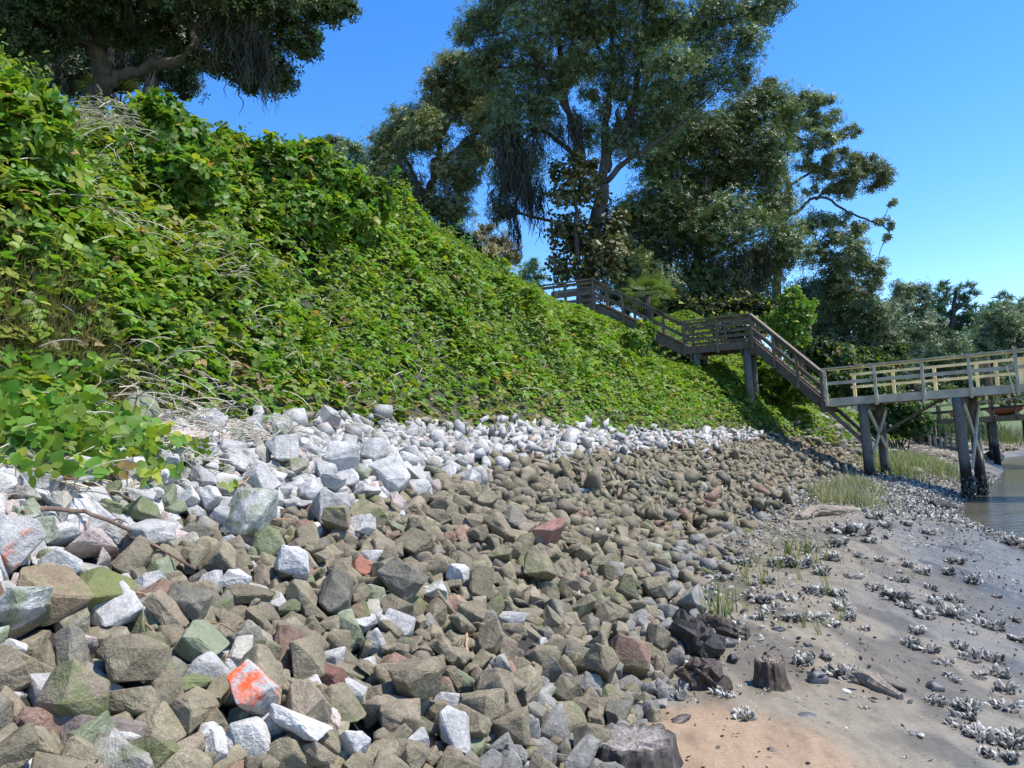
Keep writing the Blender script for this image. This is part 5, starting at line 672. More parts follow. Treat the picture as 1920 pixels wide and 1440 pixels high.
def rock_material(name, from_object, paint=False):
    mt, nt, N, L, P = newmat(name)
    pos = N.new('ShaderNodeNewGeometry')
    if from_object:
        oi = N.new('ShaderNodeObjectInfo'); base, moss = oi.outputs['Color'], oi.outputs['Alpha']
    else:
        at_ = nd(N, 'ShaderNodeAttribute', attribute_name='tint'); base, moss = at_.outputs['Color'], at_.outputs['Alpha']
    p = pos.outputs['Position']
    big = noise_n(N, L, p, 7, 3); fine = noise_n(N, L, p, 55, 3, 0.7); speck = noise_n(N, L, p, 230, 2)
    v = ramp(N, L, big.outputs[0], [(0.3, grey(0.72)), (0.7, grey(1.25))])
    c = mixc(N, L, 1.0, base, v.outputs[0], 'MULTIPLY')
    v2 = ramp(N, L, fine.outputs[0], [(0.3, grey(0.78)), (0.7, grey(1.2))])
    c = mixc(N, L, 1.0, c, v2.outputs[0], 'MULTIPLY')
    v3 = ramp(N, L, speck.outputs[0], [(0.36, grey(0.55)), (0.47, grey(1.0)), (0.66, grey(1.15))])
    c = mixc(N, L, 0.7, c, v3.outputs[0], 'MULTIPLY')
    mo = noise_n(N, L, p, 9, 4, 0.65)
    mf = mathn(N, L, 'SUBTRACT', mathn(N, L, 'ADD', mo.outputs[0], mathn(N, L, 'MULTIPLY', moss, 0.62)), 0.62)
    mf = mathn(N, L, 'MULTIPLY', mf, 5.0, True)
    c = mixc(N, L, mathn(N, L, 'MULTIPLY', mf, 0.0 if paint else 0.75), c, (0.135, 0.165, 0.052))
    if paint:
        pn = noise_n(N, L, p, 5.5, 4, 0.7)
        c = mixc(N, L, mathn(N, L, 'MULTIPLY', mathn(N, L, 'SUBTRACT', mathn(N, L, 'ADD', pn.outputs[0], moss), 1.0), 9.0, True), c, (0.68, 0.115, 0.03))
    L.new(c, P.inputs['Base Color']); P.inputs['Roughness'].default_value = 0.82
    P.inputs['Specular IOR Level'].default_value = 0.3
    hb = noise_n(N, L, p, 22, 5, 0.7)
    bump(N, L, hb.outputs[0], 0.55, 0.05, P.inputs['Normal'])
    return mt
M = {}
M['stone'] = rock_material('quarry_stone', True)
M['painted_stone'] = rock_material('painted_stone', True, True)
M['stone_mass'] = rock_material('quarry_stone_mass', False)

def wood_material(name, dark, light, rough=0.75, grain=14.0, use_tint=True, wet_below=None):
    mt, nt, N, L, P = newmat(name)
    tc = N.new('ShaderNodeNewGeometry')
    mp = N.new('ShaderNodeMapping'); mp.inputs['Scale'].default_value = (1, 1, 0.22)
    L.new(tc.outputs['Position'], mp.inputs['Vector'])
    a = noise_n(N, L, mp.outputs[0], grain * 2.2, 5, 0.7); b = noise_n(N, L, tc.outputs['Position'], 2.3, 4, 0.6)
    c = ramp(N, L, a.outputs[0], [(0.3, dark), (0.7, light)]).outputs[0]
    v = ramp(N, L, b.outputs[0], [(0.3, grey(0.72)), (0.7, grey(1.2))]).outputs[0]
    c = mixc(N, L, 1.0, c, v, 'MULTIPLY')
    if use_tint:
        at_ = nd(N, 'ShaderNodeAttribute', attribute_name='tint'); c = mixc(N, L, 1.0, c, at_.outputs['Color'], 'MULTIPLY')
    if wet_below is not None:
        sp = N.new('ShaderNodeSeparateXYZ'); L.new(tc.outputs['Position'], sp.inputs[0])
        h = mathn(N, L, 'ADD', sp.outputs['Z'], mathn(N, L, 'MULTIPLY', b.outputs[0], 0.5))
        f = mathn(N, L, 'MULTIPLY', mathn(N, L, 'SUBTRACT', wet_below, h), 2.2, True)
        c = mixc(N, L, f, c, (0.022, 0.020, 0.016))
    L.new(c, P.inputs['Base Color']); P.inputs['Roughness'].default_value = rough
    P.inputs['Specular IOR Level'].default_value = 0.3
    bump(N, L, a.outputs[0], 0.35, 0.02, P.inputs['Normal'])
    return mt
M['old_wood'] = wood_material('weathered_dark_timber', (0.095, 0.068, 0.045), (0.19, 0.142, 0.10))
M['grey_wood'] = wood_material('weathered_grey_timber', (0.45, 0.395, 0.275), (0.60, 0.53, 0.385))
M['new_wood'] = wood_material('fresh_yellow_pine', (0.78, 0.60, 0.27), (0.90, 0.76, 0.42), 0.6)
M['pile'] = wood_material('tarred_pile', (0.10, 0.095, 0.075), (0.22, 0.205, 0.165), 0.8, 20, True, 0.75)
M['bark'] = wood_material('oak_bark', (0.040, 0.034, 0.028), (0.115, 0.10, 0.085), 0.9, 9)
M['drift'] = wood_material('silvered_driftwood', (0.05, 0.043, 0.037), (0.21, 0.188, 0.163), 0.85, 30)
M['char'] = wood_material('blackened_wet_wood', (0.012, 0.011, 0.010), (0.075, 0.062, 0.052), 0.6, 30)
M['stick'] = wood_material('dry_stick', (0.15, 0.095, 0.065), (0.30, 0.20, 0.14), 0.8, 30)

M['straw'] = wood_material('dry_straw', (0.42, 0.36, 0.26), (0.66, 0.59, 0.45), 0.85, 30)
def leaf_material(name, trans=0.4, rough=0.45, spec=0.4, vary=0.25, tr_tint=(1.25, 1.35, 0.6)):
    mt, nt, N, L, P = newmat(name)
    at_ = nd(N, 'ShaderNodeAttribute', attribute_name='tint')
    c = at_.outputs['Color']
    L.new(c, P.inputs['Base Color']); P.inputs['Roughness'].default_value = rough
    P.inputs['Specular IOR Level'].default_value = spec
    t = N.new('ShaderNodeBsdfTranslucent')
    L.new(mixc(N, L, 1.0, c, tr_tint, 'MULTIPLY'), t.inputs['Color'])
    mx = N.new('ShaderNodeMixShader'); mx.inputs[0].default_value = trans
    L.new(P.outputs[0], mx.inputs[1]); L.new(t.outputs[0], mx.inputs[2])
    L.new(mx.outputs[0], N['Material Output'].inputs['Surface'])
    return mt
M['vine_leaf'] = leaf_material('vine_leaf', 0.42, 0.5, 0.35)
M['oak_leaf'] = leaf_material('oak_leaf', 0.25, 0.5, 0.4, tr_tint=(1.1, 1.25, 0.6))
M['grass'] = leaf_material('marsh_grass_blade', 0.35, 0.6, 0.25)
M['moss'] = leaf_material('hanging_moss', 0.25, 0.9, 0.05, tr_tint=(1, 1, 0.9))

mt, nt, N, L, P = newmat('oyster_shell')
tc = N.new('ShaderNodeNewGeometry'); at_ = nd(N, 'ShaderNodeAttribute', attribute_name='tint')
a = noise_n(N, L, tc.outputs['Position'], 60, 4, 0.7)
L.new(mixc(N, L, 1.0, at_.outputs['Color'], ramp(N, L, a.outputs[0], [(0.35, grey(0.45)), (0.62, grey(1.15))]).outputs[0], 'MULTIPLY'), P.inputs['Base Color'])
P.inputs['Roughness'].default_value = 0.6; bump(N, L, a.outputs[0], 0.5, 0.01, P.inputs['Normal'])
M['shell'] = mt

# ------------------------------------------------------------------ ground sheet and river
def axis(parts):
    out = []
    for a, b, st in parts: out += list(np.arange(a, b, st))
    return out
gx = axis([(-24, -9, 0.6), (-9, -1, 0.16), (-1, 6.5, 0.055), (6.5, 17, 0.16), (17, 40, 0.6)])
k = 40.0
while k < 2500: gx.append(k); k += max(0.9, (k - 36) * 0.14)
k = -24.0; neg = []
while k > -2500: k -= max(0.9, (-k - 20) * 0.14); neg.append(k)
gx = np.array(sorted(neg + gx))
gy = axis([(-30, -4, 1.2), (-4, 2.2, 0.3), (2.2, 12, 0.06), (12, 32, 0.14), (32, 70, 0.6)])
k = 70.0
while k < 3000: gy.append(k); k += max(1.0, (k - 62) * 0.12)
gy = np.array(gy)
GX, GY = np.meshgrid(gx, gy)
GS, GT = xy_st(GX, GY)
GZ = profile(GS, GT)
xr, yr = GX.ravel(), GY.ravel()
mudw = 1 - sstep(-0.1, 0.6, GS)
near = np.exp(-np.maximum(yr - 6, 0) / 12)
GZ = GZ + mudw * (0.03 * fbm(xr * 0.9, yr * 0.9, 2, 3) + 0.014 * fbm(xr * 3.1, yr * 2.2, 3, 9) * near + 0.006 * fbm(xr * 11, yr * 7, 2, 21) * near)
GZ = GZ + (1 - mudw) * 0.05 * fbm(xr * 1.7, yr * 1.7, 2, 4)
ux, uy, uf = project(np.stack([xr, yr, GZ], 1))
# sediment: tan mud, a tongue of orange sand near the stumps, grey silt towards the water, dark earth under vines
tan_, greyc, orange = np.array([0.238, 0.198, 0.135]), np.array([0.178, 0.160, 0.126]), np.array([0.315, 0.215, 0.130])
soil = np.array([0.045, 0.045, 0.022]); under = np.array([0.028, 0.024, 0.018])  # under: near-black, painting in the shade of the gaps between stones
n1 = fbm(xr * 0.8, yr * 0.35, 3, 31); n2 = fbm(xr * 2.6, yr * 1.1, 3, 44)
o = np.exp(-(((xr - 0.95) / 0.95) ** 2 + ((yr - 4.15) / 0.85) ** 2))
o = sstep(0.28, 0.62, o + 0.16 * n2)
g = sstep(-1.2, -3.0, GS + 0.9 * n1) * (1 - 0)
streak = sstep(0.15, 0.6, n2 + 0.5 * n1)
colr = tan_[None] * (1 + 0.14 * n2[:, None])
colr = colr * (1 - g[:, None]) + greyc[None] * g[:, None]
colr = colr * (1 - 0.42 * streak[:, None])
colr = colr * (1 - o[:, None]) + orange[None] * (1 + 0.12 * n2[:, None]) * o[:, None]
w_r = sstep(-0.15, 0.5, GS)[:, None]; colr = colr * (1 - w_r) + under * w_r
w_s = sstep(-0.4, 0.3, GS - toe(GT))[:, None]; colr = colr * (1 - w_s) + soil * w_s
lawn = (sstep(34, 40, GT) * sstep(0.3, 1.2, GS - toe(GT)))[:, None]
colr = colr * (1 - lawn) + np.array([0.085, 0.125, 0.035]) * lawn
wet = 0.25 + 0.75 * sstep(-2.0, -4.0, GS + 0.9 * n1) + 0.2 * streak
wet = np.clip(wet * (1 - sstep(-0.1, 0.5, GS)), 0, 1)
nxg, nyg = len(gx), len(gy)
idx = np.arange(nxg * nyg).reshape(nyg, nxg)
Fq = np.stack([idx[:-1, :-1].ravel(), idx[:-1, 1:].ravel(), idx[1:, 1:].ravel(), idx[1:, :-1].ravel()], 1)
me = fast_mesh('ground', np.stack([xr, yr, GZ], 1), [Fq], np.concatenate([colr, wet[:, None]], 1), True)
mt, nt, N, L, P = newmat('mud_and_earth')
at_ = nd(N, 'ShaderNodeAttribute', attribute_name='tint'); tc = N.new('ShaderNodeNewGeometry')
mp = N.new('ShaderNodeMapping'); mp.inputs['Scale'].default_value = (1, 0.45, 1); mp.inputs['Rotation'].default_value = (0, 0, 0.45)
L.new(tc.outputs['Position'], mp.inputs['Vector'])
a = noise_n(N, L, mp.outputs[0], 9, 6, 0.65); b = noise_n(N, L, tc.outputs['Position'], 130, 3, 0.7)
c = mixc(N, L, 1.0, at_.outputs['Color'], ramp(N, L, a.outputs[0], [(0.32, grey(0.70)), (0.5, grey(1.0)), (0.7, grey(1.18))]).outputs[0], 'MULTIPLY')
c = mixc(N, L, 0.6, c, ramp(N, L, b.outputs[0], [(0.3, grey(0.6)), (0.48, grey(1.0)), (0.70, grey(1.3))]).outputs[0], 'MULTIPLY')
L.new(c, P.inputs['Base Color'])
rr = mathn(N, L, 'SUBTRACT', 0.74, mathn(N, L, 'MULTIPLY', at_.outputs['Alpha'], 0.48))
puddle = noise_n(N, L, mp.outputs[0], 1.6, 4, 0.6)
rr = mathn(N, L, 'SUBTRACT', rr, mathn(N, L, 'MULTIPLY', mathn(N, L, 'MULTIPLY', mathn(N, L, 'SUBTRACT', puddle.outputs[0], 0.5), 4.0, True), mathn(N, L, 'MULTIPLY', at_.outputs['Alpha'], 0.45)))
L.new(rr, P.inputs['Roughness']); P.inputs['Specular IOR Level'].default_value = 0.4
ripple_map = N.new('ShaderNodeMapping'); ripple_map.inputs['Scale'].default_value = (1, 3.2, 1); ripple_map.inputs['Rotation'].default_value = (0, 0, 0.5)
L.new(tc.outputs['Position'], ripple_map.inputs['Vector'])
ripples = noise_n(N, L, ripple_map.outputs[0], 11, 3, 0.55)
hh = mathn(N, L, 'ADD', mathn(N, L, 'ADD', a.outputs[0], mathn(N, L, 'MULTIPLY', ripples.outputs[0], 0.8)), mathn(N, L, 'MULTIPLY', b.outputs[0], 0.25))
bump(N, L, hh, 0.5, 0.03, P.inputs['Normal'])
go = link('ground', me, mt); tag(go, 'grey tan tidal mudflat rising to the earth of the bank', kind='structure')

mt, nt, N, L, P = newmat('river_water')
tc = N.new('ShaderNodeNewGeometry')
mp = N.new('ShaderNodeMapping'); mp.inputs['Scale'].default_value = (0.6, 1.5, 1)
L.new(tc.outputs['Position'], mp.inputs['Vector'])
a = noise_n(N, L, mp.outputs[0], 2.2, 4, 0.6); b = noise_n(N, L, mp.outputs[0], 0.35, 3, 0.6)
L.new(ramp(N, L, b.outputs[0], [(0.3, (0.085, 0.078, 0.05)), (0.7, (0.125, 0.115, 0.078))]).outputs[0], P.inputs['Base Color'])
P.inputs['Roughness'].default_value = 0.13; P.inputs['IOR'].default_value = 1.33
bump(N, L, a.outputs[0], 0.35, 0.12, P.inputs['Normal'])
wm = bpy.data.meshes.new('river')
wm.from_pydata([(2, -60, WATER_Z), (3000, -60, WATER_Z), (3000, 3000, WATER_Z), (2, 3000, WATER_Z)], [], [(0, 1, 2, 3)])
tag(link('river', wm, mt), 'brown green tidal river water', kind='structure')
# ------------------------------------------------------------------ quarry stones on the slope
_r = np.array(STONE_REST, float).reshape(-1, 8)
KS = 0.86                                      # the tumbled heap, drawn a little finer
_h = _r[:, 2] / 100.0 - profile(_r[:, 1] / 100.0, np.clip(_r[:, 0] / 100.0, 0, 6))
_sel = (_r[:, 1] > 85) & (_r[:, 1] < 215)      # a second strip of the same heap carries the stones up to the vines
_q = np.concatenate([_r[:, 3:6], _r[_sel, 3:6]]) / 99.0
rp = np.stack([np.concatenate([_r[:, 0] / 100 * KS, _r[_sel, 0] / 100 * KS + 0.37]),
               np.concatenate([_r[:, 1] / 100 * KS, 3.33 + (_r[_sel, 1] / 100 - 0.85) * KS]),
               np.concatenate([_h * KS, _h[_sel] * KS])], 1)
rd = np.concatenate([_r[:, 6], _r[_sel, 6]]) / 100.0 * 1.12
rd = 0.225 * (rd / 0.225) ** 0.68 * KS
rk = np.concatenate([_r[:, 7], (_r[_sel, 7] + 5) % N_SHAPES]).astype(int)
rq = np.concatenate([np.sqrt(np.maximum(1 - (_q ** 2).sum(1), 0))[:, None], _q], 1)
rq = rq / np.linalg.norm(rq, axis=1)[:, None]
n = len(rd)
LIB, LIBB = [], []
stone_meshes = []
for k in range(N_SHAPES):
    bm = rock_bm(k)
    bm.verts.ensure_lookup_table()
    LIB.append((np.array([v.co[:] for v in bm.verts]), [[v.index for v in f.verts] for f in bm.faces]))
    rng = np.random.default_rng(50 + k)
    bmesh.ops.bevel(bm, geom=list(bm.edges), offset=0.022, segments=1, affect='EDGES', clamp_overlap=True)
    bmesh.ops.triangulate(bm, faces=[f for f in bm.faces if len(f.verts) > 4])
    bmesh.ops.subdivide_edges(bm, edges=[e for e in bm.edges if e.calc_length() > 0.16], cuts=2, use_grid_fill=True)
    for v in bm.verts:
        q = v.co * 3.0 + Vector((k * 7.1, 0, 0))
        v.co += v.co.normalized() * (0.026 * mnoise.noise(q) + 0.022 * mnoise.noise(q * 2.7) + 0.014 * mnoise.noise(q * 7))
    bmesh.ops.triangulate(bm, faces=[f for f in bm.faces if len(f.verts) > 4])
    bm.verts.index_update()
    LIBB.append((np.array([v.co[:] for v in bm.verts]), [[v.index for v in f.verts] for f in bm.faces]))
    me = bpy.data.meshes.new('stone'); bm.to_mesh(me); me.materials.append(M['stone']); stone_meshes.append(me)
    bm.free()
FAR = []
for k in range(N_SHAPES):                      # sharper slabs for the distant part of the slope
    bm = bmesh.new()
    for v in rock_points(k)[:9]: bm.verts.new(v * np.array([1.3, 1.0, 0.62]))
    bmesh.ops.convex_hull(bm, input=bm.verts); bmesh.ops.delete(bm, geom=[v for v in bm.verts if not v.link_faces], context='VERTS')
    bmesh.ops.dissolve_limit(bm, angle_limit=R(22), verts=bm.verts, edges=bm.edges); bm.verts.index_update()
    FAR.append((np.array([v.co[:] for v in bm.verts]), [[v.index for v in f.verts] for f in bm.faces])); bm.free()
def q2m(q):
    w, x, y, z = q[:, 0], q[:, 1], q[:, 2], q[:, 3]
    return np.stack([np.stack([1-2*(y*y+z*z), 2*(x*y-z*w), 2*(x*z+y*w)], 1), np.stack([2*(x*y+z*w), 1-2*(x*x+z*z), 2*(y*z-x*w)], 1),
                     np.stack([2*(x*z-y*w), 2*(y*z+x*w), 1-2*(x*x+y*y)], 1)], 1)
def place(t0, sel):
    T = rp[sel, 0] + t0; S = rp[sel, 1]
    x, y = st_xy(S, T)
    i = np.clip(np.searchsorted(ST, T), 0, len(ST) - 1)
    th = np.arctan2(STAN[i, 1], STAN[i, 0])
    z = rp[sel, 2] + profile(S, T)
    Rz = np.zeros((len(T), 3, 3)); Rz[:, 0, 0] = np.cos(th); Rz[:, 0, 1] = -np.sin(th); Rz[:, 1, 0] = np.sin(th); Rz[:, 1, 1] = np.cos(th); Rz[:, 2, 2] = 1
    return np.stack([x, y, z], 1), Rz @ q2m(rq[sel]), T, S
rng = np.random.default_rng(77)
def stone_tint(z, T, S):
    n = len(z)
    c = np.zeros((n, 4)); kind = np.empty(n, object)
    x, y = st_xy(S, T)
    edge = 1.22 + 0.16 * sstep(4, 10, T) + 0.10 * vnoise(T * 0.9, S * 1.0, 61) + rng.normal(0, 0.06, n)
    grey_ = z > edge
    low_grey = (rng.random(n) < np.clip(0.36 - 0.10 * (T - 1.4), 0.025, 0.36)) & (z > 0.2)
    for i in range(n):
        u = rng.random(); b = rng.uniform(0.82, 1.2)
        if grey_[i] or low_grey[i]:
            if u < 0.78: c[i, :3] = np.array([0.475, 0.452, 0.412]) * b; kind[i] = 'pale grey'
            elif u < 0.9: c[i, :3] = np.array([0.45, 0.36, 0.31]) * b; kind[i] = 'pinkish grey'
            else: c[i, :3] = np.array([0.34, 0.31, 0.25]) * b; kind[i] = 'tan grey'
            c[i, 3] = (rng.random() < 0.4) * rng.uniform(0.2, 0.75) if low_grey[i] else (rng.random() < 0.06) * 0.4
        else:
            if u < 0.74: c[i, :3] = np.array([0.232, 0.194, 0.125]) * b; kind[i] = 'olive brown'
            elif u < 0.88: c[i, :3] = np.array([0.245, 0.198, 0.135]) * b; kind[i] = 'warm brown'
            elif u < 0.965: c[i, :3] = np.array([0.19, 0.17, 0.128]) * b; kind[i] = 'dark grey'
            else: c[i, :3] = np.array([0.26, 0.165, 0.115]) * b; kind[i] = 'reddish brown'
            c[i, 3] = (rng.random() < 0.18) * rng.uniform(0.1, 0.4)
            if z[i] < 0.22 and rng.random() < 0.55:
                c[i, :3] = np.array([0.25, 0.235, 0.2]) * b; kind[i] = 'silty grey'; c[i, 3] = 0
    return c, kind
allsel = np.arange(n)
Pn, Rn, Tn, Sn = place(0.0, allsel)
Cn, Kn = stone_tint(Pn[:, 2], Tn, Sn)
Pn[Sn > np.minimum(4.1, toe(Tn) + 0.12), 2] -= 0.6          # none lie up under the vines
# which stones show largest from the eye: rays at points on each stone against all stones
from mathutils.bvhtree import BVHTree
VV, FF, OW = [], [], []; base = 0; WV = []
for i in range(n):
    v, f = LIB[rk[i]]
    w = (v * rd[i]) @ Rn[i].T + Pn[i]
    WV.append(w); VV.append(w); FF += [[x + base for x in g] for g in f]; OW += [i] * len(f); base += len(v)
bvh = BVHTree.FromPolygons(np.concatenate(VV).tolist(), FF)
ux, uy, uf = project(Pn)
score = np.zeros(n); eye = Vector((0, 0, EYE))
inside = (uf > 0.3) & (ux > -20) & (ux < 1940) & (uy < 1460)
cand = [i for i in np.argsort(-rd / np.maximum(uf, 0.5)) if inside[i]][:1500]
for i in cand:
    hit = 0; tot = 0
    c0 = Pn[i]
    for p in WV[i]:
        for s in (0.96, 0.55):
            q = c0 + (p - c0) * s
            px, py, _ = project(q)
            if not (0 <= px[0] <= 1920 and 0 <= py[0] <= 1440): tot += 1; continue
            d = Vector(q) - eye
            h = bvh.ray_cast(eye, d.normalized(), 60)
            tot += 1; hit += (h[2] is not None and OW[h[2]] == i)
    score[i] = hit / max(tot, 1) * (rd[i] * FPX / uf[i]) ** 2
chosen = [int(i) for i in np.argsort(-score)[:300] if score[i] > 0]
chosen_set = set(chosen)
# stones that stand out in the photograph: nearest visible stone to each spot gets that look
SPECIAL = [((470, 1302), (0.70, 0.135, 0.035, 0.0), 'orange', 'bright orange spray-painted block of stone among grey stones', 1.15),
           ((18, 1032), (0.62, 0.16, 0.07, 0.0), 'orange', 'pale stone with red orange paint at the edge of the pile', 1.1),
           ((352, 1292), (0.27, 0.27, 0.17, 0.72), 'green', 'bright green algae covered stone beside the orange painted one', 1.1),
           ((560, 1368), (0.58, 0.56, 0.52, 0.0), 'white', 'clean white granite stone right below the orange painted one', 1.1),
           ((660, 1412), (0.57, 0.55, 0.51, 0.0), 'white', 'clean white granite stone low at the foot of the pile', 1.1),
           ((553, 1058), (0.55, 0.53, 0.49, 0.0), 'white', 'pale upright granite stone standing alone among brown stones', 1.15),
           ((28, 1145), (0.46, 0.45, 0.43, 0.32), 'white', 'big pale granite stone with green lower half at the pile edge', 1.2),
           ((140, 1000), (0.54, 0.52, 0.48, 0.1), 'white', 'broad pale granite stone under the long fallen branch', 1.2),
           ((460, 965), (0.50, 0.49, 0.45, 0.30), 'white', 'big pale stone with a green cap near the dry vines', 1.35),
           ((724, 915), (0.53, 0.51, 0.47, 0.0), 'white', 'long pale slab lying at the edge of the brown stones', 1.25),
           ((1030, 1000), (0.36, 0.20, 0.15, 0.0), 'pink', 'pink faced stone in the middle of the brown slope', 1.2),
           ((85, 1120), (0.28, 0.21, 0.13, 0.15), 'tan', 'big tan stone at the edge below the fallen branch', 1.2),
           ((175, 1130), (0.30, 0.24, 0.11, 0.6), 'yellow', 'yellow green stained tan stone below the fallen branch', 1.2),
           ((680, 1075), (0.30, 0.13, 0.085, 0.0), 'red', 'small brick red stone among the olive brown ones', 1.0),
           ((620, 1280), (0.17, 0.085, 0.06, 0.0), 'red', 'dark red stone right of the orange painted one', 1.1),
           ((195, 1410), (0.22, 0.18, 0.15, 0.0), 'lichen', 'broad stone spotted with pale lichen at the bottom of the pile', 1.2)]
SPAN = [88, 90, 96, 100, 76, 66, 104, 104, 98, 92, 56, 135, 104, 46, 68, 185]
named = {}
donors = [int(i) for i in np.argsort(-rd) if not (uf[i] > 0.3 and -80 < ux[i] < 2000 and uy[i] < 1500) and rd[i] > 0.16][:400]
for q_, ((px, py), col, kd, lab, grow) in enumerate(SPECIAL):
    d_ = ray(max(px, 25), py); d_ = d_.normalized()
    spot = bvh.ray_cast(eye, d_, 60)[0] or on_ground(max(px, 25), py)
    i = donors[q_ * 3]
    rd[i] = SPAN[q_] / FPX * spot.y / 0.88
    Pn[i] = np.array(spot) + np.array((0, 0, 0.02)) - np.array(d_) * (-0.10 if SPAN[q_] > 120 else -0.02) * rd[i] / 0.2
    WV[i] = (LIB[rk[i]][0] * rd[i]) @ Rn[i].T + Pn[i]
    named[i] = (lab, kd); Cn[i] = col; Kn[i] = kd; chosen.insert(0, i)
chosen = chosen[:300]; chosen_set = set(chosen)
ux, uy, uf = project(Pn)
STONES = []
for i in chosen:
    o = bpy.data.objects.new('quarry_stone', stone_meshes[rk[i]]); COL.objects.link(o)
    A = Matrix(Rn[i].tolist()).to_4x4()
    o.matrix_world = Matrix.Translation(Vector(Pn[i])) @ A @ Matrix.Scale(rd[i], 4)
    o.color = tuple(Cn[i])
    if i in named and named[i][1] == 'orange':
        o.material_slots[0].link = 'OBJECT'; o.material_slots[0].material = M['painted_stone']; o.color = (0.42, 0.40, 0.37, 0.56 if named[i][0].startswith('bright') else 0.42)
    w = WV[i]; a_, b_, _ = project(w)
    ext = np.sort(np.ptp(LIB[rk[i]][0], axis=0))[::-1]
    shape = 'slab' if ext[2] < 0.42 else ('block' if ext[1] > 0.8 else 'wedge' if ext[1] < 0.68 else 'stone')
    STONES.append((o, i, shape))
# the rest of the pile
rest = [i for i in range(n) if i not in chosen_set]
V, F3, F4, Cc = [], [], [], []; base = 0
def push(i, lib, P, Rm, d, col):
    global base
    v, f = lib
    V.append((v * d) @ Rm.T + P); Cc.append(np.tile(col, (len(v), 1)))
    for g in f:
        g = [x + base for x in g]
        if len(g) == 3: F3.append(g)
        elif len(g) == 4: F4.append(g)
        else:
            for k in range(1, len(g) - 1): F3.append([g[0], g[k], g[k+1]])
    base += len(v)
for i in rest: push(i, LIBB[rk[i]] if uf[i] < 8 else LIB[rk[i]], Pn[i], Rn[i], rd[i], Cn[i])
# chinking: small stones wherever bare earth would show between the big ones
gaps = []
for _ in range(9000):
    tq, sq = rng.uniform(-.8, 9.6), rng.uniform(.05, 3.75)
    gxx, gyy = st_xy(np.array([sq]), np.array([tq])); gz_ = float(profile(np.array([sq]), np.array([tq]))[0])
    top = bvh.ray_cast(Vector((gxx[0], gyy[0], gz_ + 2)), Vector((0, 0, -1)), 1.965)
    if top[0] is not None or any((gxx[0] - a) ** 2 + (gyy[0] - b) ** 2 < .011 for a, b in gaps): continue
    gaps.append((gxx[0], gyy[0])); dq = rng.uniform(.13, .23)
    cq, _k = stone_tint(np.array([gz_ + .05]), np.array([tq]), np.array([sq]))
    push(0, LIBB[int(rng.integers(N_SHAPES))], np.array([gxx[0], gyy[0], gz_ + dq * .28]), np.array(Quaternion(Vector(rng.normal(size=3)).normalized(), rng.uniform(0, 6.28)).to_matrix()), dq, cq[0])
for t0, cut in ((10.6, 9.6), (21.2, 20.2), (31.6, 30.7)):
    sel = allsel
    P2, R2, T2, S2 = place(t0, sel)
    keep = (T2 > cut) & (T2 < cut + 10.6) & (rng.random(n) > sstep(29.5, 34, T2) * 0.97)
    keep &= S2 < toe(T2) + 0.12
    C2, K2 = stone_tint(P2[:, 2], T2, S2)
    for i in np.nonzero(keep)[0]: j = rk[(i * 7 + 3) % n]; push(i, FAR[j], P2[i], R2[i], rd[i] * 1.12, C2[i])
me = fast_mesh('quarry_stone_slope', np.concatenate(V), [np.array(F3), np.array(F4)], np.concatenate(Cc))
tag(link('quarry_stone_slope', me, M['stone_mass']), 'slope of smaller grey and brown quarry stones', 'rubble', kind='stuff')
# ------------------------------------------------------------------ wooden dock over the mud
def hdir(a, b):
    d = Vector((b[0]-a[0], b[1]-a[1], 0)); return d.normalized()
DZ = 2.64                                     # deck height
D0 = Vector((10.95, 27.0, DZ))
DD = hdir((10.95, 27.0), (14.1, 24.65)); DN = Vector((-DD.y, DD.x, 0))     # along the dock; away from the eye
if DN.y < 0: DN = -DN
DL, DW = 8.6, 1.55
def dk(a, b=0.0, z=0.0): return D0 + DD * a + DN * b + Vector((0, 0, z))
dock = empty('dock', dk(3.0, DW / 2))
dock.location.z = ground_z(dock.location.x, dock.location.y)
tag(dock, 'grey wooden dock with yellow pine far railing on tall piles over the mud', 'dock')
mb = MB()
k = 0.0
while k < DL:
    mb.beam(dk(k + 0.07, -0.02, -0.02), dk(k + 0.07, DW + 0.02, -0.02), 0.136, 0.036); k += 0.145
mb.build('deck', M['grey_wood'], dock)
def bar(name, a, b, w, h, mat, parent, up=(0, 0, 1), c=None):
    q = MB(); q.beam(a, b, w, h, up, c); return q.build(name, mat, parent)
bar('fascia_board', dk(-0.02, -0.045, -0.14), dk(DL, -0.045, -0.14), 0.045, 0.26, M['grey_wood'], dock)
bar('fascia_board', dk(-0.02, DW + 0.045, -0.14), dk(DL, DW + 0.045, -0.14), 0.045, 0.26, M['new_wood'], dock)
for j in range(3):
    bar('joist', dk(0, 0.3 + j * 0.47, -0.16), dk(DL, 0.3 + j * 0.47, -0.16), 0.05, 0.2, M['old_wood'], dock)
RH = 1.02
posts_n = [0.02, 1.62, 3.05, 4.38, 5.62, 6.9, 8.2]
for a in posts_n:
    bar('railing_post', dk(a, -0.115, -0.33 if a > 0.5 else -0.26), dk(a, -0.115, RH), 0.09, 0.09, M['grey_wood'], dock, DN)
bar('top_rail', dk(-0.08, -0.10, RH + 0.022), dk(DL, -0.10, RH + 0.022), 0.15, 0.042, M['grey_wood'], dock)
bar('inner_rail', dk(0.1, -0.04, RH - 0.045), dk(DL, -0.04, RH - 0.045), 0.038, 0.05, M['new_wood'], dock)
bar('middle_rail', dk(0, -0.045, 0.52), dk(DL, -0.045, 0.52), 0.04, 0.115, M['grey_wood'], dock)
for a in [0.55, 1.85, 3.15, 4.4, 4.95, 6.3, 7.5, 8.4]:
    bar('railing_post', dk(a, DW + 0.115, -0.3), dk(a, DW + 0.115, 0.88), 0.1, 0.09, M['new_wood'], dock, DN)
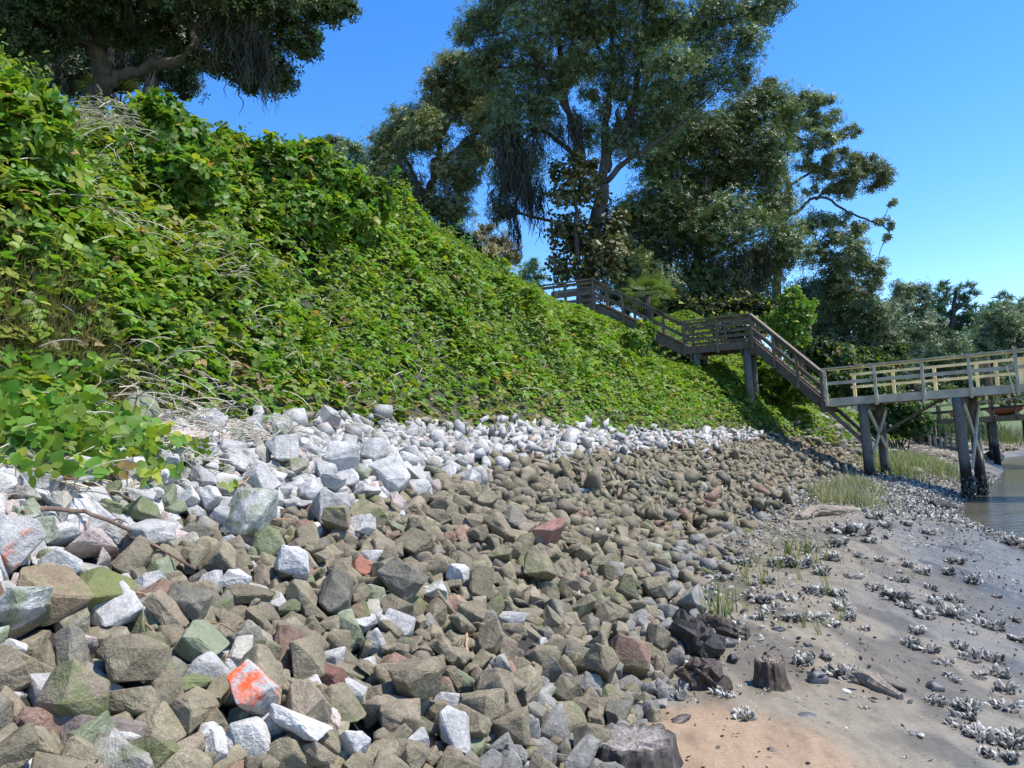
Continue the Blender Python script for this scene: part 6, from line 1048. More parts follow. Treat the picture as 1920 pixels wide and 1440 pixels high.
for a, b, z, h in ((0.45, DL, 0.86, 0.09), (0.45, DL, 0.40, 0.09)):
    bar('far_rail', dk(a, DW + 0.05, z), dk(b, DW + 0.05, z), 0.04, h, M['new_wood'], dock)
q = MB()
for j in range(4): q.beam(dk(5.62 + j * 0.13, DW + 0.01, 0.02), dk(5.62 + j * 0.13, DW + 0.01, RH - 0.16), 0.122, 0.03, DN)
q.build('gate_panel', M['new_wood'], dock)
bar('gate_cap', dk(5.5, DW - 0.02, RH - 0.13), dk(6.25, DW - 0.02, RH - 0.13), 0.1, 0.04, M['new_wood'], dock)
q = MB(); q.tube([dk(4.72, DW + 0.2, -0.4), dk(4.7, DW + 0.2, RH - 0.02)], [0.105, 0.095], 10, 0.06, 3); q.build('mooring_pile', M['drift'], dock)
bar('loose_board', dk(5.52, -0.19, -0.36), dk(5.38, -0.19, 0.60), 0.035, 0.05, M['new_wood'], dock, DN)
bents = [1.12, 3.95, 7.5]
for a in bents:
    for b, off in ((0.06, 0.0), (1.38, 0.24)):
        top = dk(a + off, b, -0.27); fx = dk(a + off + 0.06, b - 0.08)
        gz = ground_z(fx.x, fx.y) - 0.5
        q = MB()
        nseg = 8
        pts = [top.lerp(Vector((fx.x, fx.y, gz)), i / nseg) for i in range(nseg + 1)]
        q.tube(pts, [0.152 + 0.014 * i / nseg for i in range(nseg + 1)], 16, 0.03, int(a * 10 + b * 7))
        pl = q.build('pile', M['pile'], dock, True)
        # collar of oysters grown on the foot of the pile
        rg = np.random.default_rng(int(a * 100 + b * 10)); q = MB()
        if a > 3:
            for _ in range(150):
                h = 0.05 + 0.75 * rg.random() ** 1.5; th = rg.uniform(0, 6.28)
                c0 = Vector((fx.x, fx.y, gz + 0.5 + h)) + Vector((math.cos(th), math.sin(th), 0)) * (0.14 + 0.03 * rg.random())
                dv = Vector((math.cos(th) * .7, math.sin(th) * .7, rg.normal(0, .6) + .5)).normalized()
                q.tube([c0 - dv * 0.03, c0 + dv * 0.02, c0 + dv * rg.uniform(.05, .1)], [0.02, 0.035, 0.008], 5, 0.25, int(rg.integers(1e6)), np.array([0.16, 0.145, 0.12]) * rg.uniform(.4, 1.5))
            q.build('oyster_crust', M['shell'], pl)
    for side in (-0.17, 0.17):
        bar('pile_cap', dk(a + side, -0.06, -0.385), dk(a + side, 1.52, -0.385), 0.06, 0.22, M['grey_wood'] if side < 0 else M['old_wood'], dock)
    lo = ground_z(dk(a).x, dk(a).y)
    hgt = DZ - 0.5 - lo
    bar('cross_brace', dk(a + 0.20, -0.05, -0.5), dk(a + 0.40, 1.45, -0.5 - hgt * 0.66), 0.05, 0.15, M['grey_wood'], dock)
    bar('cross_brace', dk(a + 0.44, 1.45, -0.5), dk(a + 0.24, -0.05, -0.5 - hgt * 0.66), 0.05, 0.15, M['grey_wood'], dock)
bar('knee_brace', dk(-0.02, 0.05, -0.38), dk(1.05, 0.05, -1.55), 0.10, 0.24, M['old_wood'], dock, DN)
bar('knee_brace', dk(-0.02, 1.4, -0.38), dk(1.05, 1.4, -1.55), 0.10, 0.24, M['old_wood'], dock, DN)
bar('knee_brace', dk(1.25, 0.7, -1.45), dk(3.4, 0.7, -0.3), 0.08, 0.14, M['old_wood'], dock, DN)
bar('header_beam', dk(-0.12, -0.12, -0.36), dk(-0.12, DW + 0.1, -0.36), 0.14, 0.2, M['old_wood'], dock)
for a in (3.95, 4.75, 5.35, 6.1, 6.75, 7.4):
    bar('joist_end', dk(a, -0.03, -0.345), dk(a, 0.28, -0.345), 0.06, 0.14, M['new_wood'], dock)

# ------------------------------------------------------------------ stairs from the dock up to the top of the bank
stairs = empty('staircase', (9.2, 29.4, ground_z(9.2, 29.4)))
tag(stairs, 'dark weathered wooden staircase climbing the green bank with a landing halfway', 'staircase')
SW = 1.45
LZ, TZ = 5.12, 7.35
LA, LB = Vector((9.25, 29.3, LZ)), Vector((6.9, 30.35, LZ))
TA, TB = Vector((3.65, 31.9, TZ)), Vector((1.35, 32.8, TZ))
BOT = dk(-0.15, 0.05, 0.0)
SNRM = Vector((0.44, 0.90, 0)).normalized()
def out_n(a, b): return SNRM
def slab(a, b, z):
    nn = out_n(a, b); d = hdir(a, b); L_ = Vector((b.x-a.x, b.y-a.y, 0)).length
    q = MB(); k = 0
    while k < L_:
        p = a + d * (k + 0.07); q.beam(p + Vector((0, 0, z - .02)), p + nn * SW + Vector((0, 0, z - .02)), 0.136, 0.036); k += 0.145
    q.build('landing_deck', M['old_wood'], stairs)
    bar('fascia_board', a + Vector((0, 0, z - 0.17)) - nn * .03, b + Vector((0, 0, z - 0.17)) - nn * .03, 0.05, 0.26, M['old_wood'], stairs)
    bar('fascia_board', a + nn * (SW + .03) + Vector((0, 0, z - 0.17)), b + nn * (SW + .03) + Vector((0, 0, z - 0.17)), 0.05, 0.26, M['old_wood'], stairs)
def railing(a, b, nposts, rails, slope=False, near=True, first=True, last=True):
    nn = out_n(a, b); off = nn * (-0.1 if near else SW + 0.1); inn = nn * (0.06 if near else -0.06)
    for i in range(nposts):
        if (i == 0 and not first) or (i == nposts - 1 and not last): continue
        p = a.lerp(b, i / (nposts - 1)) + off
        bar('railing_post', p + Vector((0, 0, -0.36)), p + Vector((0, 0, 0.98)), 0.1, 0.1, M['old_wood'], stairs, nn, (1.15, 1.15, 1.15))
    for z, h in rails:
        bar('railing_board', a + off + inn + Vector((0, 0, z)), b + off + inn + Vector((0, 0, z)), 0.04, h, M['old_wood'], stairs)
    bar('handrail', a + off + Vector((0, 0, 1.0)), b + off + Vector((0, 0, 1.0)), 0.16, 0.045, M['old_wood'], stairs, (0, 0, 1), (1.5, 1.5, 1.5))
def flight(a, b):
    """a = low end, b = high end, at tread level"""
    nn = out_n(a, b); d = b - a
    for off in (-0.02, SW + 0.02):
        bar('stringer', a + nn * off + Vector((0, 0, -0.20)), b + nn * off + Vector((0, 0, -0.20)), 0.06, 0.32, M['old_wood'], stairs)
    ns = max(6, int(round((b.z - a.z) / 0.19)))
    q = MB(); h = hdir(a, b)
    for i in range(ns):
        p = a.lerp(b, (i + 0.5) / ns) + Vector((0, 0, 0.02))
        q.beam(p, p + nn * SW, 0.27, 0.04, (0, 0, 1), (1.6, 1.6, 1.6))
    q.build('treads', M['old_wood'], stairs)
slab(LA, LB, 0.0); slab(TA, TB, 0.0)
flight(BOT, LA); flight(LB, TA)
lrails = [(0.88, 0.1), (0.66, 0.1), (0.45, 0.1), (0.24, 0.1)]
srails = [(0.86, 0.12), (0.42, 0.12), (0.10, 0.05)]
for near in (True, False):
    railing(LA, LB, 3, lrails, near=near)
    railing(TA, TB, 3, [(0.88, 0.12), (0.45, 0.14)], near=near)
    railing(BOT, LA, 4, srails, near=near, last=False)
    railing(LB, TA, 4, srails, near=near, first=False, last=False)
def post_pile(p, r):
    gz = ground_z(p.x, p.y) - 0.5; q = MB()
    q.tube([p, p.lerp(Vector((p.x + .03, p.y, gz)), .5), Vector((p.x + .05, p.y - .02, gz))], [r, r * 1.03, r * 1.06], 16, 0.02, int(p.x * 100))
    q.build('pile', M['grey_wood'] if False else M['pile'], stairs, True)
ln = out_n(LA, LB); ld = hdir(LA, LB)
for k_ in (0.28, 2.2):
    for b in (0.12, SW - 0.1): post_pile(LA + ld * k_ + ln * b + Vector((0, 0, -0.3)), 0.14)
    for s_ in (-.16, .16):
        bar('pile_cap', LA + ld * (k_ + s_) - ln * 0.06 + Vector((0, 0, -0.42)), LA + ld * (k_ + s_) + ln * (SW + 0.1) + Vector((0, 0, -0.42)), 0.06, 0.24, M['old_wood'], stairs)
for p in (TA + out_n(TA, TB) * .1, TA + out_n(TA, TB) * (SW - .1)): post_pile(p + hdir(TA, TB) * .2 + Vector((0, 0, -.3)), 0.13)

# ------------------------------------------------------------------ lower dock farther along the shore, with kayaks on it
F0_, F1_ = Vector((26.4, 53.5, 1.75)), Vector((24.9, 36.5, 1.75))
fd = hdir(F0_, F1_); fnn = Vector((-fd.y, fd.x, 0)); fnn = fnn if fnn.x > 0 else -fnn
far_dock = empty('dock', (26.3, 45, ground_z(26.3, 45)))
tag(far_dock, 'low dark wooden dock in the distance standing in the water', 'dock')
FL = (F1_ - F0_).length
def fk(a, b=0.0, z=0.0): return F0_ + fd * a + fnn * b + Vector((0, 0, z))
q = MB(); k = 0
while k < FL: q.beam(fk(k + .1, 0, -.02), fk(k + .1, 1.8, -.02), 0.19, 0.04); k += 0.2
q.build('deck', M['old_wood'], far_dock)
for b in (-0.04, 1.84): bar('fascia_board', fk(0, b, -0.16), fk(FL, b, -0.16), 0.06, 0.28, M['grey_wood'], far_dock, (0, 0, 1), (.55, .55, .6))
for b in (-0.1, 1.9):
    for i in range(9): bar('railing_post', fk(FL * i / 8, b, -.25), fk(FL * i / 8, b, .82), 0.1, 0.1, M['old_wood'], far_dock, fnn)
    bar('top_rail', fk(0, b, .84), fk(FL, b, .84), 0.2, 0.05, M['grey_wood'], far_dock, (0, 0, 1), (1.1, 1.15, 1.3))
    bar('middle_rail', fk(0, b, .42), fk(FL, b, .42), 0.05, 0.12, M['old_wood'], far_dock)
for i in range(5):
    for b in (0.1, 1.7):
        p = fk(1.5 + i * 3.6, b, -.25); q = MB(); q.tube([p, (p.x, p.y, -1.6)], [0.15, 0.17], 10, 0.03, i); q.build('pile', M['pile'], far_dock, True)
bar('gangway', fk(0.1, .2, .1), fk(-5.0, .2, .45), 1.2, 0.08, M['grey_wood'], far_dock)
mt, nt, N, L, P = newmat('kayak_plastic'); oi = N.new('ShaderNodeObjectInfo'); L.new(oi.outputs['Color'], P.inputs['Base Color']); P.inputs['Roughness'].default_value = 0.5
M['kayak'] = mt
for (a, b, ln_, col, lab) in ((12.6, 0.55, 3.6, (0.30, 0.095, 0.04, 1), 'long orange kayak lying on the far low dock'),
                             (7.6, 0.6, 2.4, (0.5, 0.2, 0.03, 1), 'short yellow orange kayak on the far dock seen beside the pile')):
    q = MB(); pts = []; rad = []
    for i in range(9):
        t = i / 8; pts.append(fk(a + (t - .5) * ln_, b, 0.24 + 0.10 * abs(2 * t - 1) ** 2.5)); rad.append(0.03 + 0.23 * math.sin(math.pi * min(max(t, .02), .98)) ** 0.7)
    q.tube(pts, rad, 12)
    ky = tag(q.build('kayak', M['kayak'], None, True), lab, 'kayak'); ky.color = col
    q = MB(); q.tube([fk(a - .35, b, 0.47), fk(a, b, 0.49), fk(a + .35, b, 0.47)], [.05, .16, .05], 10); o_ = q.build('cockpit', M['char'], ky)
# ------------------------------------------------------------------ leaves
def leaflet(wd=0.42, fold=0.07, droop=0.10):
    V = np.array([(0, 0, 0), (-wd*.8, .22, fold), (-wd, .52, fold*.9), (-wd*.45, .83, fold*.2), (0, 1.0, -droop), (wd*.45, .83, fold*.2), (wd, .52, fold*.9), (wd*.8, .22, fold), (0, .5, 0)], float)
    return V, [(0, 8, 2, 1), (8, 4, 3, 2), (0, 7, 6, 8), (8, 6, 5, 4)]
def tri_leaf():
    V0, F0 = leaflet(); V, F = [], []
    for k, (ang, ox, oy, sc, tilt) in enumerate(((0, 0, .28, 1.0, -.1), (1.25, -.06, 0, .9, .15), (-1.25, .06, 0, .9, .15))):
        c, s = math.cos(ang), math.sin(ang)
        P = V0 * sc
        Q = np.stack([P[:, 0]*c - P[:, 1]*s + ox, P[:, 0]*s + P[:, 1]*c + oy, P[:, 2] - tilt * P[:, 1]], 1)
        F += [tuple(i + len(V0)*k for i in f) for f in F0]; V.append(Q)
    return np.concatenate(V), F
def oak_sprig():
    """five small leaves on a twig tip"""
    V, F = [], []
    rg = np.random.default_rng(5)
    for k in range(5):
        a = k * 1.256 + rg.uniform(-.3, .3); up = rg.uniform(-.2, .5)
        c, s = math.cos(a), math.sin(a)
        P = np.array([(0, .1, 0), (-.2, .55, .05), (0, 1, -.05), (.2, .55, .05)])
        V.append(np.stack([P[:, 0]*c - P[:, 1]*s, P[:, 0]*s + P[:, 1]*c, P[:, 2] + up * P[:, 1]], 1)); F.append(tuple(i + 4*k for i in (0, 3, 2, 1)))
    return np.concatenate(V), F
def blade(n=4, w=0.035, bend=0.35):
    V, F = [], []
    for i in range(n + 1):
        t = i / n; ww = w * (1 - t) ** 0.7 + 0.003
        V += [(-ww, bend * t * t, t), (ww, bend * t * t, t)]
        if i: F.append((2*i-2, 2*i-1, 2*i+1, 2*i))
    return np.array(V, float), F
def frames(nrm, rng, spin=None):
    n = len(nrm); nz = nrm / np.maximum(np.linalg.norm(nrm, axis=1), 1e-6)[:, None]
    r = rng.normal(size=(n, 3)); x = np.cross(r, nz); x /= np.maximum(np.linalg.norm(x, axis=1), 1e-6)[:, None]
    y = np.cross(nz, x)
    return np.stack([x, y, nz], 2)
def scatter(tmpl, P, Rm, size, col, name='leaves'):
    """copies of a small template at every P (n x 3), turned by Rm, scaled by size, tinted by col: ONE mesh"""
    V0, F0 = tmpl; n, m_ = len(P), len(V0)
    V = np.einsum('nij,mj->nmi', Rm, V0) * np.asarray(size).reshape(n, 1, 1) + P[:, None, :]
    C = np.repeat(col[:, None, :], m_, 1).reshape(n * m_, -1)
    faces = {}
    for f in F0: faces.setdefault(len(f), []).append(f)
    FF = []
    for k, fl in faces.items():
        fa = np.array(fl)
        FF.append((fa[None] + (np.arange(n) * m_)[:, None, None]).reshape(-1, k))
    return fast_mesh(name, V.reshape(-1, 3), FF, C)
TRI, LEAF, SPRIG, BLADE = tri_leaf(), leaflet(0.38), oak_sprig(), blade()
def vine_colors(n, rng, dry=0.05, yel=0.10, base=(0.155, 0.268, 0.030)):
    c = np.array(base)[None] * rng.uniform(0.6, 1.35, (n, 1)) * np.array([1, 1, 1])[None]
    c[:, 0] *= rng.uniform(0.75, 1.35, n)
    u = rng.random(n)
    y = u < yel; c[y] = np.array([0.33, 0.36, 0.04]) * rng.uniform(.7, 1.2, (y.sum(), 1))
    d = u > 1 - dry; c[d] = np.array([0.34, 0.22, 0.075]) * rng.uniform(.6, 1.3, (d.sum(), 1))
    return c
_rh = np.random.default_rng(19)
HUMPS = [(17.2, 5.6, .8, .75), (16.3, 5.2, .6, .5), (9.6, 6.6, .7, .5), (14.2, 7.6, .8, .5), (20.5, 5.2, .7, .5), (4.4, 5.4, .5, .35), (24, 4.6, .7, .4)]
HUMPS += [(_rh.uniform(6.5, 26), _rh.uniform(4.8, 7.6), _rh.uniform(.3, .6), _rh.uniform(.22, .55)) for _ in range(44)]
def mound(S, T):
    """thickness of the vine blanket over the earth"""
    b = 0.30 + 0.26 * fbm(T * 0.55, S * 0.6, 3, 71) + 0.12 * vnoise(T * 2.2, S * 2.2, 72)
    b = b + 0.55 * np.maximum(0, vnoise(T * 0.33 + 3, S * 0.42, 75)) * sstep(1.2, 3.5, S - toe(T))
    b = b + 0.42 * np.maximum(0, vnoise(T * 1.05 + 9, S * 1.0, 76)) ** 1.3 * sstep(0.5, 1.6, S - toe(T))
    for (gt, gs, gr, gh) in HUMPS: b = b + 1.35 * gh * np.exp(-((T - gt) ** 2 + (S - gs) ** 2) / (gr * gr))
    b = b * (1 - 0.55 * sstep(19, 24, T) * sstep(4.5, 6, S))
    return np.maximum(b, 0.06) * sstep(-0.25, 1.3, S - toe(T))
def surf(S, T, off=0.0):
    x, y = st_xy(S, T); return np.stack([x, y, profile(S, T) + mound(S, T) + off], 1)
def surf_nrm(S, T):
    e = 0.12; a = surf(S + e, T) - surf(S - e, T); b = surf(S, T + e) - surf(S, T - e)
    nn = np.cross(b, a); nn *= np.sign(nn[:, 2:3]) ; return nn / np.linalg.norm(nn, axis=1)[:, None]
rng = np.random.default_rng(11)
def blanket(T0, T1, S0, S1, dens, size, deep):
    n = int((T1 - T0) * (S1 - S0) * 1.35 * dens)
    T = rng.uniform(T0, T1, n); S = rng.uniform(S0, S1, n)
    tn = toe(T) + 0.35 * vnoise(T * 0.8, T * 0, 91) + 0.22 * vnoise(T * 2.7, T * 0, 92) + 0.35 * np.exp(-((T - 4.3) / .5) ** 2) - 0.3 * np.exp(-((T - 2.9) / .6) ** 2)
    hole = fbm(T * 1.1, S * 1.1, 2, 55)
    keep = (S > tn - 0.15 - 0.5 * (rng.random(n) < 0.06)) & ~((hole > 0.85) & (rng.random(n) < 0.6) & (T > 5))
    keep &= (S - tn > 0.5) | (rng.random(n) < 0.45 + 0.5 * sstep(0, .5, S - tn))
    T, S = T[keep], S[keep]; n = len(T)
    dep = deep * rng.random(n) ** 1.6
    P = surf(S, T); nn = surf_nrm(S, T)
    P = P - nn * dep[:, None] + nn * (0.06 * rng.random(n))[:, None]
    nr = nn * 0.55 + np.array([0, 0, 0.75]) + rng.normal(0, 0.42, (n, 3))
    return P, nr, size * rng.uniform(0.6, 1.3, n), S, T
P1, N1, S1_, s1, t1 = blanket(-2.5, 11, TOE - 0.6, 11.5, 400, 0.10, 0.30)
P2, N2, S2_, s2, t2 = blanket(11, 36, 0.9, 11.5, 265, 0.102, 0.28)
P3, N3, S3_, s3, t3 = blanket(36, 58, 0.9, 10.5, 60, 0.16, 0.35)
n4 = 750                                       # runners trailing down over the pale stones at the left
t4 = rng.normal(3.0, .42, n4); s4 = 4.15 - np.abs(rng.normal(0, .62, n4)) * (t4 < 3.8) - .1
x4, y4 = st_xy(s4, t4); P4 = np.stack([x4, y4, profile(s4, t4) + 0.16 + 0.2 * rng.random(n4)], 1)
N4 = np.array([0.35, -0.35, 0.6]) + rng.normal(0, .6, (n4, 3)); S4_ = 0.088 * rng.uniform(.6, 1.35, n4)
Pk, Nk, Sk = np.concatenate([P1, P2, P3, P4]), np.concatenate([N1, N2, N3, N4]), np.concatenate([S1_, S2_, S3_, S4_])
sk, tk = np.concatenate([s1, s2, s3, s4 + 4]), np.concatenate([t1, t2, t3, t4])
ck = vine_colors(len(Pk), rng, 0.02, 0.08)
patch = fbm(tk * 0.9, sk * 0.9, 2, 81)
yl = (patch > 0.55) & (rng.random(len(Pk)) < 0.45) & (tk < 14)
ck[yl] = np.array([0.26, 0.28, 0.04]) * rng.uniform(.6, 1.2, (yl.sum(), 1))
low = (sk < toe(tk) + 0.5) & (rng.random(len(Pk)) < 0.22); ck[low] = np.array([0.30, 0.23, 0.12]) * rng.uniform(.6, 1.2, (low.sum(), 1))
# leafy shoots standing out of the blanket, a second, narrower and paler leaf
shoots, sn = [], []
for _ in range(420):
    tt_, ss_ = rng.uniform(2.6, 18), rng.uniform(4.3, 8.6); p0 = surf(np.array([ss_]), np.array([tt_]), -.05)[0]
    dv = np.array([rng.normal(0, .35), rng.normal(0, .35) - .1, 1.0]); ln_ = rng.uniform(.2, .6); m_ = int(10 + ln_ * 22)
    shoots.append(p0 + dv * np.linspace(.1, ln_, m_)[:, None] + rng.normal(0, .035, (m_, 3))); sn.append(rng.normal(0, .7, (m_, 3)) + np.array([0, -.2, .5]))
shoots, sn = np.concatenate(shoots), np.concatenate(sn)
tag(link('weeds', scatter(leaflet(.26), shoots, frames(sn, rng), .085 * rng.uniform(.5, 1.3, len(shoots)), vine_colors(len(shoots), rng, .03, .12, (.17, .27, .05)), 'weeds'), M['vine_leaf']), 'pale green leafy weed shoots standing out of the vine blanket', 'weeds', kind='stuff')
vines = link('kudzu_vines', scatter(TRI, Pk, frames(Nk, rng), Sk, ck, 'kudzu_vines'), M['vine_leaf'])
tag(vines, 'blanket of bright green kudzu vines over the bank', 'vines', kind='stuff')

# dry tan stems tangled through the lower edge of the vines
def tangle(name, spots, label, rad=0.0048, c0=(1, 1, 1)):
    q = MB(); rg = np.random.default_rng(abs(hash(label)) % 1000 if False else len(label) * 7)
    for (t, s, n, spread, hgt) in spots:
        for k in range(n):
            tt = t + rg.normal(0, spread); ss = s + rg.normal(0, spread * .6)
            p = surf(np.array([ss]), np.array([tt]), 0.05 + hgt * rg.random())[0]
            a = rg.uniform(0, 6.28); L_ = rg.uniform(.2, .6); cv = rg.normal(0, 2.2); pts = []
            el = rg.normal(0.05, 0.35)
            for i in range(6):
                pts.append(p.copy()); p = p + np.array([math.cos(a) * math.cos(el), math.sin(a) * math.cos(el), math.sin(el)]) * L_ / 5; a += cv * .25 + rg.normal(0, .15); el -= 0.16
            q.tube(pts, rad * rg.uniform(.5, 1.25), 4, 0, 0, np.array(c0) * rg.uniform(.55, 1.3), cap=False)
    o = q.build(name, M['straw']); tag(o, label, 'vines', kind='stuff'); return o
tangle('dry_vines', [(4.4, 3.7, 260, .40, .16), (3.6, 3.5, 160, .45, .14), (2.9, 3.2, 90, .35, .16), (5.4, 3.7, 120, .5, .08), (2.6, 2.9, 60, .3, .1), (7.4, 3.7, 120, 1.0, .04), (11, 3.6, 120, 1.8, .03), (16, 3.4, 100, 2.5, .03)], 'dry tan vine stems tangled over the pale stones at the vine edge')
tangle('dead_vine_stems', [(6.6, 6.6, 170, .35, .35), (4.2, 6.2, 60, .6, .2), (5.4, 5.6, 60, .5, .18), (8.5, 5.5, 60, 1.0, .12), (13, 6, 60, 3, .1), (7.0, 4.8, 70, .4, .15)], 'pale dead stems sticking out of the green vines', 0.0042, (1, 1, .95))
# yellowed grass growing through the left edge
rg = np.random.default_rng(3); n = 4200
T = rg.normal(3.75, .33, n); S = rg.normal(4.25, .28, n)
P = surf(S, T, -0.05); nn = surf_nrm(S, T) * .5 + np.array([0, 0, .7]) + rg.normal(0, .45, (n, 3))
P[:, 2] -= 0.05
cg = np.where(rg.random((n, 1)) < .5, np.array([[0.13, 0.15, 0.035]]), np.array([[0.27, 0.20, 0.10]])) * rg.uniform(.6, 1.2, (n, 1))
tag(link('grass', scatter(BLADE, P, frames(nn, rg), rg.uniform(.07, .20, n), cg), M['grass']), 'fine yellow green grass among the vines near the pale stones', 'grass', kind='stuff')

# ------------------------------------------------------------------ bushes smothered by vines at the top of the bank
def ell_points(c, r, n, rng, shell=0.45, low=-0.75):
    d = rng.normal(size=(n, 3)); d /= np.linalg.norm(d, axis=1)[:, None]
    d[:, 2] = np.where(d[:, 2] < low, -d[:, 2], d[:, 2])
    rad = 1 - shell * rng.random(n) ** 1.5
    lump = 1 + 0.16 * fbm(d[:, 0] * 2.3 + c[0], d[:, 1] * 2.3 + d[:, 2] * 1.9 + c[1], 2, int(abs(c[0] * 13)) % 97)
    return np.array(c) + d * np.array(r) * (rad * lump)[:, None], d
def bush(name, label, cat, blobs, tmpl, size, dens, col, mat, group=None, stems=True, trans_dry=0.03, stemc=(1, 1, 1), up=0.5, seed=0, spec_yel=0.06):
    """blobs: (px, py, rx, ry, distance); crown of leaves + stems rooted in the bank"""
    rg = np.random.default_rng(seed + 900)
    Ps, Ns = [], []
    cs = []
    for (px, py, rx, ry, y) in blobs:
        c = at(px, py, y); k = y / FPX
        r = (rx * k, (rx + ry) * 0.5 * k, ry * k); cs.append((c, r))
        n = int(dens * 4 * math.pi * ((r[0] * r[1]) ** .5 * r[2]) ); n = max(n, 30)
        p, d = ell_points(c, r, n, rg); Ps.append(p); Ns.append(d * 0.6 + np.array([0, 0, up]) + rg.normal(0, .5, (n, 3)))
        for _ in range(7):                    # ragged lumps and long shoots break the outline
            dd = rg.normal(size=3); dd[2] = abs(dd[2]) * .9 + .1; dd[1] -= .3; dd /= np.linalg.norm(dd)
            c2 = np.array(c) + dd * np.array(r) * rg.uniform(.8, 1.05); r2 = np.array(r) * rg.uniform(.2, .42)
            p, d = ell_points(c2, r2, int(n * .07), rg, .8); Ps.append(p); Ns.append(d * .6 + np.array([0, 0, up]) + rg.normal(0, .5, d.shape))
        for _ in range(9):
            dd = rg.normal(size=3) * .6; dd[2] = abs(dd[2]) + .7; dd /= np.linalg.norm(dd); m_ = 9
            st = np.array(c) + rg.normal(0, .5, 3) * np.array(r); st[2] = c[2] + r[2] * rg.uniform(.5, .9)
            p = st + dd * np.linspace(0, rg.uniform(.18, .42) * min(1.0, r[2] * 1.2), m_)[:, None] + rg.normal(0, .035, (m_, 3)); Ps.append(p); Ns.append(rg.normal(0, .6, (m_, 3)) + np.array([0, -.2, .6]))
    P, Nn = np.concatenate(Ps), np.concatenate(Ns)
    cx = np.mean([c for c, r in cs], axis=0)
    base = Vector((cx[0], cx[1], ground_z(cx[0], cx[1]) - 0.1))
    root = empty(name, base); tag(root, label, cat, group)
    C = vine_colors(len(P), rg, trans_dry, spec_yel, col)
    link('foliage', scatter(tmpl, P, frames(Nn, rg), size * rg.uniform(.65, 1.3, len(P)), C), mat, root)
    if stems:
        q = MB()
        for (c, r) in cs:
            for k in range(3):
                e = c + Vector(rg.normal(0, .3, 3)) * min(r); b_ = base + Vector((rg.normal(0, .15), rg.normal(0, .15), 0))
                q.tube(bez(b_, (b_ + e) / 2 + Vector(rg.normal(0, .12, 3)), e, 5), [0.035, .03, .025, .02, .014, .008], 6, 0.05, k, stemc)
        q.build('stem', M['bark'], root, True)
    return root
VC = (0.155, 0.268, 0.030)
bush('vine_covered_bush', 'tall vine-smothered bush with yellow green leaves at the upper edge of the bank', 'bush',
     [(15, 228, 85, 72, 7.6), (70, 258, 62, 60, 7.8), (-40, 290, 110, 110, 7.2), (95, 335, 60, 60, 8.2), (40, 340, 110, 90, 7.4)], TRI, 0.098, 300, VC, M['vine_leaf'], seed=1, spec_yel=.1)
bush('vine_covered_bush', 'dark green leafy bush in front of the big leaning oak trunk', 'bush',
     [(300, 262, 62, 62, 10.4), (345, 295, 52, 64, 10.8), (275, 330, 55, 50, 10), (330, 350, 80, 60, 10)], TRI, 0.10, 260, (0.115, 0.225, 0.028), M['vine_leaf'], seed=2)
bush('vine_covered_bush', 'rounded green bush rising against the blue sky', 'bush',
     [(500, 340, 70, 70, 13), (560, 330, 75, 60, 13.2), (610, 355, 60, 55, 13.6), (470, 400, 50, 60, 12.6), (550, 410, 90, 60, 12.8), (680, 380, 60, 45, 14.6), (640, 420, 70, 45, 14)], TRI, 0.105, 230, (0.125, 0.24, 0.03), M['vine_leaf'], seed=3)
bush('vine_covered_bush', 'low leafy bush at the foot of the grey pale tree', 'bush',
     [(850, 485, 30, 22, 20), (800, 465, 25, 20, 19)], TRI, 0.11, 190, VC, M['vine_leaf'], seed=4)
bush('vine_covered_bush', 'small bright bush leaning on the upper stair posts', 'bush',
     [(1190, 640, 26, 18, 28), (1212, 622, 16, 16, 28.5)], TRI, 0.12, 170, VC, M['vine_leaf'], seed=5)
bush('leafy_bush', 'dark leafy bush hanging over the mud behind the dock piles', 'bush',
     [(1690, 775, 45, 40, 37), (1650, 755, 35, 35, 38), (1715, 800, 30, 25, 36.5), (1668, 800, 40, 22, 37)], LEAF, 0.2, 90, (0.045, 0.10, 0.03), M['vine_leaf'], seed=6)
bush('leafy_bush', 'bright green bush below the stairs beside the landing pile', 'bush',
     [(1460, 705, 40, 26, 31), (1500, 735, 45, 30, 31), (1425, 690, 25, 18, 31.5)], TRI, 0.12, 150, (0.125, 0.235, 0.03), M['vine_leaf'], seed=7)
# young walnut-like tree right of the landing: fine bright leaves
bush('young_tree', 'slender bright green young tree right of the stair landing', 'tree',
     [(1485, 560, 22, 20, 33), (1500, 590, 30, 26, 33), (1475, 605, 34, 26, 33.2), (1490, 635, 30, 26, 33)], LEAF, 0.15, 120, (0.14, 0.26, 0.035), M['vine_leaf'], seed=8, up=.2)
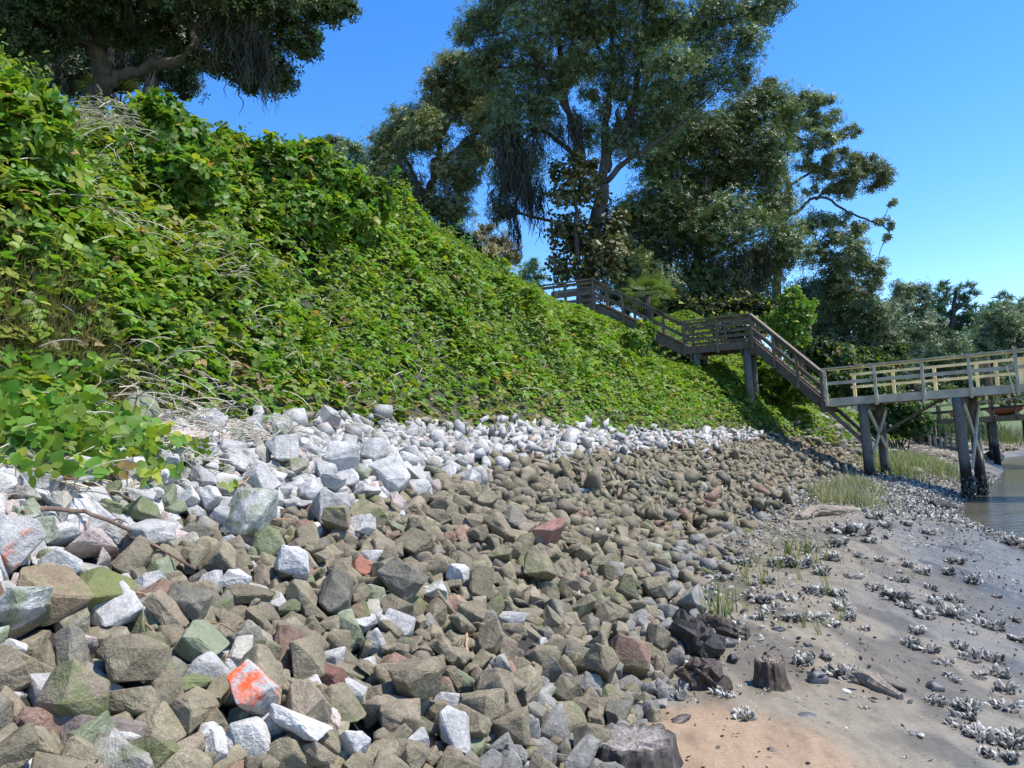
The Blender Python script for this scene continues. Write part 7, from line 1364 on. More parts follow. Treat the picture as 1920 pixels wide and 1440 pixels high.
# ------------------------------------------------------------------ trees
MOSSC = np.array([0.10, 0.10, 0.078])
def tree(name, label, y, limbs, blobs, leaf=0.15, lai=2.6, col=(0.040, 0.062, 0.022), tmpl=None, group=None, seed=0, moss=(), depth=1.0, cat='tree', base=None, bark=(1, 1, 1), clump=0.8, twig=True, vary=0.35, wood='bark'):
    """limbs: list of ([(px, py, dy), ...], r0, r1) paths in the photo at distance y + dy; blobs: (px, py, rx, ry[, dy])"""
    rg = np.random.default_rng(seed + 3000); k = y / FPX
    tmpl = tmpl or SPRIG
    paths = []
    q = MB()
    for (pts, r0, r1) in limbs:
        P = [at(a[0], a[1], y + (a[2] if len(a) > 2 else 0)) for a in pts]
        if pts is limbs[0][0]:
            gz = ground_z(P[0].x, P[0].y)
            if base is None and P[0].z > gz - 0.2: P = [Vector((P[0].x, P[0].y, gz - 0.2))] + P
        # smooth the path
        D = []
        for i in range(len(P) - 1):
            p0, p1, p2, p3 = P[max(i-1, 0)], P[i], P[i+1], P[min(i+2, len(P)-1)]
            for j in range(4):
                t = j / 4; D.append(0.5 * ((2*p1) + (p2-p0)*t + (2*p0-5*p1+4*p2-p3)*t*t + (3*p1-p0-3*p2+p3)*t**3))
        D.append(P[-1]); m_ = len(D)
        D = [d + Vector(rg.normal(0, 0.10 * r0 + 0.02, 3)) if 0 < i < m_ - 1 else d for i, d in enumerate(D)]
        rad = [r0 + (r1 - r0) * (i / (m_ - 1)) ** 0.8 for i in range(m_)]
        if pts is limbs[0][0]: rad[0] *= 1.35; rad[1] *= 1.12
        q.tube(D, rad, 10 if r0 > .1 else 6, 0.07, seed + len(paths), bark)
        paths += list(zip(D, rad))
    PX = np.array([p[:] for p, r in paths])
    root = empty(name, (PX[0][0], PX[0][1], ground_z(PX[0][0], PX[0][1])))
    tag(root, label, cat, group)
    LP, LN = [], []
    for b in blobs:
        dy = b[4] if len(b) > 4 else rg.normal(0, 0.9) * depth * max(b[2], b[3]) * k * 0.6
        c = np.array(at(b[0], b[1], y + dy)[:]); r = np.array([b[2] * k, (b[2] + b[3]) * .5 * k, b[3] * k])
        area = math.pi * r[0] * r[2]
        nleaf = int(area * lai / (0.30 * leaf * leaf)); ncl = max(4, int(nleaf / 26))
        d = rg.normal(size=(ncl, 3)); d /= np.linalg.norm(d, axis=1)[:, None]
        cc = c + d * r * (rg.random((ncl, 1)) ** 0.45)
        cr = clump * min(r) * rg.uniform(.35, .75, ncl)
        # limb to the blob, then twigs to its clumps
        if twig:
            dist = np.linalg.norm(PX - c, axis=1) + np.maximum(PX[:, 2] - c[2], 0) * 0.8
            j = int(np.argmin(dist)); s0 = Vector(PX[j]); e0 = Vector(c)
            L0 = (e0 - s0).length; r0 = min(paths[j][1] * .7, 0.018 + L0 * 0.016)
            mid = (s0 + e0) / 2 + Vector((rg.normal(0, .08) * L0, rg.normal(0, .08) * L0, -0.02 * L0))
            q.tube(bez(s0, mid, e0, 7), [r0 * (1 - .55 * i / 7) for i in range(8)], 6, 0.08, j, bark)
            for i in range(min(ncl, 9)):
                e1 = Vector(cc[i]); s1 = e0.lerp(mid, rg.uniform(0, .6)); L1 = (e1 - s1).length
                q.tube(bez(s1, (s1 + e1) / 2 + Vector(rg.normal(0, .10, 3)) * L1, e1, 4), [r0 * .42 * (1 - .17 * t) for t in range(5)], 4, 0.05, i, bark)
        per = max(3, int(nleaf / ncl))
        g = rg.normal(size=(ncl, per, 3)) * 0.62
        pos = cc[:, None, :] + g * cr[:, None, None] * np.array([1, 1, .8])
        LP.append(pos.reshape(-1, 3)); LN.append((g * .5 + d[:, None, :] * .35 + np.array([0, 0, .7]) + rg.normal(0, .55, g.shape)).reshape(-1, 3))
    LP, LN = np.concatenate(LP), np.concatenate(LN); nl = len(LP)
    shade = rg.uniform(1 - vary, 1 + vary, (nl, 1))
    big = 1 + 0.30 * np.clip(fbm(LP[:, 0] / (40 * k) + seed, LP[:, 2] / (40 * k), 2, seed), -1, 1)[:, None]
    C = np.array(col)[None] * 3.1 * shade * big; C[:, 0] *= rg.uniform(.8, 1.45, nl)
    old = rg.random(nl) < 0.04; C[old] = np.array([0.15, 0.12, 0.05]) * rg.uniform(.6, 1.2, (old.sum(), 1))
    q.build('trunk', M[wood], root, True)
    link('crown', scatter(tmpl, LP, frames(LN, rg), leaf * rg.uniform(.6, 1.3, nl), C), M['oak_leaf'], root)
    for (px, py, wide, tall, count) in moss:
        c = at(px, py, y - 0.6 * depth)
        groups = max(2, count // 14)
        member = rg.integers(0, groups, count)
        shift = rg.normal(0, .45, (groups, 2)) * wide * k
        length = rg.uniform(.3, 1.0, groups)
        Pm = np.zeros((count, 3))
        Pm[:, :2] = np.array(c[:2]) + shift[member] + rg.normal(0, .10, (count, 2)) * wide * k
        Pm[:, 2] = c.z + rg.uniform(-.25, .35, groups)[member] * tall * k + rg.uniform(-.1, .1, count) * tall * k
        turn = np.zeros((count, 3, 3)); a = rg.uniform(0, 6.28, count)
        tilt = rg.normal(0, .07, (count, 2))
        turn[:, :, 0] = np.stack([np.cos(a), np.sin(a), np.zeros(count)], 1)
        turn[:, :, 1] = np.stack([-np.sin(a), np.cos(a), np.zeros(count)], 1)
        turn[:, :, 2] = np.stack([tilt[:, 0], tilt[:, 1], -np.ones(count)], 1)
        size = 0.8 * tall * k * length[member] * rg.uniform(.45, 1.05, count)
        link('spanish_moss', scatter(MOSSB, Pm, turn, size, MOSSC[None] * rg.uniform(.45, 1.25, (count, 1))), M['moss'], root)
    return root
def moss_strand():
    V, F = [], []
    n = 11; rg = np.random.default_rng(8)
    for i in range(n + 1):
        t = i / n; w = 0.013 * (1 - t ** 2) + 0.004; x = 0.045 * math.sin(t * 14) + .02 * math.sin(t * 31); yv = 0.045 * math.cos(t * 11)
        V += [(x - w, yv, t), (x + w, yv, t)]
        if i: F.append((2*i-2, 2*i-1, 2*i+1, 2*i))
    return np.array(V), F
MOSSB = moss_strand()
def needle_tuft():
    V, F = [], []; rg = np.random.default_rng(12)
    for k in range(9):
        d = rg.normal(size=3); d[2] = abs(d[2]) + .15; d /= np.linalg.norm(d); s = np.cross(d, [0.3, 0.4, 0.2]); s = s / np.linalg.norm(s) * 0.07
        b = len(V); V += [tuple(-s), tuple(s), tuple(d + s * .3), tuple(d - s * .3)]; F.append((b, b+1, b+2, b+3))
    return np.array(V), F
NEEDLE = needle_tuft()
DARK = (0.036, 0.056, 0.022); OLIVE = (0.062, 0.078, 0.033); BLUE = (0.046, 0.072, 0.034)

tree('oak_tree', 'big leaning oak at the top left with bare grey trunk and one long forking limb', 13.4,
     [([(178, 262), (172, 225), (176, 185), (192, 150), (190, 100), (184, 50), (186, -30), (200, -160)], 0.20, 0.13),
      ([(186, 168), (215, 150), (250, 132), (300, 121), (345, 110), (364, 88), (366, 45), (385, -30), (400, -140)], 0.115, 0.07),
      ([(366, 60), (430, 20), (520, -10), (610, -20)], 0.06, 0.02), ([(186, 40), (120, 10), (40, -20)], 0.08, 0.03)],
     [(80, 20, 110, 70), (250, 30, 100, 60), (420, 40, 90, 65), (540, 30, 85, 50), (620, 8, 55, 30), (655, 22, 30, 18), (480, 110, 55, 45), (520, 145, 35, 35), (400, 110, 45, 30), (330, 60, 60, 50),
      (60, 75, 80, 40), (-10, 30, 90, 80), (570, 80, 40, 25), (150, -60, 140, 70), (380, -70, 150, 70), (560, -60, 120, 50), (30, -120, 160, 80), (270, -180, 220, 90), (460, 160, 22, 22)],
     leaf=0.088, lai=3.0, col=(0.027, 0.042, 0.017), seed=1, clump=.85, bark=(1.45, 1.45, 1.45),  # bark tint lifted on this oak, sunlight put into its colour
     moss=[(410, 60, 50, 130, 260), (480, 90, 45, 120, 240), (260, 20, 40, 90, 120), (110, 30, 60, 110, 200), (505, 130, 25, 90, 120), (390, 125, 20, 70, 70), (330, 20, 40, 90, 120)])
tree('oak_tree', 'shaded oak standing behind the big leaning oak, trunk draped with moss', 19,
     [([(286, 200), (288, 150), (296, 90), (310, 0)], 0.22, 0.14)],
     [(60, 130, 70, 50), (130, 130, 50, 50), (330, 150, 40, 30), (240, 110, 60, 50), (20, 60, 80, 60), (350, 110, 35, 30), (140, 60, 80, 60), (310, 60, 70, 50), (350, 170, 22, 14), (230, 40, 80, 60)],
     leaf=0.10, lai=3.2, col=(0.024, 0.036, 0.015), seed=2, moss=[(285, 70, 22, 110, 200), (120, 110, 60, 90, 150), (220, 80, 40, 90, 120)])
tree('oak_tree', 'small far oak showing open branches against the sky above the rounded bush', 48,
     [([(640, 400), (640, 340), (630, 300), (622, 262)], 0.16, 0.05), ([(636, 320), (660, 290), (672, 275)], .08, .03), ([(630, 300), (605, 275)], .07, .03)],
     [(622, 262, 26, 16), (596, 272, 20, 14), (650, 270, 24, 16), (670, 292, 24, 22), (640, 300, 30, 18), (665, 320, 30, 25), (605, 300, 20, 14)],
     leaf=0.19, lai=2.0, col=BLUE, seed=3)
tree('oak_tree', 'olive topped oak left of the tall moss-draped oak', 41,
     [([(793, 500), (795, 440), (800, 380), (815, 320), (822, 270), (835, 200)], 0.40, 0.12), ([(812, 325), (850, 285), (885, 255), (915, 248)], 0.17, 0.07), ([(800, 370), (765, 310), (745, 270)], 0.16, 0.06), ([(822, 270), (850, 215), (860, 140)], .12, .04)],
     [(765, 235, 45, 35), (735, 270, 40, 40), (830, 180, 50, 40), (880, 190, 55, 40), (850, 125, 35, 30), (900, 140, 40, 35), (735, 330, 45, 40), (860, 320, 45, 40), (800, 250, 45, 40), (710, 300, 26, 30), (780, 380, 50, 35), (845, 395, 40, 40), (920, 230, 45, 40), (750, 400, 40, 40), (780, 440, 35, 30), (845, 450, 35, 30), (700, 350, 28, 30), (900, 280, 35, 30), (820, 150, 25, 20)],
     leaf=0.165, lai=3.4, col=OLIVE, seed=4, moss=[(770, 330, 40, 90, 120), (850, 330, 40, 70, 90)])
tree('oak_tree', 'pale yellowish oak low between the olive oak and the tall oak', 56,
     [([(925, 540), (925, 490), (930, 450)], 0.2, 0.08)], [(930, 450, 38, 26), (895, 470, 30, 26), (955, 480, 24, 24), (920, 490, 40, 22), (885, 500, 25, 20), (910, 430, 25, 14)],
     leaf=0.22, lai=2.2, col=(0.085, 0.085, 0.042), seed=5)
tree('oak_tree', 'small bluish far tree in the sky gap beside the upper stair platform', 75,
     [([(1000, 570), (1000, 520), (1002, 490)], 0.15, 0.06)], [(1005, 495, 18, 14), (985, 515, 16, 14), (1008, 525, 18, 14), (1000, 545, 24, 14)], leaf=0.3, lai=2.0, col=(0.06, 0.10, 0.055), seed=6)
tree('oak_tree', 'tallest oak, its forked trunk draped with long grey moss, above the stair top', 37,
     [([(1103, 560), (1107, 500), (1114, 440), (1124, 390), (1131, 345)], 0.42, 0.33),
      ([(1129, 352), (1108, 325), (1092, 305), (1084, 255), (1066, 212), (1056, 158), (1050, 90), (1035, 0), (1030, -80)], 0.24, 0.09),
      ([(1131, 345), (1134, 285), (1137, 210), (1150, 140), (1145, 70), (1150, -40)], 0.26, 0.09),
      ([(1137, 320), (1149, 262), (1182, 210), (1196, 150), (1224, 60), (1240, -50)], 0.24, 0.09),
      ([(1182, 215), (1230, 120), (1290, 56), (1365, 36), (1420, 10)], 0.17, 0.05), ([(1090, 300), (1040, 262), (1010, 245), (985, 270)], 0.14, 0.06),
      ([(1066, 212), (1010, 120), (960, 70), (915, 30)], 0.15, 0.04), ([(1138, 340), (1190, 290), (1240, 260), (1300, 210)], .17, .06), ([(1150, 140), (1110, 60), (1090, -20)], .12, .05)],
     [(890, 42, 45, 32), (940, 20, 55, 40), (1010, 50, 60, 45), (1080, 20, 60, 45), (1150, 50, 60, 40), (1220, 20, 60, 45), (1290, 50, 60, 40), (1350, 20, 55, 40), (1420, 25, 48, 34), (1445, -10, 45, 30), (930, 95, 45, 35), (990, 120, 50, 40), (1080, 110, 50, 35), (1190, 110, 50, 35), (1260, 120, 55, 40), (1330, 105, 55, 40), (1395, 80, 40, 32),
      (960, 170, 45, 40), (1010, 190, 45, 35), (1240, 180, 50, 40), (1300, 170, 50, 40), (1380, 140, 38, 32), (1170, 170, 35, 25), (950, 240, 42, 45), (985, 300, 40, 45), (950, 330, 35, 45), (940, 390, 25, 30), (1040, 170, 30, 25), (1110, 180, 25, 18), (1110, 240, 40, 35), (1160, 270, 35, 30), (1200, 240, 45, 40), (1060, 130, 40, 40), (1130, 130, 45, 35), (1240, 240, 40, 35), (1020, 230, 35, 30), (900, 130, 40, 35), (1000, -50, 120, 60), (1180, -60, 140, 60), (1350, -60, 100, 50), (1090, 60, 40, 30), (1230, 70, 50, 30), (870, 70, 25, 20)],
     leaf=0.15, lai=1.9, col=BLUE, seed=7, clump=.85,
     moss=[(960, 270, 40, 130, 420), (985, 330, 35, 120, 380), (965, 400, 14, 110, 120), (1015, 250, 40, 80, 200), (1060, 220, 30, 90, 160), (1075, 250, 18, 80, 120), (1010, 150, 30, 70, 120), (1140, 200, 20, 90, 120), (1180, 230, 22, 80, 110), (930, 200, 30, 80, 120), (1190, 150, 25, 70, 90), (945, 350, 30, 110, 240)])
tree('magnolia_tree', 'dark glossy magnolia with brownish leaves left of the tall oak trunk', 35,
     [([(1085, 540), (1082, 460), (1078, 380), (1075, 320)], 0.2, 0.06)],
     [(1068, 318, 40, 28), (1100, 300, 25, 20), (1060, 365, 34, 34), (1095, 360, 36, 40), (1058, 425, 38, 40), (1085, 460, 45, 45), (1055, 500, 36, 34), (1140, 480, 40, 44), (1150, 420, 34, 40), (1115, 510, 45, 30), (1035, 330, 18, 12)],
     leaf=0.21, lai=3.2, col=(0.042, 0.046, 0.018), tmpl=LEAF, seed=8, clump=.7)
tree('oak_tree', 'broad dense dark oak directly behind the stair landing', 43,
     [([(1303, 600), (1304, 540), (1306, 480), (1318, 400), (1335, 330), (1360, 260)], 0.42, 0.14), ([(1306, 470), (1260, 400), (1235, 330)], .18, .06), ([(1320, 400), (1380, 350), (1420, 300)], .18, .06), ([(1306, 490), (1370, 460), (1430, 440)], .16, .06), ([(1258, 590), (1250, 530), (1240, 460)], .22, .1)],
     [(1240, 300, 60, 45), (1310, 260, 65, 50), (1385, 225, 60, 45), (1435, 185, 45, 35), (1470, 230, 32, 40), (1230, 380, 60, 50), (1310, 350, 70, 50), (1390, 310, 65, 50), (1440, 290, 40, 50), (1280, 440, 70, 50), (1360, 420, 70, 50), (1440, 380, 50, 50), (1210, 460, 55, 55), (1320, 520, 70, 45), (1410, 500, 65, 45), (1470, 460, 45, 45), (1230, 540, 60, 40), (1190, 510, 45, 45), (1260, 230, 45, 35), (1180, 410, 32, 40), (1390, 560, 60, 35), (1270, 590, 50, 25), (1340, 580, 60, 30)],
     leaf=0.18, lai=3.0, col=(0.040, 0.060, 0.024), seed=9, moss=[(1350, 480, 60, 90, 200), (1250, 470, 50, 90, 160), (1420, 470, 50, 90, 160), (1440, 300, 30, 90, 120), (1300, 380, 50, 80, 120), (1370, 540, 60, 80, 150)])
tree('oak_tree', 'open sprawling oak reaching out to the right over the blue sky', 48,
     [([(1455, 640), (1455, 560), (1462, 470), (1474, 400), (1478, 350), (1462, 300), (1460, 280), (1485, 255), (1505, 225), (1520, 200)], 0.38, 0.07), ([(1470, 412), (1500, 392), (1520, 374), (1550, 371), (1590, 398), (1630, 415), (1655, 422), (1668, 436)], 0.13, 0.04), ([(1530, 374), (1560, 350), (1600, 330), (1640, 320)], 0.10, 0.03), ([(1485, 255), (1530, 265), (1580, 255), (1605, 245)], .09, .03), ([(1464, 480), (1530, 460), (1590, 450)], .12, .04), ([(1476, 350), (1530, 318), (1580, 300)], .10, .03)],
     [(1500, 188, 36, 20), (1535, 200, 32, 20), (1560, 222, 26, 16), (1520, 235, 34, 18), (1590, 248, 24, 12), (1545, 262, 40, 18), (1510, 275, 30, 16), (1565, 290, 34, 16), (1608, 300, 30, 18), (1632, 315, 30, 22), (1655, 325, 18, 20), (1590, 325, 34, 18), (1550, 325, 32, 18), (1600, 352, 36, 16), (1640, 350, 22, 16), (1672, 378, 11, 8), (1560, 352, 26, 12), (1515, 305, 24, 16), (1648, 418, 16, 10), (1672, 424, 14, 7), (1664, 444, 8, 8), (1560, 415, 38, 18), (1600, 430, 28, 16), (1520, 420, 34, 22), (1570, 450, 40, 20), (1610, 468, 28, 18), (1540, 480, 40, 24), (1595, 490, 36, 20), (1635, 500, 26, 18), (1575, 520, 44, 22), (1630, 530, 28, 18), (1650, 515, 14, 14), (1520, 360, 18, 10)],
     leaf=0.20, lai=2.0, col=(0.058, 0.078, 0.036), seed=10, clump=.9, depth=.8)
tree('oak_tree', 'dark round oak standing right behind the lower stair flight', 50,
     [([(1560, 720), (1560, 660), (1562, 600)], 0.3, 0.12)], [(1545, 545, 50, 36), (1600, 555, 46, 34), (1510, 570, 36, 40), (1570, 600, 60, 40), (1630, 590, 44, 40), (1530, 640, 45, 40), (1600, 650, 50, 40), (1650, 640, 36, 40), (1560, 690, 60, 30), (1480, 640, 30, 30), (1590, 705, 50, 26), (1630, 715, 44, 24)],
     leaf=0.22, lai=2.9, col=(0.038, 0.058, 0.028), seed=11)
tree('oak_tree', 'hazy far tree with a loose top left of the pine', 82,
     [([(1700, 720), (1702, 640), (1712, 570)], 0.4, 0.12), ([(1705, 620), (1730, 570)], .2, .08)], [(1692, 540, 24, 16), (1712, 552, 30, 22), (1735, 560, 12, 16), (1680, 575, 34, 24), (1700, 610, 44, 28), (1670, 630, 40, 30), (1725, 600, 28, 26), (1715, 650, 44, 26), (1660, 590, 26, 26), (1690, 670, 44, 22)],
     leaf=0.34, lai=3.0, col=(0.050, 0.070, 0.042), seed=12, depth=.7)
tree('pine_tree', 'dark far pine with a flat ragged top above the dock railing', 88,
     [([(1783, 720), (1782, 640), (1786, 590), (1792, 545)], 0.45, 0.15), ([(1786, 600), (1760, 575)], .18, .06), ([(1786, 590), (1815, 560)], .18, .06)],
     [(1770, 538, 18, 9), (1762, 552, 20, 9), (1808, 542, 18, 9), (1815, 558, 20, 10), (1790, 560, 24, 10), (1755, 572, 24, 11), (1780, 582, 28, 12), (1815, 578, 24, 11), (1745, 590, 22, 11), (1795, 600, 34, 12), (1760, 610, 30, 12), (1820, 600, 22, 12), (1800, 622, 34, 12), (1755, 630, 28, 12)],
     leaf=0.62, lai=2.4, col=(0.032, 0.062, 0.030), tmpl=NEEDLE, seed=13, depth=.7)
tree('pine_tree', 'far pine at the right edge rising behind the rounded oak', 95,
     [([(1885, 720), (1884, 640), (1880, 575)], 0.4, 0.15)], [(1880, 560, 18, 9), (1860, 572, 18, 9), (1900, 572, 18, 10), (1875, 582, 24, 10), (1850, 590, 18, 9), (1905, 590, 18, 10)],
     leaf=0.62, lai=2.4, col=(0.036, 0.066, 0.032), tmpl=NEEDLE, seed=14, depth=.7)
tree('oak_tree', 'rounded grey green far oak at the right edge over the dock railing', 80,
     [([(1880, 740), (1880, 660)], 0.35, 0.2)], [(1880, 590, 36, 22), (1905, 610, 30, 28), (1865, 620, 40, 28), (1895, 650, 40, 30), (1845, 645, 34, 26), (1870, 680, 50, 26), (1915, 680, 30, 30), (1840, 690, 30, 24)],
     leaf=0.33, lai=2.6, col=(0.052, 0.074, 0.040), seed=15, depth=.7)
tree('oak_tree', 'dark far tree filling the view through the dock railing', 70,
     [([(1780, 760), (1780, 690)], 0.35, 0.15)], [(1770, 660, 44, 22), (1740, 690, 44, 24), (1800, 680, 44, 26), (1770, 715, 60, 22), (1830, 710, 50, 24), (1720, 720, 36, 18), (1880, 720, 44, 26), (1905, 735, 30, 20), (1850, 740, 44, 16), (1680, 705, 34, 26)],
     leaf=0.32, lai=2.6, col=(0.034, 0.054, 0.028), seed=16, depth=.7)
tree('oak_tree', 'low rounded oak right of the magnolia beneath the tall oak', 40,
     [([(1175, 600), (1172, 540)], .2, .1)], [(1175, 500, 40, 40), (1160, 545, 40, 30), (1215, 570, 40, 24), (1150, 450, 30, 36)], leaf=0.18, lai=3.0, col=(0.045, 0.066, 0.024), seed=17)

tree('oak_tree', 'dense far tree low between the hazy tree and the pine', 92,
     [([(1745, 740), (1745, 660)], 0.35, 0.15)], [(1740, 640, 44, 26), (1700, 660, 44, 26), (1785, 655, 44, 24), (1650, 665, 40, 26), (1740, 680, 60, 24), (1830, 660, 40, 24), (1690, 700, 60, 24), (1790, 695, 60, 22), (1640, 700, 40, 24), (1660, 620, 40, 26), (1715, 610, 36, 24), (1765, 620, 36, 22)],
     leaf=0.36, lai=3.0, col=(0.044, 0.064, 0.036), seed=18, depth=.7)
tree('oak_tree', 'wide dark far tree behind the dock at the right edge', 98,
     [([(1850, 750), (1850, 670)], 0.35, 0.15)], [(1850, 640, 44, 24), (1900, 645, 40, 26), (1830, 680, 50, 26), (1890, 690, 50, 26), (1870, 720, 60, 20), (1820, 720, 44, 18), (1930, 700, 40, 30), (1840, 610, 30, 18), (1910, 590, 24, 22), (1800, 650, 40, 24)],
     leaf=0.36, lai=3.0, col=(0.042, 0.062, 0.034), seed=19, depth=.7)
# palmettos: fans of long folded blades
def palm(name, label, px, py, y, R_, nf, col, seed, trunk_h=1.2, up=.6, cat='palm'):
    rg = np.random.default_rng(seed); c = at(px, py, y); gz = ground_z(c.x, c.y)
    root = empty(name, (c.x, c.y, gz)); tag(root, label, cat)
    q = MB(); q.tube([(c.x, c.y, gz - .2), (c.x + .03, c.y, (gz + c.z) / 2), c], [.2, .18, .16], 10, .12, seed); q.build('trunk', M['bark'], root, True)
    fr = MB(); stemq = MB()
    for f in range(nf):
        a = rg.uniform(0, 6.28); el = rg.uniform(-.5, 1.35) * up + .1
        d = Vector((math.cos(a) * math.cos(el), math.sin(a) * math.cos(el), math.sin(el)))
        h = c + d * R_ * .5; stemq.tube([c, (c + h) / 2 + Vector((0, 0, .04)), h], [.02, .015, .012], 4)
        side = d.cross(Vector((0, 0, 1))).normalized(); upv = side.cross(d).normalized()
        cc = np.array(col) * rg.uniform(.6, 1.3)
        for k in range(17):
            t = (k / 16 - .5) * 2.6; bd = (d * math.cos(t) + side * math.sin(t)).normalized(); L_ = R_ * .62 * (1 - .25 * abs(t) / 1.3)
            m_ = h + bd * L_ * .6 + upv * .02; e = h + bd * L_ - Vector((0, 0, L_ * .28)); s_ = upv.cross(bd).normalized() * .02
            fr.add([tuple(h - s_ * .4), tuple(h + s_ * .4), tuple(m_ + s_), tuple(m_ - s_), tuple(e)], [(0, 1, 2, 3), (3, 2, 4)], cc)
    stemq.build('leaf_stalks', M['bark'], root)
    fr.build('fronds', M['vine_leaf'], root)
palm('palmetto', 'bright green palmetto fan palm behind the upper stair flight', 1212, 556, 34, 1.35, 34, (0.13, 0.20, 0.05), 1)
palm('palmetto', 'shaded palmetto behind the leaning oak trunk', 225, 205, 16, .95, 26, (0.035, 0.05, 0.02), 2, up=.9)
palm('palmetto', 'small palmetto in the distance seen through the dock railing', 1713, 716, 46, .7, 18, (0.12, 0.17, 0.06), 3)
# ------------------------------------------------------------------ things on the mud
def lump(bm_seed, n=14, dims=(1, .7, .5), rough=.12):
    """a rounded lumpy solid as (verts, faces), longest side about 1"""
    bm = bmesh.new(); bmesh.ops.create_icosphere(bm, subdivisions=3, radius=.5)
    for v in bm.verts:
        q = v.co * 2.2 + Vector((bm_seed * 3.7, 1.3, 0))
        v.co *= 1 + rough * 2.2 * mnoise.noise(q) + rough * mnoise.noise(q * 2.6)
        v.co = Vector((v.co.x * dims[0], v.co.y * dims[1], v.co.z * dims[2]))
    V = np.array([v.co[:] for v in bm.verts]); F = [tuple(v.index for v in f.verts) for f in bm.faces]; bm.free()
    return V, F
def place_px(name, me, mat, px, py, scale, turn, label, cat, group=None, sink=0.0, tilt=(0, 0), colour=None):
    p = on_ground(px, py, -sink)
    o = bpy.data.objects.new(name, me); COL.objects.link(o)
    if not me.materials: me.materials.append(mat)
    o.location = p; o.rotation_euler = (tilt[0], tilt[1], turn); o.scale = (scale,) * 3
    if colour: o.color = colour
    return tag(o, label, cat, group)
# tree stumps: a flared, fluted wall of worn wood round a lower hollow top
def stump(name, label, px, py, r, h, seed, lean=(0, 0), flare=1.25, topc=(1.6, 1.55, 1.5), sidec=(1, 1, 1)):
    rg = np.random.default_rng(seed); p = on_ground(px, py)
    n = 44; rings = [(-.12, flare * 1.06), (0.0, flare), (.18, 1.12), (.45, 1.02), (.75, .97), (.93, .95), (1.0, .90)]
    flute = 1 + .03 * np.array([math.sin(j * 2 * math.pi / n * 9 + 1) for j in range(n)]) + .035 * rg.normal(size=n)
    edge = 1 + .13 * np.array([mnoise.noise(Vector((math.cos(j * 2 * math.pi / n) * 1.6 + seed, math.sin(j * 2 * math.pi / n) * 1.6, 0))) for j in range(n)]) + .05 * rg.normal(size=n)
    V, F, C = [], [], []
    for (z, k) in rings:
        for j in range(n):
            a = 2 * math.pi * j / n; rr = r * k * (flute[j] if z < .95 else 1 + (flute[j] - 1) * .6) * (1 + .02 * rg.normal())
            zz = h * z * (edge[j] if z > .3 else 1)
            V.append((math.cos(a) * rr + lean[0] * z, math.sin(a) * rr + lean[1] * z, zz))
            C.append(np.array(sidec) * (1 if z < .9 else 1.5) * rg.uniform(.55, 1.35))
    k = len(rings)
    for i in range(k - 1):
        for j in range(n):
            q = (j + 1) % n; F.append((i*n+j, i*n+q, (i+1)*n+q, (i+1)*n+j))
    for kk, (z, rr_) in enumerate(((.93, .66), (.88, .34), (.86, .1))):
        for j in range(n):
            a = 2 * math.pi * j / n
            V.append((math.cos(a) * r * rr_ + lean[0] * z, math.sin(a) * r * rr_ + lean[1] * z, h * (z * (.4 + .6 * edge[j]) + .16 * mnoise.noise(Vector((math.cos(a) * rr_ * 2.5 + seed, math.sin(a) * rr_ * 2.5, 0))) + .02 * rg.normal())))
            C.append(np.array(topc) * rg.uniform(.75, 1.2))
        for j in range(n):
            q = (j + 1) % n; F.append(((k+kk-1)*n+j, (k+kk-1)*n+q, (k+kk)*n+q, (k+kk)*n+j))
    F.append(tuple((k+2)*n + j for j in range(n)))
    q = MB(); q.add(V, F); q.c = [np.array(C)]
    o = q.build(name, M['drift'], None, False); o.location = p; tag(o, label, 'stump')
    if r > .15:                               # a torn flap of wood hanging from its left side
        q = MB(); q.tube([(-r * .85, -.04, h * .98), (-r * 1.06, -.06, h * .97), (-r * 1.22, -.07, h * .7), (-r * 1.26, -.07, h * .3)], [.03, .04, .045, .02], 9, .2, 5, (.4, .38, .36))
        q.build('torn_flap', M['drift'], o)
    return o
stump('tree_stump', 'broad worn blackened stump with a hollow grey top at the foot of the stones', 1188, 1452, .215, .165, 1, (.02, .03), 1.06, (2.5, 2.45, 2.4), (.55, .52, .5))
stump('tree_stump', 'small upright black stump standing alone on the orange sand edge', 1447, 1288, .098, .165, 2, (0, .01), 1.2, (2.4, 2.1, 1.9), (.75, .62, .54))
def log(name, label, pts, rad, mat, seed, rough=.16, cat='driftwood', c=(1, 1, 1), n=11):
    """pts: (px, py, lift above the ground)"""
    P = [on_ground(a, b, l) for a, b, l in pts]
    D = []
    for i in range(len(P) - 1):
        for j in range(9): D.append(P[i].lerp(P[i+1], j / 9) + Vector([mnoise.noise(Vector((seed * 3.1 + i + j / 9, a * 5.0, 1.7))) for a in range(3)]) * max(rad) * .5)
    D.append(P[-1]); R_ = np.interp(np.linspace(0, 1, len(D)), np.linspace(0, 1, len(rad)), rad)
    q = MB(); q.tube(D, list(R_), 20, 0, seed, c)
    W = q.v[0]; cen = np.repeat(np.array([d[:] for d in D]), 20, 0)
    for i in range(len(W)):                   # splits and knots along the grain
        o = W[i] - cen[i]; v = Vector(W[i])
        W[i] = cen[i] + o * (1 + rough * 2.2 * mnoise.noise(v * 7 + Vector((seed, 0, 0))) + rough * 1.3 * mnoise.noise(Vector((i % 20 * .9, seed, W[i][0] * 3))) + rough * mnoise.noise(v * 28))
    return tag(q.build(name, mat, None, False), label, cat)
log('driftwood_log', 'dark curved driftwood log lying on the mud by the tall grass tuft', [(1302, 1172, .05), (1345, 1190, .05), (1375, 1200, .04), (1405, 1203, .04)], [.05, .085, .07, .075], M['char'], 3, .2, c=(1.8, 1.6, 1.4))
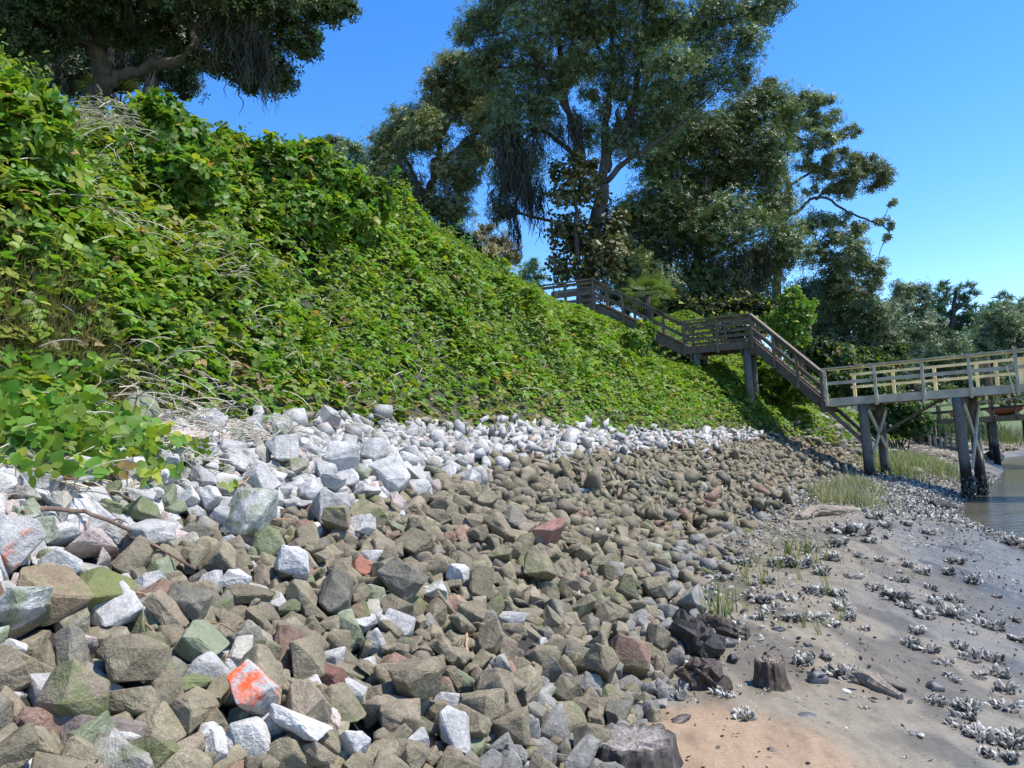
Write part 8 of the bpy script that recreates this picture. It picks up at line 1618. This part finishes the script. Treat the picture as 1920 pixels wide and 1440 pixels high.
log('driftwood_stump', 'rotten black root stump with a pale upright splinter among the last stones', [(1268, 1212, .08), (1295, 1228, .11), (1330, 1228, .06), (1345, 1225, .02)], [.11, .14, .11, .05], M['char'], 4, .3)
log('driftwood_splinter', 'pale splinter of wood leaning on the rotten black root stump', [(1278, 1252, .01), (1277, 1225, .12)], [.032, .02], M['drift'], 5, .25, c=(1.6, 1.5, 1.4))
log('driftwood_chunk', 'rotten dark wood chunk crusted with oysters above the bright oyster clump', [(1290, 1298, .05), (1322, 1290, .09), (1355, 1298, .05)], [.06, .11, .06], M['char'], 6, .3, c=(1.6, 1.35, 1.2))
log('driftwood_plank', 'pale split plank of driftwood lying on the mud right of the small black stump', [(1598, 1277, .04), (1640, 1293, .04), (1690, 1318, .03)], [.03, .045, .02], M['drift'], 7, .25, c=(2.0, 1.85, 1.65))
log('driftwood_stick', 'thin dark stick of driftwood beside the pale plank', [(1650, 1288, .02), (1700, 1302, .02)], [.02, .012], M['char'], 8)
log('driftwood_log', 'bleached log half buried where the stones meet the mud, below the tan grass', [(1498, 975, .05), (1530, 968, .09), (1570, 965, .08), (1602, 960, .05)], [.06, .11, .10, .06], M['drift'], 9, c=(2.2, 2.0, 1.7))
log('driftwood_log', 'dark muddy log lying on the shell bed in front of the right dock piles', [(1745, 950, .06), (1775, 956, .09), (1808, 964, .05)], [.10, .14, .05], M['char'], 10)
log('driftwood_log', 'brown plank on the shells at the water edge right of the dock piles', [(1828, 893, .06), (1846, 896, .05)], [.07, .05], M['drift'], 11)
log('bent_root', 'bare dark root snaking down the eroded bank behind the dock piles', [(1742, 805, .5), (1765, 818, .35), (1785, 832, .12)], [.10, .13, .06], M['char'], 12)
log('fallen_tree', 'dark fallen trunk on the eroded bank beneath the dark leafy bush', [(1715, 822, .3), (1745, 832, .25), (1790, 838, .15)], [.2, .2, .1], M['char'], 13)
for (pa, pb, lab) in (((1838, 862, -.1), (1864, 848, .5), 'left one of two dark logs poking out of the river'), ((1850, 866, -.1), (1877, 856, .4), 'right one of two dark logs poking out of the river')):
    a = Vector((at(pa[0], pa[1], 44).x, 44, WATER_Z - .15)); b = at(pb[0], pb[1], 43.0)
    q = MB(); q.tube([a, a.lerp(b, .35), a.lerp(b, .7), b], [.26, .28, .27, .22], 12, .08, int(pa[0])); tag(q.build('sunken_log', M['char']), lab, 'log', 'logs in the river')
# branches fallen over the stones
def branch(label, pts, rad, seed, c=(1, 1, 1), twigs=3):
    P = [on_ground(a, b, l) for a, b, l in pts]; q = MB(); rg = np.random.default_rng(seed)
    D = []
    for i in range(len(P) - 1):
        for j in range(4): D.append(P[i].lerp(P[i+1], j / 4) + Vector(rg.normal(0, .006, 3)))
    D.append(P[-1]); m_ = len(D)
    q.tube(D, [rad * (1 - .55 * i / m_) for i in range(m_)], 7, .1, seed, c)
    for k in range(twigs):
        i = int(rg.integers(1, m_ - 1)); e = D[i] + Vector(rg.normal(0, .10, 3)) + Vector((0, 0, .06)); q.tube([D[i], D[i].lerp(e, .5) + Vector(rg.normal(0, .015, 3)), e], [rad * .4, rad * .3, rad * .15], 5, 0, 0, c)
    return tag(q.build('fallen_branch', M['stick']), label, 'branch')
branch('long reddish brown branch lying across the pale stones at the left', [(40, 1025, .16), (100, 1022, .17), (180, 1038, .18), (280, 1085, .17), (368, 1120, .13)], .014, 1)
branch('dark branch along the edge of the dry vines above the pale stones', [(30, 928, .14), (110, 945, .16), (180, 970, .16), (260, 1000, .15)], .017, 2, (.8, .75, .7))
branch('thick brown vine stem sloping through the leaves at the far left', [(0, 800, .22), (60, 835, .24), (120, 870, .2), (160, 905, .16)], .013, 3, (1.0, .9, .8))
branch('thin tan stick lying over the brown stones left of the green stone', [(150, 1170, .15), (240, 1180, .16), (340, 1205, .15), (440, 1245, .13)], .008, 4, (1.3, 1.2, 1.0), 1)
branch('short bent stick dropping between the stones left of the green stone', [(255, 1215, .14), (290, 1250, .13), (315, 1295, .09)], .008, 5, (1.3, 1.2, 1.0), 0)
branch('forked pale stick resting on the big green capped stone', [(440, 975, .2), (470, 955, .22), (520, 930, .18), (570, 905, .15)], .008, 6, (1.6, 1.5, 1.2), 2)
branch('pale straight stick on the stones right of the big green capped stone', [(480, 1015, .14), (550, 1018, .14)], .007, 7, (1.6, 1.5, 1.2), 0)
branch('white root running down between the brown stones in the middle', [(868, 1195, .13), (875, 1230, .12), (880, 1265, .09)], .012, 8, (2.2, 2.1, 1.8), 1)
branch('tall arching pale stalk sticking up from the vines in the middle of the bank', [(660, 440, .5), (620, 470, .6), (570, 500, .5), (520, 540, .3)], .010, 9, (1.9, 1.8, 1.4), 3)

# oyster clumps: upright cupped shells packed on a dark core
def shell():
    V, F = [], []; n = 9
    for i in range(5):
        t = i / 4; w = [.10, .24, .30, .24, .06][i]
        for j in range(n):
            a = 2 * math.pi * j / n; V.append((math.cos(a) * w, math.sin(a) * w * .36 + .10 * t * t, t - .12))
        if i:
            for j in range(n):
                q = (j + 1) % n; F.append(((i-1)*n+j, (i-1)*n+q, i*n+q, i*n+j))
    F.append(tuple(4 * n + j for j in range(n)))
    return np.array(V), F
SHELL = shell()
def shell_cols(n, rg, dark=.35):
    c = np.where(rg.random((n, 1)) < dark, np.array([[0.13, 0.115, 0.095]]), np.array([[0.56, 0.52, 0.43]])) * rg.uniform(.55, 1.25, (n, 1)); return c
clump_meshes = []
for k in range(9):
    rg = np.random.default_rng(400 + k); n = [26, 36, 46, 20, 60, 30, 12, 40, 22][k]
    a = rg.uniform(0, 6.28, n); rr = .42 * rg.random(n) ** .6; el = [1, .7, .9, .35, .6, 1.0, .3, .8, .5][k]
    P = np.stack([np.cos(a) * rr * [1, 1.5, 1, 1.3, 1.6, .8, 1.4, 1.1, 1.2][k], np.sin(a) * rr * .8, .10 + .16 * rg.random(n) * el], 1)
    nz = np.stack([np.cos(a) * (1.1 - el * .6), np.sin(a) * (1.1 - el * .6), np.full(n, el)], 1) + rg.normal(0, .35, (n, 3)); nz[:, 2] = np.abs(nz[:, 2]) * .9 + .05
    sm = scatter(SHELL, P, frames(nz, rg), .27 * rg.uniform(.5, 1.3, n), shell_cols(n, rg, [.3, .35, .25, .3, .5, .2, .35, .45, .2][k]))
    V, F = lump(k + 20, dims=(.95, .75, .34), rough=.2)
    bmx = bmesh.new(); bmx.from_mesh(sm)
    lay = bmx.verts.layers.float_color.get('tint')
    vs = [bmx.verts.new(v) for v in V]
    for v in vs: v[lay] = (.10, .088, .072, 1)
    for f in F: bmx.faces.new([vs[i] for i in f])
    bmx.to_mesh(sm); bmx.free(); sm.materials.clear(); sm.materials.append(M['shell']); clump_meshes.append(sm)
CLUMPS = [(1597, 1002, 70, 4), (1609, 1044, 22, 0), (1650, 1051, 22, 1), (1702, 1061, 24, 5), (1687, 1076, 16, 2), (1729, 1076, 30, 1), (1779, 1074, 28, 7), (1792, 1055, 30, 4), (1822, 1091, 38, 1), (1684, 1092, 40, 3), (1642, 1106, 44, 3), (1747, 1106, 28, 7),
          (1680, 1124, 60, 4), (1751, 1134, 38, 0), (1783, 1126, 34, 2), (1802, 1130, 16, 7), (1702, 1141, 44, 3), (1736, 1160, 48, 1), (1781, 1158, 60, 2), (1837, 1169, 40, 0), (1860, 1179, 48, 1), (1824, 1194, 24, 5), (1721, 1192, 40, 2), (1706, 1212, 44, 1), (1740, 1224, 44, 3), (1800, 1220, 36, 7), (1819, 1239, 46, 0), (1860, 1239, 46, 1),
          (1770, 1250, 40, 3), (1777, 1272, 24, 5), (1837, 1274, 36, 8), (1875, 1271, 44, 0), (1886, 1296, 46, 2), (1790, 1282, 26, 5), (1752, 1322, 50, 1), (1780, 1330, 34, 0), (1816, 1338, 60, 2), (1882, 1334, 56, 3), (1914, 1208, 44, 4), (1815, 1357, 46, 7), (1804, 1376, 54, 1), (1838, 1390, 66, 2), (1862, 1398, 50, 0), (1897, 1402, 70, 4), (1877, 1428, 60, 1), (1838, 1428, 44, 3),
          (1507, 1243, 46, 2), (1549, 1233, 34, 6), (1577, 1266, 52, 4), (1275, 1312, 52, 0), (1305, 1322, 20, 5), (1357, 1312, 52, 1), (1620, 1184, 32, 8), (1397, 1352, 54, 2), (1535, 1412, 26, 6), (1234, 1334, 20, 6), (1440, 1300, 18, 3), (1620, 1330, 20, 8), (1700, 1378, 40, 6), (1600, 1310, 14, 3),
          (1270, 1168, 70, 4), (1240, 1150, 50, 7), (1302, 1140, 54, 1), (1330, 1115, 44, 7), (1420, 1130, 50, 4), (1450, 1150, 48, 1), (1475, 1130, 40, 7), (1530, 1115, 46, 4), (1568, 1120, 40, 7), (1580, 1145, 50, 1), (1520, 1165, 56, 3), (1590, 1165, 40, 1), (1480, 1165, 44, 4), (1540, 1075, 40, 7), (1500, 1062, 46, 1), (1560, 1050, 42, 2), (1460, 1060, 46, 4), (1520, 1035, 40, 0), (1570, 1025, 50, 1), (1630, 1020, 34, 7), (1420, 1165, 36, 7), (1600, 1085, 34, 6), (1560, 1175, 40, 3), (1660, 990, 36, 2), (1700, 985, 30, 1), (1740, 1000, 30, 3), (1640, 975, 40, 7), (1680, 965, 34, 2), (1390, 1060, 40, 4), (1360, 1090, 40, 1), (1440, 1095, 34, 7), (1410, 1100, 30, 2), (1905, 1025, 50, 4), (1890, 1015, 30, 7), (1870, 1120, 18, 3), (1905, 1165, 24, 8), (1890, 1060, 16, 6)]
OYSTERS = []
for i, (px, py, w, k) in enumerate(CLUMPS):
    p = on_ground(px, py); sc_ = w / FPX * p.y / 1.12
    o = place_px('oyster_clump', clump_meshes[k], M['shell'], px, py, sc_, (i * 1.7) % 6.28, None, 'oysters', 'oyster clumps on the mud', sink=.02 * sc_)
    OYSTERS.append((o, k, w))
rg = np.random.default_rng(91)
def bed(n, T0, T1, S0, S1, dens_fn, size, name, label, dark=.35):
    T = rg.uniform(T0, T1, n); S = rg.uniform(S0, S1, n); kp = rg.random(n) < dens_fn(S, T); T, S = T[kp], S[kp]; n = len(T)
    x, y = st_xy(S, T); P = np.stack([x, y, profile(S, T) + .01 + .05 * rg.random(n)], 1)
    nz = rg.normal(0, 1, (n, 3)); nz[:, 2] = np.abs(nz[:, 2]) * .8
    o = link(name, scatter(SHELL, P, frames(nz, rg), size * rg.uniform(.5, 1.4, n), shell_cols(n, rg, dark)), M['shell']); return tag(o, label, 'shells', kind='stuff')
def bed_density(S, T):
    f = sstep(15.5, 21, T) * (1 - sstep(33, 40, T)); hole = fbm(T * .5, S * .8, 2, 33)
    e = sstep(-5.2, -4.2, S) * (1 - sstep(-.2, .6, S)); return f * e * np.where(hole > .25, .35, 1.0) + .02 * e
bed(26000, 13, 42, -5.6, .8, bed_density, .085, 'oyster_shell_bed', 'bed of pale broken oyster shells under the dock', .42)
bed(4200, 1, 18, -4.6, 0.3, lambda S, T: .25 + .4 * (fbm(T * 1.2, S * 1.5, 2, 34) > .2) + .3 * (S > -1.0), .022, 'shell_fragments', 'small white shell fragments strewn over the mud', .3)
bed(1500, 5, 16, -1.6, 0.5, lambda S, T: .2 + .7 * sstep(-1.3, -.2, S), .055, 'oyster_shell_litter', 'grey oyster shells lodged along the foot of the stones', .5)
bed(3000, 3, 19, -4.8, 0.2, lambda S, T: .9 * (fbm(T * .9 + 2, S * 1.0, 3, 39) > .12) * (.35 + .65 * sstep(3, 9, T)), .05, 'oyster_litter', 'loose broken oyster shells lying flat over the mud', .45)
bed(2600, 1, 20, -4.6, 0.4, lambda S, T: .2 + .5 * (fbm(T * 1.1 + 5, S * 1.3, 2, 37) > .15) + .3 * (S > -1.2), .026, 'dark_debris', 'small dark bits of bark and broken shell strewn over the mud', 1.0)
# smooth dark pebbles and small stones
mt, nt, N, L, P = newmat('dark_pebble'); oi = N.new('ShaderNodeObjectInfo'); tc = N.new('ShaderNodeNewGeometry'); a = noise_n(N, L, tc.outputs['Position'], 90, 3, .6)
L.new(mixc(N, L, 1.0, oi.outputs['Color'], ramp(N, L, a.outputs[0], [(.3, grey(.7)), (.7, grey(1.25))]).outputs[0], 'MULTIPLY'), P.inputs['Base Color']); P.inputs['Roughness'].default_value = .5; bump(N, L, a.outputs[0], .3, .01, P.inputs['Normal']); M['pebble'] = mt
def lump_mesh(seed, dims, rough):
    V, F = lump(seed, dims=dims, rough=rough); me = bpy.data.meshes.new('pebble'); me.from_pydata(V.tolist(), [], F); me.polygons.foreach_set('use_smooth', np.ones(len(F), bool)); me.materials.append(M['pebble']); return me
PB = [lump_mesh(1, (1, .62, .6), .06), lump_mesh(2, (1, .7, .35), .12), lump_mesh(3, (1, .8, .7), .16), lump_mesh(4, (1, .5, .3), .2)]
BLK, GRY, BRN = (.022, .022, .023, 1), (.11, .105, .095, 1), (.085, .06, .045, 1)
for (px, py, w, k, c, r_, lab) in [
    (1197, 1345, 50, 0, BLK, 2.6, 'smooth black oblong stone on the orange sand above the broad stump'), (1512, 1352, 38, 1, GRY, .2, 'flat grey stone lying alone on the orange sand'), (1374, 1237, 20, 2, BLK, 0, 'little round black stone in front of the rotten root stump'),
    (1338, 1204, 36, 2, BLK, 1.2, 'dark rounded stone leaning on the rotten root stump'), (1365, 1215, 32, 2, (.05, .042, .038, 1), .4, 'knobbly dark lump right of the rotten root stump'), (1535, 1282, 40, 2, GRY, .3, 'grey rounded stone beside the dark oyster clump'),
    (1390, 1178, 28, 2, GRY, .8, 'grey rounded stone at the end of the curved driftwood log'), (1459, 1188, 28, 1, BLK, .1, 'flat black stone below the tall thin grass blades'), (1554, 1402, 18, 1, (.07, .07, .075, 1), 0, 'small flat dark stone near the bottom beside a white shell'), (1275, 1362, 46, 3, BRN, .5, 'flat brown bark scrap on the orange sand'),
    (1592, 1412, 20, 3, BRN, .9, 'small brown wood chip at the bottom of the mud'), (1445, 1414, 14, 2, BLK, .3, 'small pointed dark stone on the lower sand'), (1550, 1363, 16, 3, BLK, .3, 'thin black chip right of the flat grey stone'), (1755, 1295, 34, 2, (.10, .095, .085, 1), .2, 'muddy grey lump on the mud among the oysters'),
    (1775, 1405, 12, 2, BLK, .3, 'tiny black stone on the grey mud at the lower right'), (1692, 1380, 20, 1, BRN, .3, 'brown flat fragment on the mud below the pale plank'), (1762, 1388, 12, 2, BRN, .3, 'tiny brown stone left of the large lower oyster mass')]:
    p = on_ground(px, py); place_px('mud_stone', PB[k], M['pebble'], px, py, w / FPX * p.y, r_, lab, 'stone', sink=0, colour=c).location.z += .12 * w / FPX * p.y
# marsh grass
def tuft_mesh(seed, n, w=.012, spread=.10):
    rg = np.random.default_rng(seed); P = np.stack([rg.normal(0, spread, n), rg.normal(0, spread * .6, n), np.full(n, -.02)], 1)
    nz = np.array([0, 0, 1.0]) + rg.normal(0, .2, (n, 3)); Rm = frames(nz, rg)
    c = np.where(rg.random((n, 1)) < .72, np.array([[.17, .23, .06]]), np.array([[.42, .36, .17]])) * rg.uniform(.7, 1.25, (n, 1))
    me = scatter(blade(5, w, .28), P, Rm, rg.uniform(.45, 1.05, n), c); me.materials.append(M['grass']); return me
TM = [tuft_mesh(1, 34), tuft_mesh(2, 8, .014, .05), tuft_mesh(3, 14, .013, .07), tuft_mesh(4, 4, .016, .03)]
TUFTS = []
for i, (px, py, h, k) in enumerate([(1352, 1172, 95, 0), (1372, 1150, 70, 2), (1398, 1085, 55, 2), (1420, 1062, 50, 2), (1432, 1092, 55, 2), (1445, 1045, 45, 1), (1462, 1068, 50, 2), (1478, 1040, 50, 0), (1495, 1058, 55, 2), (1512, 1040, 48, 0), (1530, 1055, 48, 2), (1548, 1052, 46, 2), (1402, 1105, 62, 1), (1430, 1108, 60, 1), (1460, 1100, 40, 1), (1553, 1118, 62, 1), (1465, 1180, 52, 3), (1508, 1178, 48, 2), (1536, 1196, 56, 1), (1576, 1165, 50, 2), (1582, 1192, 42, 3), (1400, 1150, 46, 1), (1440, 1170, 38, 3), (1622, 1075, 36, 3), (1712, 1085, 28, 3), (1705, 1088, 22, 3), (1582, 1060, 34, 3), (1500, 1090, 44, 1), (1550, 1178, 40, 1), (1386, 1120, 40, 1)]):
    p = on_ground(px, py); TUFTS.append((place_px('grass_tuft', TM[k], M['grass'], px, py, h / FPX * p.y, (i * 2.1) % 6.28, None, 'grass', 'grass tufts on the mud'), k, h))
def marsh(name, label, spots, n, hgt, cg, cd, dryness):
    Ps, Hs = [], []
    for (px, py, wx, wy, m_) in spots:
        c = on_ground(px, py); q = rg.normal(0, 1, (m_, 2)); kx = wx / FPX * c.y
        x = c.x + q[:, 0] * kx * .5; y = c.y + q[:, 1] * wy
        S, T = xy_st(x, y); Ps.append(np.stack([x, y, profile(S, T) - .02], 1)); Hs.append(hgt * rg.uniform(.5, 1.1, m_))
    P = np.concatenate(Ps); H = np.concatenate(Hs); m_ = len(P)
    nz = np.array([0, 0, 1.0]) + rg.normal(0, .26, (m_, 3))
    c = np.where(rg.random((m_, 1)) < dryness, np.array([cd]), np.array([cg])) * rg.uniform(.65, 1.3, (m_, 1))
    tag(link(name, scatter(blade(3, .022, .4), P, frames(nz, rg), H, c), M['grass']), label, 'grass', kind='stuff')
marsh('marsh_grass', 'patch of dry tan green marsh grass at the foot of the stones left of the dock', [(1570, 930, 50, .5, 900), (1590, 945, 60, .5, 700), (1610, 915, 40, .6, 600)], 0, .42, (.20, .225, .12), (.42, .37, .25), .5)
marsh('marsh_grass', 'light green marsh grass patch behind the dock between the piles', [(1690, 872, 60, 1.0, 1500), (1730, 880, 50, 1.0, 1200), (1665, 885, 40, .9, 800)], 0, .62, (.20, .25, .11), (.42, .38, .24), .4)
marsh('marsh_grass', 'distant marsh grass along the far shore', [(1850, 822, 60, 2, 900), (1740, 800, 60, 2, 900)], 0, 1.1, (.12, .17, .055), (.3, .27, .15), .25)
# eroded rubble on the shore behind the dock
V, F3, F4, Cc = [], [], [], []; base = 0
for i in range(1700):
    T = rg.uniform(31, 62); S = rg.uniform(-1.6, 2.6) - (T > 45) * 1.0
    x, y = st_xy(np.array([S]), np.array([T])); z = profile(np.array([S]), np.array([T]))[0]
    j = int(rg.integers(N_SHAPES)); push(i, (LIB[j][0] * np.array([1.3, 1, .5]), LIB[j][1]), np.array([x[0], y[0], z + .05]), np.array(Quaternion((0, 0, 1), rg.uniform(0, 6.28)).to_matrix()), rg.uniform(.2, .65), np.append((np.array([.30, .26, .2]) if rg.random() < .7 else np.array([.12, .10, .08])) * rg.uniform(.7, 1.3), 0))
tag(link('broken_concrete', fast_mesh('broken_concrete', np.concatenate(V), [np.array(F3), np.array(F4)], np.concatenate(Cc)), M['stone_mass']), 'pale flat rubble along the eroded shore behind the dock', 'rubble', kind='stuff')
for i in range(7):
    p = at(1742 + i * 10, 812 - i * .5, 47); gz = ground_z(p.x, p.y); q = MB(); q.tube([(p.x, p.y, gz - .2), (p.x, p.y, gz + .75)], .09, 8, .1, i)
    tag(q.build('wooden_stake', M['grey_wood']), 'short grey wooden stake, %s in the row on the far shore' % ('leftmost', 'second from left', 'third from left', 'middle', 'third from right', 'second from right', 'rightmost')[i], 'stake', 'row of wooden stakes')
bush('leafy_bush', 'low shrubs on the lawn edge beneath the dock railing', 'bush', [(1780, 745, 40, 16, 54), (1830, 750, 40, 14, 55), (1880, 745, 40, 18, 56), (1900, 790, 30, 16, 62)], LEAF, .3, 30, (.09, .14, .04), M['vine_leaf'], seed=31)
bush('leafy_bush', 'shaded shrubs on the far bank seen low between the dock railings', 'bush', [(1580, 742, 40, 20, 44), (1640, 742, 50, 20, 46), (1700, 740, 40, 16, 50), (1740, 735, 40, 16, 52)], LEAF, .26, 50, (.06, .10, .03), M['vine_leaf'], seed=35)
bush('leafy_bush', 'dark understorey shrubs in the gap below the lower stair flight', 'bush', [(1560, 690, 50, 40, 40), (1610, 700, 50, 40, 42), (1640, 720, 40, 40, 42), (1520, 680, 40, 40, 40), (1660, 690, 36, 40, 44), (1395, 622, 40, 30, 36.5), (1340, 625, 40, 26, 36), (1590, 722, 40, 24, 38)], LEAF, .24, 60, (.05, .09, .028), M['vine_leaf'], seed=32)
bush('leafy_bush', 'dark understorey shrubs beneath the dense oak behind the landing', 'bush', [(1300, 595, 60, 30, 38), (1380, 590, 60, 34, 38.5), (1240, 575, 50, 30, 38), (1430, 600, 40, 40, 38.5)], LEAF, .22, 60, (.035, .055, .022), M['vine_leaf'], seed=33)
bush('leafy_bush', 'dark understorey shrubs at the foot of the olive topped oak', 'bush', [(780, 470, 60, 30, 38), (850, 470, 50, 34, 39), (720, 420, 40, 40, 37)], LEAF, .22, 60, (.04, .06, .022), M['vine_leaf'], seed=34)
# ------------------------------------------------------------------ say which stone, clump and tuft is which, by look and by its nearest landmark
MARKS_STONE = [((470, 1300), 'the orange painted stone'), ((352, 1292), 'the bright green stone'), ((460, 965), 'the green capped stone'), ((30, 1032), 'the pale stone with orange paint'), ((230, 1060), 'the long fallen branch'), ((1190, 1400), 'the broad stump'),
               ((724, 915), 'the long pale slab'), ((1030, 1000), 'the pink faced stone'), ((553, 1058), 'the upright white stone'), ((875, 1230), 'the white root'), ((300, 790), 'the dry vine tangle'), ((680, 1075), 'the brick red stone'),
               ((195, 1410), 'the lichen spotted stone'), ((1300, 1220), 'the rotten root stump'), ((1350, 1130), 'the tall grass tuft'), ((1550, 968), 'the bleached log'), ((300, 1195), 'the thin tan stick'), ((660, 1412), 'the low white granite stone')]
MARKS_MUD = [((1447, 1270), 'the small black stump'), ((1190, 1400), 'the broad stump'), ((1300, 1220), 'the rotten root stump'), ((1350, 1130), 'the tall grass tuft'), ((1645, 1295), 'the pale driftwood plank'), ((1350, 1190), 'the curved driftwood log'),
             ((1550, 968), 'the bleached log'), ((1800, 900), 'the right dock piles'), ((1590, 920), 'the tan marsh grass'), ((1512, 1352), 'the flat grey stone'), ((1775, 956), 'the dark muddy log'), ((1860, 1398), 'the large lower oyster mass'), ((1915, 1020), 'the water edge'), ((1597, 1002), 'the wide oyster heap')]
ORD = ['', 'second ', 'third ', 'fourth ', 'fifth ', 'sixth ', 'seventh ', 'eighth ', 'ninth ', 'tenth ', 'eleventh ', 'twelfth ', 'thirteenth ', 'fourteenth ', 'fifteenth ', 'sixteenth ', 'seventeenth ', 'eighteenth ', 'nineteenth ', 'twentieth ']
def side(dx, dy):
    if abs(dx) > 2.2 * abs(dy): return 'right of' if dx > 0 else 'left of'
    if abs(dy) > 2.2 * abs(dx): return 'below' if dy > 0 else 'above'
    return ('below ' if dy > 0 else 'above ') + 'and ' + ('right of' if dx > 0 else 'left of')
def name_all(items, marks):
    """items: (object, words, px, py)"""
    pools = {}
    for (o, wd, px, py) in items:
        d, k = min(((px - mx) ** 2 + (py - my) ** 2, i) for i, ((mx, my), t) in enumerate(marks))
        (mx, my), t = marks[k]
        pools.setdefault((wd, side(px - mx, py - my), t), []).append((d, o))
    for (wd, sd_, t), L_ in pools.items():
        for r, (d, o) in enumerate(sorted(L_, key=lambda a: a[0])):
            o['label'] = '%s %s %s' % (wd, sd_, t) if len(L_) == 1 else '%s %s %s, %snearest' % (wd, sd_, t, ORD[min(r, 19)])
items = []
for (o, i, shape) in STONES:
    tag(o, None, 'stone', 'quarry stones of the bank')
    if i in named: o['label'] = named[i][0]; continue
    px, py, f = project(Pn[i]); w = rd[i]
    sz = 'large' if w > .30 else 'small' if w < .20 else 'medium'
    mossy = ' mossy' if Cn[i][3] > .45 else ''
    items.append((o, '%s%s %s %s' % (sz, mossy, Kn[i], shape), px[0], py[0]))
name_all(items, MARKS_STONE)
look = ['upright oyster clump', 'long oyster clump', 'tall dense oyster clump', 'flat scatter of oysters', 'broad dark oyster heap', 'small pale oyster clump', 'few loose oyster shells', 'dark ragged oyster clump', 'low pale oyster clump']
items = []
for (o, k, w) in OYSTERS:
    px, py, f = project(o.location[:]); items.append((o, look[k], px[0], py[0]))
name_all(items, MARKS_MUD)
items = []
for (o, k, h) in TUFTS:
    px, py, f = project(o.location[:]); items.append((o, ['dense green grass tuft', 'sparse thin grass tuft', 'upright green grass tuft', 'few single grass blades'][k], px[0], py[0]))
name_all(items, MARKS_MUD[:3] + MARKS_MUD[4:])
